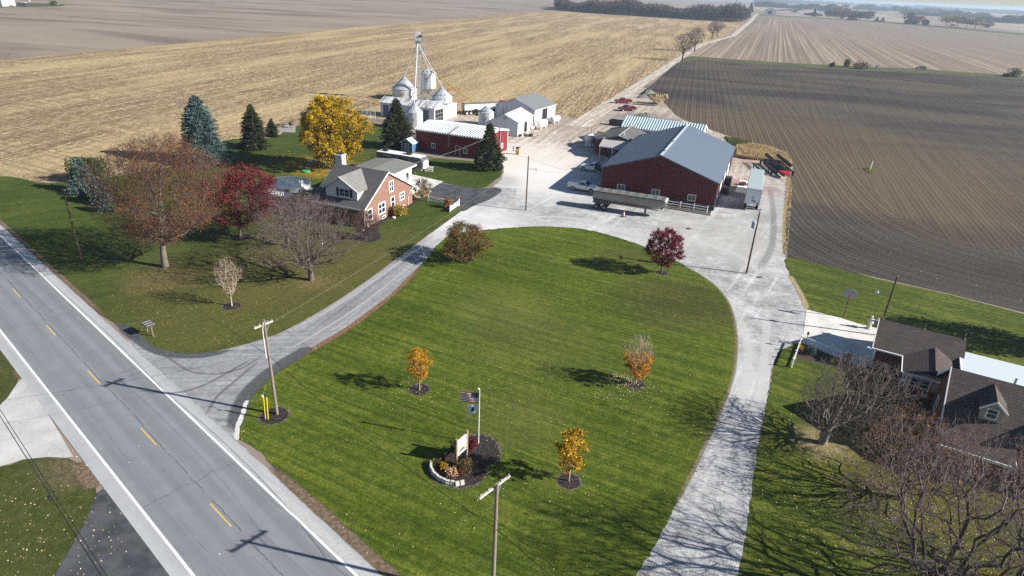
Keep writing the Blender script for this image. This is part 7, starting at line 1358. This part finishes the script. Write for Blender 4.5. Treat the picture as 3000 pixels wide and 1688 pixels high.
p = at(*zs(2000, 500, 1000, 915, 1345, 2574)); o = thing('lamp_post', 'black lamp post inside the white fence corner', 'lamp post', (p.x, p.y, .1)); MB().tube([(0, 0, 0), (0, 0, 1.7)], .035, 8).build('post', BLACK, o); MB().lathe([(.05, 0), (.13, .12), (.1, .34), (0, .42)], 8, (0, 0, 1.7)).build('lantern', BLACK, o)
shrub('dwarf_spruce', 'round blue green dwarf spruce inside the white fence corner', *zs(2000, 500, 1000, 960, 1385, 2574), 1.0, .65, 541, blues, 1500, .06); shrub('bed_plant', 'yellow green low plants at the white fence corner', *zs(2000, 500, 1000, 890, 1345, 2574), .4, .45, 542, amber, 300, .07, cat='plant')
sheet('mulch_bed', wob(poly([(2018, 872), (2070, 892), (2085, 903), (2060, 912), (2030, 908), (2006, 900)]), .05, .4, seed=9), .125, M('brown_mulch', (.05, .032, .028), .95, var=.4, scale=4))
for i, (zx, zy) in enumerate([(1010, 120), (1090, 200), (1150, 250), (1200, 285), (1250, 325), (1300, 355), (1340, 395)]): shrub('hedge_shrub', 'yellow green tipped shrub along the shaded side of the right hand house', *zs(2000, 1000, 1000, zx, zy, 2106), 1.0, .55, 550+i, leafmat('lime_leaves', [(.08, .09, .02), (.2, .2, .05), (.14, .06, .04)]), 380, .07, group='shrubs along the shaded house side')
shrub('green_bush', 'rounded olive bush at the corner of the porch', *zs(2000, 1000, 1000, 1510, 560, 2106), 1.8, 1.1, 561, greenb, 1300, .1, cat='bush')
p = at(*TG(920, 1370)); o = thing('planter_pot', 'round grey planter in the shade by the bay window', 'planter', (p.x, p.y, .12)); MB().lathe([(0, 0), (.3, 0), (.42, .5), (.36, .5), (.3, .12)], 14).build('pot', GREYP, o); MB().lathe([(0, .4), (.36, .45)], 14).build('soil', BLACK, o)
a, b = at(*zs(1040, 240, 520, 1040, 430)), None
# ================= POLES, WIRES, SIGNS, FENCES =================
POLE = M('weathered_pole_wood', (.20, .17, .14), .95, var=.3, scale=6); POLD = M('dark_pole_wood', (.11, .075, .05), .95, var=.3, scale=6); POLW = M('pale_bleached_wood', (.42, .39, .36), .9, var=.15, scale=6)
CONDUIT = M('white_conduit', (.7, .7, .7), .5)
def upole(lb, px, py, h, mat=POLE, arm=None, armlen=2.4, armz=.35, r=.135, z=.08, rz=0, extras=(), base=None, hole=None):
    p = at(px, py) if base is None else Vector((*base, 0)); o = thing('utility_pole', lb, 'utility pole', (p.x, p.y, z), 0)
    MB().tube([(0, 0, -.2), (0, 0, h*.5), (0, 0, h)], [r, r*.86, r*.68], 12).build('pole', mat, o)
    if arm is not None:
        a = Vector((cos(arm), sin(arm), 0)); c = Vector((0, 0, h-armz))+Vector((-a.y, a.x, 0))*.16; m_ = MB().bar(c-a*armlen/2, c+a*armlen/2, .11, .13).build('crossarm', POLW, o)
        for s in (-1, -.45, .45, 1)[:: (3 if armlen < 1.6 else 1)]: q = c+a*armlen/2*.92*s; MB().lathe([(.03, 0), (.055, .05), (.03, .09), (.055, .13), (.02, .18)], 8, tuple(q+Vector((0, 0, .07)))).build('insulator', GREYP, o)
        MB().bar(c+a*.6, (0, 0, h-armz-.7), .04).build('brace', GALV, o)
    else: MB().lathe([(.03, 0), (.055, .05), (.03, .09), (.055, .13), (.02, .18)], 8, (0, 0, h)).build('insulator', GREYP, o)
    if 'can' in extras: MB().lathe([(0, 0), (.27, 0), (.28, .1), (.28, .8), (.22, .9), (0, .95)], 16, (-.48, -.15, h-2.6)).build('transformer', M('transformer_grey', (.34, .40, .45), .4), o); MB().tube([(-.5, -.1, h-1.6), (-.45, -.1, h-1.0), (0, 0, h-.5)], .02, 5).build('lead', BLACK, o)
    if 'lamp' in extras:
        a = rz; MB().tube([(0, 0, h-2.2), (.5*cos(a), .5*sin(a), h-2.0), (1.3*cos(a), 1.3*sin(a), h-2.0)], .03, 6).build('lamp_arm', GALV, o); MB().lathe([(0, .16), (.12, .14), (.22, 0), (.2, -.16), (.1, -.26), (0, -.28)], 12, (1.45*cos(a), 1.45*sin(a), h-2.05)).build('lamp_head', M('lamp_white', (.7, .72, .75), .3), o)
    if 'meter' in extras: MB().box((.2, -.1, 1.5), (.25, .2, .5)).build('meter_box', GALV, o); MB().tube([(.17, -.12, 1.7), (.17, -.12, h-1.2)], .045, 6).build('conduit', CONDUIT, o)
    if 'conduit' in extras: MB().tube([(-.18, -.1, h*.62), (-.18, -.1, h*.9), (-.05, -.1, h-.2)], .035, 6).build('conduit', CONDUIT, o)
    return o
perp = RD+pi/2
upole('weathered utility pole in the left lawn beside the spreading rusty tree', 205, 652, 9.2, POLD, None, extras=()); P0 = at(205, 652)
upole('utility pole with crossarm in a mulch patch at the driveway mouth', 697, 1042, 9.2, POLE, perp+.1, 1.7, .5, extras=('conduit',)); P1 = at(697, 1042)
P2b = at(1238, 1449); upole('near white topped utility pole with long crossarm at the bottom of the lawn', 0, 0, 9.2, POLE, perp+.0, 2.5, .35, r=.17, base=None) if False else None
# the foot of the near pole lies below the frame: find it from its top
pt = at(1250, 1217, 9.2); o = upole('near grey utility pole with long white crossarm at the bottom centre', 0, 0, 9.2, POLE, perp, 2.5, .35, r=.145, base=(pt.x, pt.y)); P2 = Vector((pt.x, pt.y, 0))
upole('tall utility pole with small bracket lamps on the gravel yard right of the driveway', 1322, 530, 9.2, POLD, None, extras=('lamp',), rz=0, r=.13); P3_ = at(1322, 530)
upole('leaning brown utility pole with grey transformer on the gravel by the tilled field', 1877, 688, 9.2, POLD, perp+.6, 1.3, .25, extras=('can',)); P4 = at(1877, 688)
pr = at(2208, 844); upole('dark utility pole with white yard lamp behind the right hand garage', 2208, 844, 7.35, POLD, None, extras=('lamp',), rz=R(165), r=.13)
pq = at(*zs(1040, 240, 520, 2082, 1255)); upole('service pole with meter box and conduit beside the red shed gable', 0, 0, 8.4, POLD, None, extras=('meter',), base=(pq.x, pq.y), r=.15)
def wire(lb, a, b, sag, r=.012, group='overhead wires', cat='wire', mat=BLACK):
    a, b = Vector(a), Vector(b); n = 18; pts = [a.lerp(b, i/n)-Vector((0, 0, sag*4*(i/n)*(1-i/n))) for i in range(n+1)]; o = MB().tube(pts, r, 4).build('wire', mat); return tagset(o, lb, cat, group)
def up(p, z, dx=0, dy=0): return (p.x+dx, p.y+dy, z)
wire('thick lower cable from the left lawn pole to the driveway mouth pole', up(P0, 6.4), up(P1, 5.9), .7, .022)
wire('thick lower cable from the driveway mouth pole past the sign bed to the near pole', up(P1, 5.9), up(P2, 5.9), .7, .022)
ad = Vector((cos(perp), sin(perp), 0))
wire('upper line from the left lawn pole to the driveway mouth pole', up(P0, 9.3), tuple(P1+ad*.7+Vector((0, 0, 9))), .6)
wire('upper line from the driveway mouth pole to the near crossarm', tuple(P1+ad*.7+Vector((0, 0, 9))), tuple(P2+ad*1.15+Vector((0, 0, 9.1))), .6)
wire('thick lower cable leaving the near pole toward the lower right', up(P2, 5.9), tuple(P2+(P2-P1)+Vector((0, 0, 5.9))), .7, .022)
wire('upper line leaving the near crossarm toward the lower right', tuple(P2+ad*1.15+Vector((0, 0, 9.1))), tuple(P2+(P2-P1)+ad*1.15+Vector((0, 0, 9.1))), .6)
wire('second line leaving the near pole toward the lower right', tuple(P2-ad*1.1+Vector((0, 0, 8.2))), tuple(P2+(P2-P1)-ad*1.15+Vector((0, 0, 8.1))), .6)
PALEW = M('pale_cable', (.2, .21, .19), .6)
wire('pale service wire running along the driveway to the yard pole, lower of two', up(P1, 6.9), up(P3_, 6.6), .5, .009, mat=PALEW)
wire('pale service wire running along the driveway to the yard pole, upper of two', up(P1, 8.6), up(P3_, 8.6), .6, .008, mat=PALEW)
wire('wire from the yard pole to the service pole by the red shed', up(P3_, 8.8), up(pq, 8.0), .8, .012)
hw = hs_.matrix_basis @ Vector((24.2, 5.4, 3.9)); wire('twisted cable from the house wing to the service pole', hw, up(pq, 7.4), .5, .028, mat=PALEW)
wire('cable from the transformer pole toward the right hand garage', up(P4, 6.6), up(pr, 6.2), .6, .014)
wire('wire from the yard pole to the transformer pole', up(P3_, 8.9), up(P4, 9.0), .9, .011)
wire('service drop from the yard pole to the big red barn wall', up(P3_, 7.2), tuple(bb.matrix_basis @ Vector((.5, -.1, 4.2))), .5, .012)
a, b = at(0, 1046, 8.5), at(255, 1449, 8.5); d = b-a; wire('thick twin cable across the lower left corner, left strand', a-d*1.5, b+d*.8, .0, .022); off = Vector((.1, .12, .12)); wire('thick twin cable across the lower left corner, right strand', a-d*1.5+off, b+d*.8+off, .0, .018)
q = at(125, 1252, 8.45); o = MB().lathe([(0, -.15), (.09, -.12), (.09, .12), (0, .15)], 8, ax='x').build('cable_joint', BLACK); o.location = q; o.rotation_euler = (0, 0, math.atan2(d.y, d.x)); tagset(o, 'black joint box on the twin cable in the lower left corner', 'cable joint')
wire('thin wire crossing the highway from the left edge to the driveway mouth pole', at(-60, 1016, 6.5), up(P1, 6.2), .3, .01)
# yellow guy guards
gg = at(668, 1055); o = thing('guy_guard', 'pair of yellow plastic guy wire guards in the mulch at the driveway mouth pole', 'guy wire guard', (gg.x, gg.y, .1))
for dx in (0, .22): MB().tube([(dx, 0, 0), (dx*1.2+.05, .1, 2.2)], .045, 6).build('guard', YEL, o)
MB().tube([(0, .0, 2.2), (.3, .3, 3.3)], .015, 5).build('guy_wire', GALV, o); MB().box((.02, .02, 2.35), (.1, .1, .2)).build('cap', WHITE, o)
# mulch rings
t = NT('dark_mulch'); mulch = t.done(t.ramp(t.noise(7, 4, .85), [(.38, (.012, .010, .010)), (.52, (.038, .032, .03)), (.68, (.11, .095, .085))]), .95, 0, .1); t.bump(t.noise(9, 3), .08, .8)
t = NT('worn_mulch'); wmulch = t.done(t.ramp(t.noise(4, 4, .85), [(.38, (.03, .025, .022)), (.52, (.10, .085, .07)), (.66, (.25, .21, .16))]), .95, 0, .1)
def ring_(px, py, rx, mat=mulch, seed=1, ry=None, z=.12, nm='mulch_bed'):
    c = at(px, py); r = random.Random(seed); n = 34; pts = [(c.x+(rx+r.uniform(-.07, .07))*cos(2*pi*i/n), c.y+((ry or rx)+r.uniform(-.07, .07))*sin(2*pi*i/n)) for i in range(n)]; sheet(nm, pts, z, mat)
    if mat is mulch: pts = [(c.x+(rx+.14)*cos(2*pi*i/n), c.y+((ry or rx)+.14)*sin(2*pi*i/n)) for i in range(n)]; sheet(nm, pts, z-.01, wmulch)
ring_(1055, 980, .88, seed=2); ring_(1598, 966, .85, seed=3); ring_(1431, 1211, .85, seed=4); ring_(1664, 686, .8, seed=5); ring_(583, 770, .95, seed=6); ring_(690, 1046, 1.15, seed=7); ring_(1172, 652, 1.0, seed=8); ring_(605, 597, 1.4, seed=9)
bed = [(1205, 1096), (1232, 1102), (1250, 1122), (1256, 1145), (1246, 1162), (1228, 1172), (1222, 1195), (1200, 1216), (1165, 1226), (1130, 1222), (1100, 1212), (1082, 1195), (1080, 1172), (1092, 1157), (1120, 1150), (1132, 1128), (1150, 1112), (1178, 1098)]
sheet('mulch_bed', wob(poly(bed), .05, .35, seed=2), .125, mulch); c = sum((Vector((*p, 0)) for p in poly(bed)), Vector())/len(bed)
sheet('bed_rim', wob([tuple(c.xy+(Vector(p)-c.xy)*1.07) for p in poly(bed)], .05, .35, seed=3), .115, wmulch)
hb = [(1065, 480), (1040, 497), (1043, 512), (1012, 527), (1000, 545), (975, 553), (952, 572), (958, 595), (945, 607), (915, 609), (890, 600), (905, 585), (930, 560), (1010, 520), (1038, 495), (1040, 478)]
sheet('mulch_bed', wob(poly(hb), .04, .4, seed=4), .125, mulch)
sheet('straw_bed', wob(poly([(1040, 478), (1052, 470), (1085, 480), (1070, 494), (1045, 498)]), .05, .4, seed=5), .13, M('straw_mulch', (.42, .33, .2), .95, var=.4, scale=6))
# stone edging blocks round the front of the bed
STONE = M('pale_stone_block', (.52, .50, .46), .9, var=.25, scale=5); so_ = [at(*p) for p in [(1083, 1170), (1083, 1182), (1090, 1196), (1105, 1209), (1125, 1218), (1150, 1222), (1175, 1217)]]
k = 0
for i in range(len(so_)-1):
    n = max(1, round((so_[i+1]-so_[i]).length/.34))
    for j in range(n):
        p = so_[i].lerp(so_[i+1], j/n); d = so_[i+1]-so_[i]; mb = MB(); mb.box((0, 0, .09), (.31, .2, .18)); mb.box((0, .03, .27), (.29, .18, .17)); o = mb.build('edging_stone', STONE, bevel=.02); o.location = (p.x, p.y, .12*ZK); o.rotation_euler = (0, 0, math.atan2(d.y, d.x)); tagset(o, 'pale stone edging block along the front of the sign bed', 'edging stone', 'stone edging blocks of the sign bed')
# flagpole and flags
fp = at(1203, 1116); fo = thing('flagpole', 'thin white flagpole rising from the mulch bed', 'flagpole', (fp.x, fp.y, .12)); MB().tube([(0, 0, 0), (0, 0, 5.3)], [.045, .032], 10).build('pole', WHITE, fo); MB().lathe([(0, 0), (.07, .02), (.09, .08), (.07, .14), (0, .16)], 10, (-.08, 0, 5.28)).build('truck', M('lamp_white', (.7, .72, .75), .3), fo)
def flagpart(root, name, u0, u1, v0, v1, mat, Lf, Hf, zc, dirx, droop, off=0, n=8):
    mb = MB(); g = lambda u, v: (dirx[0]*Lf*u-.02, dirx[1]*Lf*u+off+.08*sin(u*7+v*2)*u, zc-Hf*v-droop*u*u*(.5+.6*v)-droop*.15*sin(u*5))
    vs = [g(u0+(u1-u0)*i/n, v0+(v1-v0)*j) for i in range(n+1) for j in (0, 1)]; mb.add(vs, [(2*i, 2*i+2, 2*i+3, 2*i+1) for i in range(n)]); return mb.build(name, mat, root)
def clothmat(name, c): t = NT(name); m_ = t.done(c, .8, 0, .1); tr = t.n.new('ShaderNodeBsdfTranslucent'); tr.inputs[0].default_value = (*c, 1); mx = t.n.new('ShaderNodeMixShader'); mx.inputs[0].default_value = .35; t.l.new(t.b.outputs[0], mx.inputs[1]); t.l.new(tr.outputs[0], mx.inputs[2]); t.l.new(mx.outputs[0], t.n['Material Output'].inputs[0]); return m_
cr, cw, cb_ = clothmat('flag_red', (.45, .03, .06)), clothmat('flag_white', (.78, .78, .8)), clothmat('flag_navy', (.02, .03, .10))
fl = thing('american_flag', 'red white and blue striped flag with stars flying left from the flagpole top', 'flag', (fp.x-.04, fp.y, .12)); fd = (-.97, .15)
for i in range(13):
    flagpart(fl, 'stripe', .42 if i < 7 else 0, 1, i/13, (i+1)/13, cr if i % 2 == 0 else cw, 1.5, .95, 5.0, fd, .25)
flagpart(fl, 'canton', 0, .42, 0, 7/13, cb_, 1.5, .95, 5.0, fd, .25)
for s in (-.012, .012):
    mb = MB()
    for r_ in range(5):
        for c_ in range(6):
            u, v = .05+c_*.062, .05+r_*.1; x, y, z = (fd[0]*1.5*u-.02, fd[1]*1.5*u+s+.08*sin(u*7+v*2)*u, 5.0-.95*v-.25*u*u*(.5+.6*v)-.25*.15*sin(u*5)); mb.box((x, y, z), (.028, .003, .028), ry=.785)
    mb.build('stars', cw, fl)
f2 = thing('white_flag', 'small white flag with dark emblem drooping below the striped flag', 'flag', (fp.x-.04, fp.y, .12)); flagpart(f2, 'cloth', 0, 1, 0, 1, clothmat('flag_pale', (.62, .68, .75)), .95, .75, 3.95, fd, .75)
flagpart(f2, 'emblem', .35, .62, .25, .72, cb_, .95, .75, 3.95, fd, .75, -.02); flagpart(f2, 'emblem', .35, .62, .25, .72, cb_, .95, .75, 3.95, fd, .75, .02)
# farm sign
s1, s2 = at(*zs(1220, 1120, 520, 580, 1192)), at(*zs(1220, 1120, 520, 727, 1058)); hd = math.atan2(s2.y-s1.y, s2.x-s1.x); LS = (s2-s1).length; print('sign', LS)
sg = thing('sign', 'white painted farm sign between two wooden posts in the mulch bed', 'sign', (s1.x, s1.y, .12), hd); cedar = M('cedar_post', (.30, .20, .13), .85, var=.25, scale=6)
for x in (0, LS): MB().box((x, 0, 1.22), (.16, .16, 2.44)).build('post', cedar, sg)
pb = MB().bx(.09, LS-.09, -.04, .04, 1.32, 2.15).build('board', M('sign_white', (.74, .74, .72), .5), sg); MB().bx(.09, LS-.09, -.045, .045, .88, 1.28).build('lower_board', M('sign_cream', (.62, .55, .45), .6), sg); MB().bx(.09, LS-.09, -.03, .03, .68, .78).build('rail', WHITE, sg)
navy = M('sign_lettering', (.08, .10, .2), .6); brn = M('sign_brown', (.2, .11, .07), .6)
mb = MB()                                             # the script lettering is too small to read: soft flowing strokes
for k, (x, w_) in enumerate(((.35, .5), (.95, .7), (1.55, .5))):
    pts = [(x*LS/2.0+w_*i/9*LS/2.2, -.047, 1.82+.06*sin(i*2.1+k)-.02*i/9) for i in range(9)]; mb.tube(pts, .016, 4)
mb.tube([(.3, -.047, 1.6), (LS*.5, -.047, 1.57), (LS-.4, -.047, 1.62)], .012, 4); mb.build('lettering', navy, sg)
mb = MB()
for x in (.45, LS*.5, LS-.5): mb.prism([(x-.22, .95), (x+.22, .95), (x+.18, 1.12), (x+.05, 1.2), (x-.12, 1.1)], -.052, -.047, 'y')
mb.build('painted_barns', brn, sg)
# bed plants
for lb, zx, zy, h, r_, mt, n in [('small russet shrub behind the sign in the bed', 800, 950, .9, .55, crim, 700), ('yellow orange low plant at the left of the bed', 390, 1260, .6, .32, amber, 350), ('peach coloured tuft plant near the stone edge', 510, 1360, .75, .45, M('peach_foliage', (.55, .33, .18), .9), 420), ('feathery green shrub right of the sign post', 700, 1290, 1.0, .75, olive, 1100), ('brown red low plant beside the left stone edge', 290, 1200, .5, .45, olive, 350), ('dry reddish clump in the middle of the bed', 640, 1330, .55, .4, rust, 350), ('small green bush under the sign', 540, 1010, .6, .4, greenb, 400), ('reddish tuft left of the sign', 385, 1130, .5, .25, crim, 200)]:
    x, y = zs(1220, 1120, 520, zx, zy); shrub('bed_plant', lb, x, y, h, r_, 500+zx, mt, n, .07, cat='plant', z=.13)
# stray leaves
def litter(lb, n, area, sz, mat, seed, clusters=()):
    g = np.random.default_rng(seed); P = []
    from mathutils.geometry import intersect_point_line
    poly_ = np.array(poly(area)); x0, y0 = poly_.min(0); x1, y1 = poly_.max(0)
    def inside(p):
        c = False; j = len(poly_)-1
        for i in range(len(poly_)):
            if (poly_[i, 1] > p[1]) != (poly_[j, 1] > p[1]) and p[0] < (poly_[j, 0]-poly_[i, 0])*(p[1]-poly_[i, 1])/(poly_[j, 1]-poly_[i, 1])+poly_[i, 0]: c = not c
            j = i
        return c
    while len(P) < n:
        p = (g.uniform(x0, x1), g.uniform(y0, y1))
        if inside(p): P.append((*p, .13*ZK))
    for px, py, r_, k in clusters: c = at(px, py); P += [(c.x+g.normal(0, r_), c.y+g.normal(0, r_*.8), .13*ZK) for _ in range(k)]
    P = np.array(P); D = g.normal(0, 1, (len(P), 3)); D[:, 2] *= .25; V, F = leaf_quads(P, sz, g, 1.3, 0, D, .5); V[:, 2] = np.maximum(V[:, 2], .125*ZK); o = link('fallen_leaves', npmesh('fallen_leaves', V, F), mat); return tagset(o, lb, 'leaves', None, 'stuff')
pale_l = leafmat('fallen_pale', [(.40, .28, .08), (.62, .50, .22), (.72, .62, .42), (.5, .25, .07)], .1); tan_l = leafmat('fallen_tan', [(.24, .15, .06), (.42, .29, .11), (.30, .16, .07)], .1)
litter('pale yellow leaves scattered over the oval lawn', 800, ctr[:-6], .06, pale_l, 1, [(1560, 955, .8, 700), (1590, 990, 1.8, 420), (1430, 1000, 6, 300), (1054, 990, 1.6, 140), (1450, 1230, 2.2, 70), (1300, 1350, 5, 160), (1620, 640, 3, 60), (605, 1095, .5, 30)])
litter('tan and yellow leaves scattered over the left lawn', 2600, [(250, 760), (420, 650), (700, 640), (960, 600), (1060, 590), (770, 790), (600, 865), (440, 880), (300, 800)], .075, tan_l, 2, [(830, 420, 5.0, 1400), (740, 400, 4, 500), (416, 690, 3.5, 600), (790, 710, 3, 400)])
litter('golden leaves fallen thickly under the golden maple by the play set', 10, [(760, 400), (860, 405), (850, 440), (770, 440)], .11, gold, 5, [(800, 428, 3.6, 3800), (860, 405, 4.5, 1800), (740, 400, 3.5, 900)])
litter('leaves scattered over the right lawn and the near left corner', 500, [(1940, 990), (2100, 1000), (2300, 1200), (2500, 1449), (1880, 1449)], .07, pale_l, 3, [(2250, 1240, 5.0, 900), (2420, 1350, 5, 1000), (120, 1300, 4, 320), (60, 1400, 3, 200)])
# ================= HAZE =================
mb = MB(); mb.bx(-15500, 15500, -3500, 15500, -1, 50)
t = NT('haze_air'); t.n.remove(t.b)
pv = t.n.new('ShaderNodeVolumePrincipled'); pv.inputs['Color'].default_value = (.66, .82, 1, 1); pv.inputs['Density'].default_value = HAZE
pv.inputs['Anisotropy'].default_value = .2
t.l.new(pv.outputs[0], t.n['Material Output'].inputs['Volume'])
hz = mb.build('haze', t.m); hz['kind'] = 'stuff'
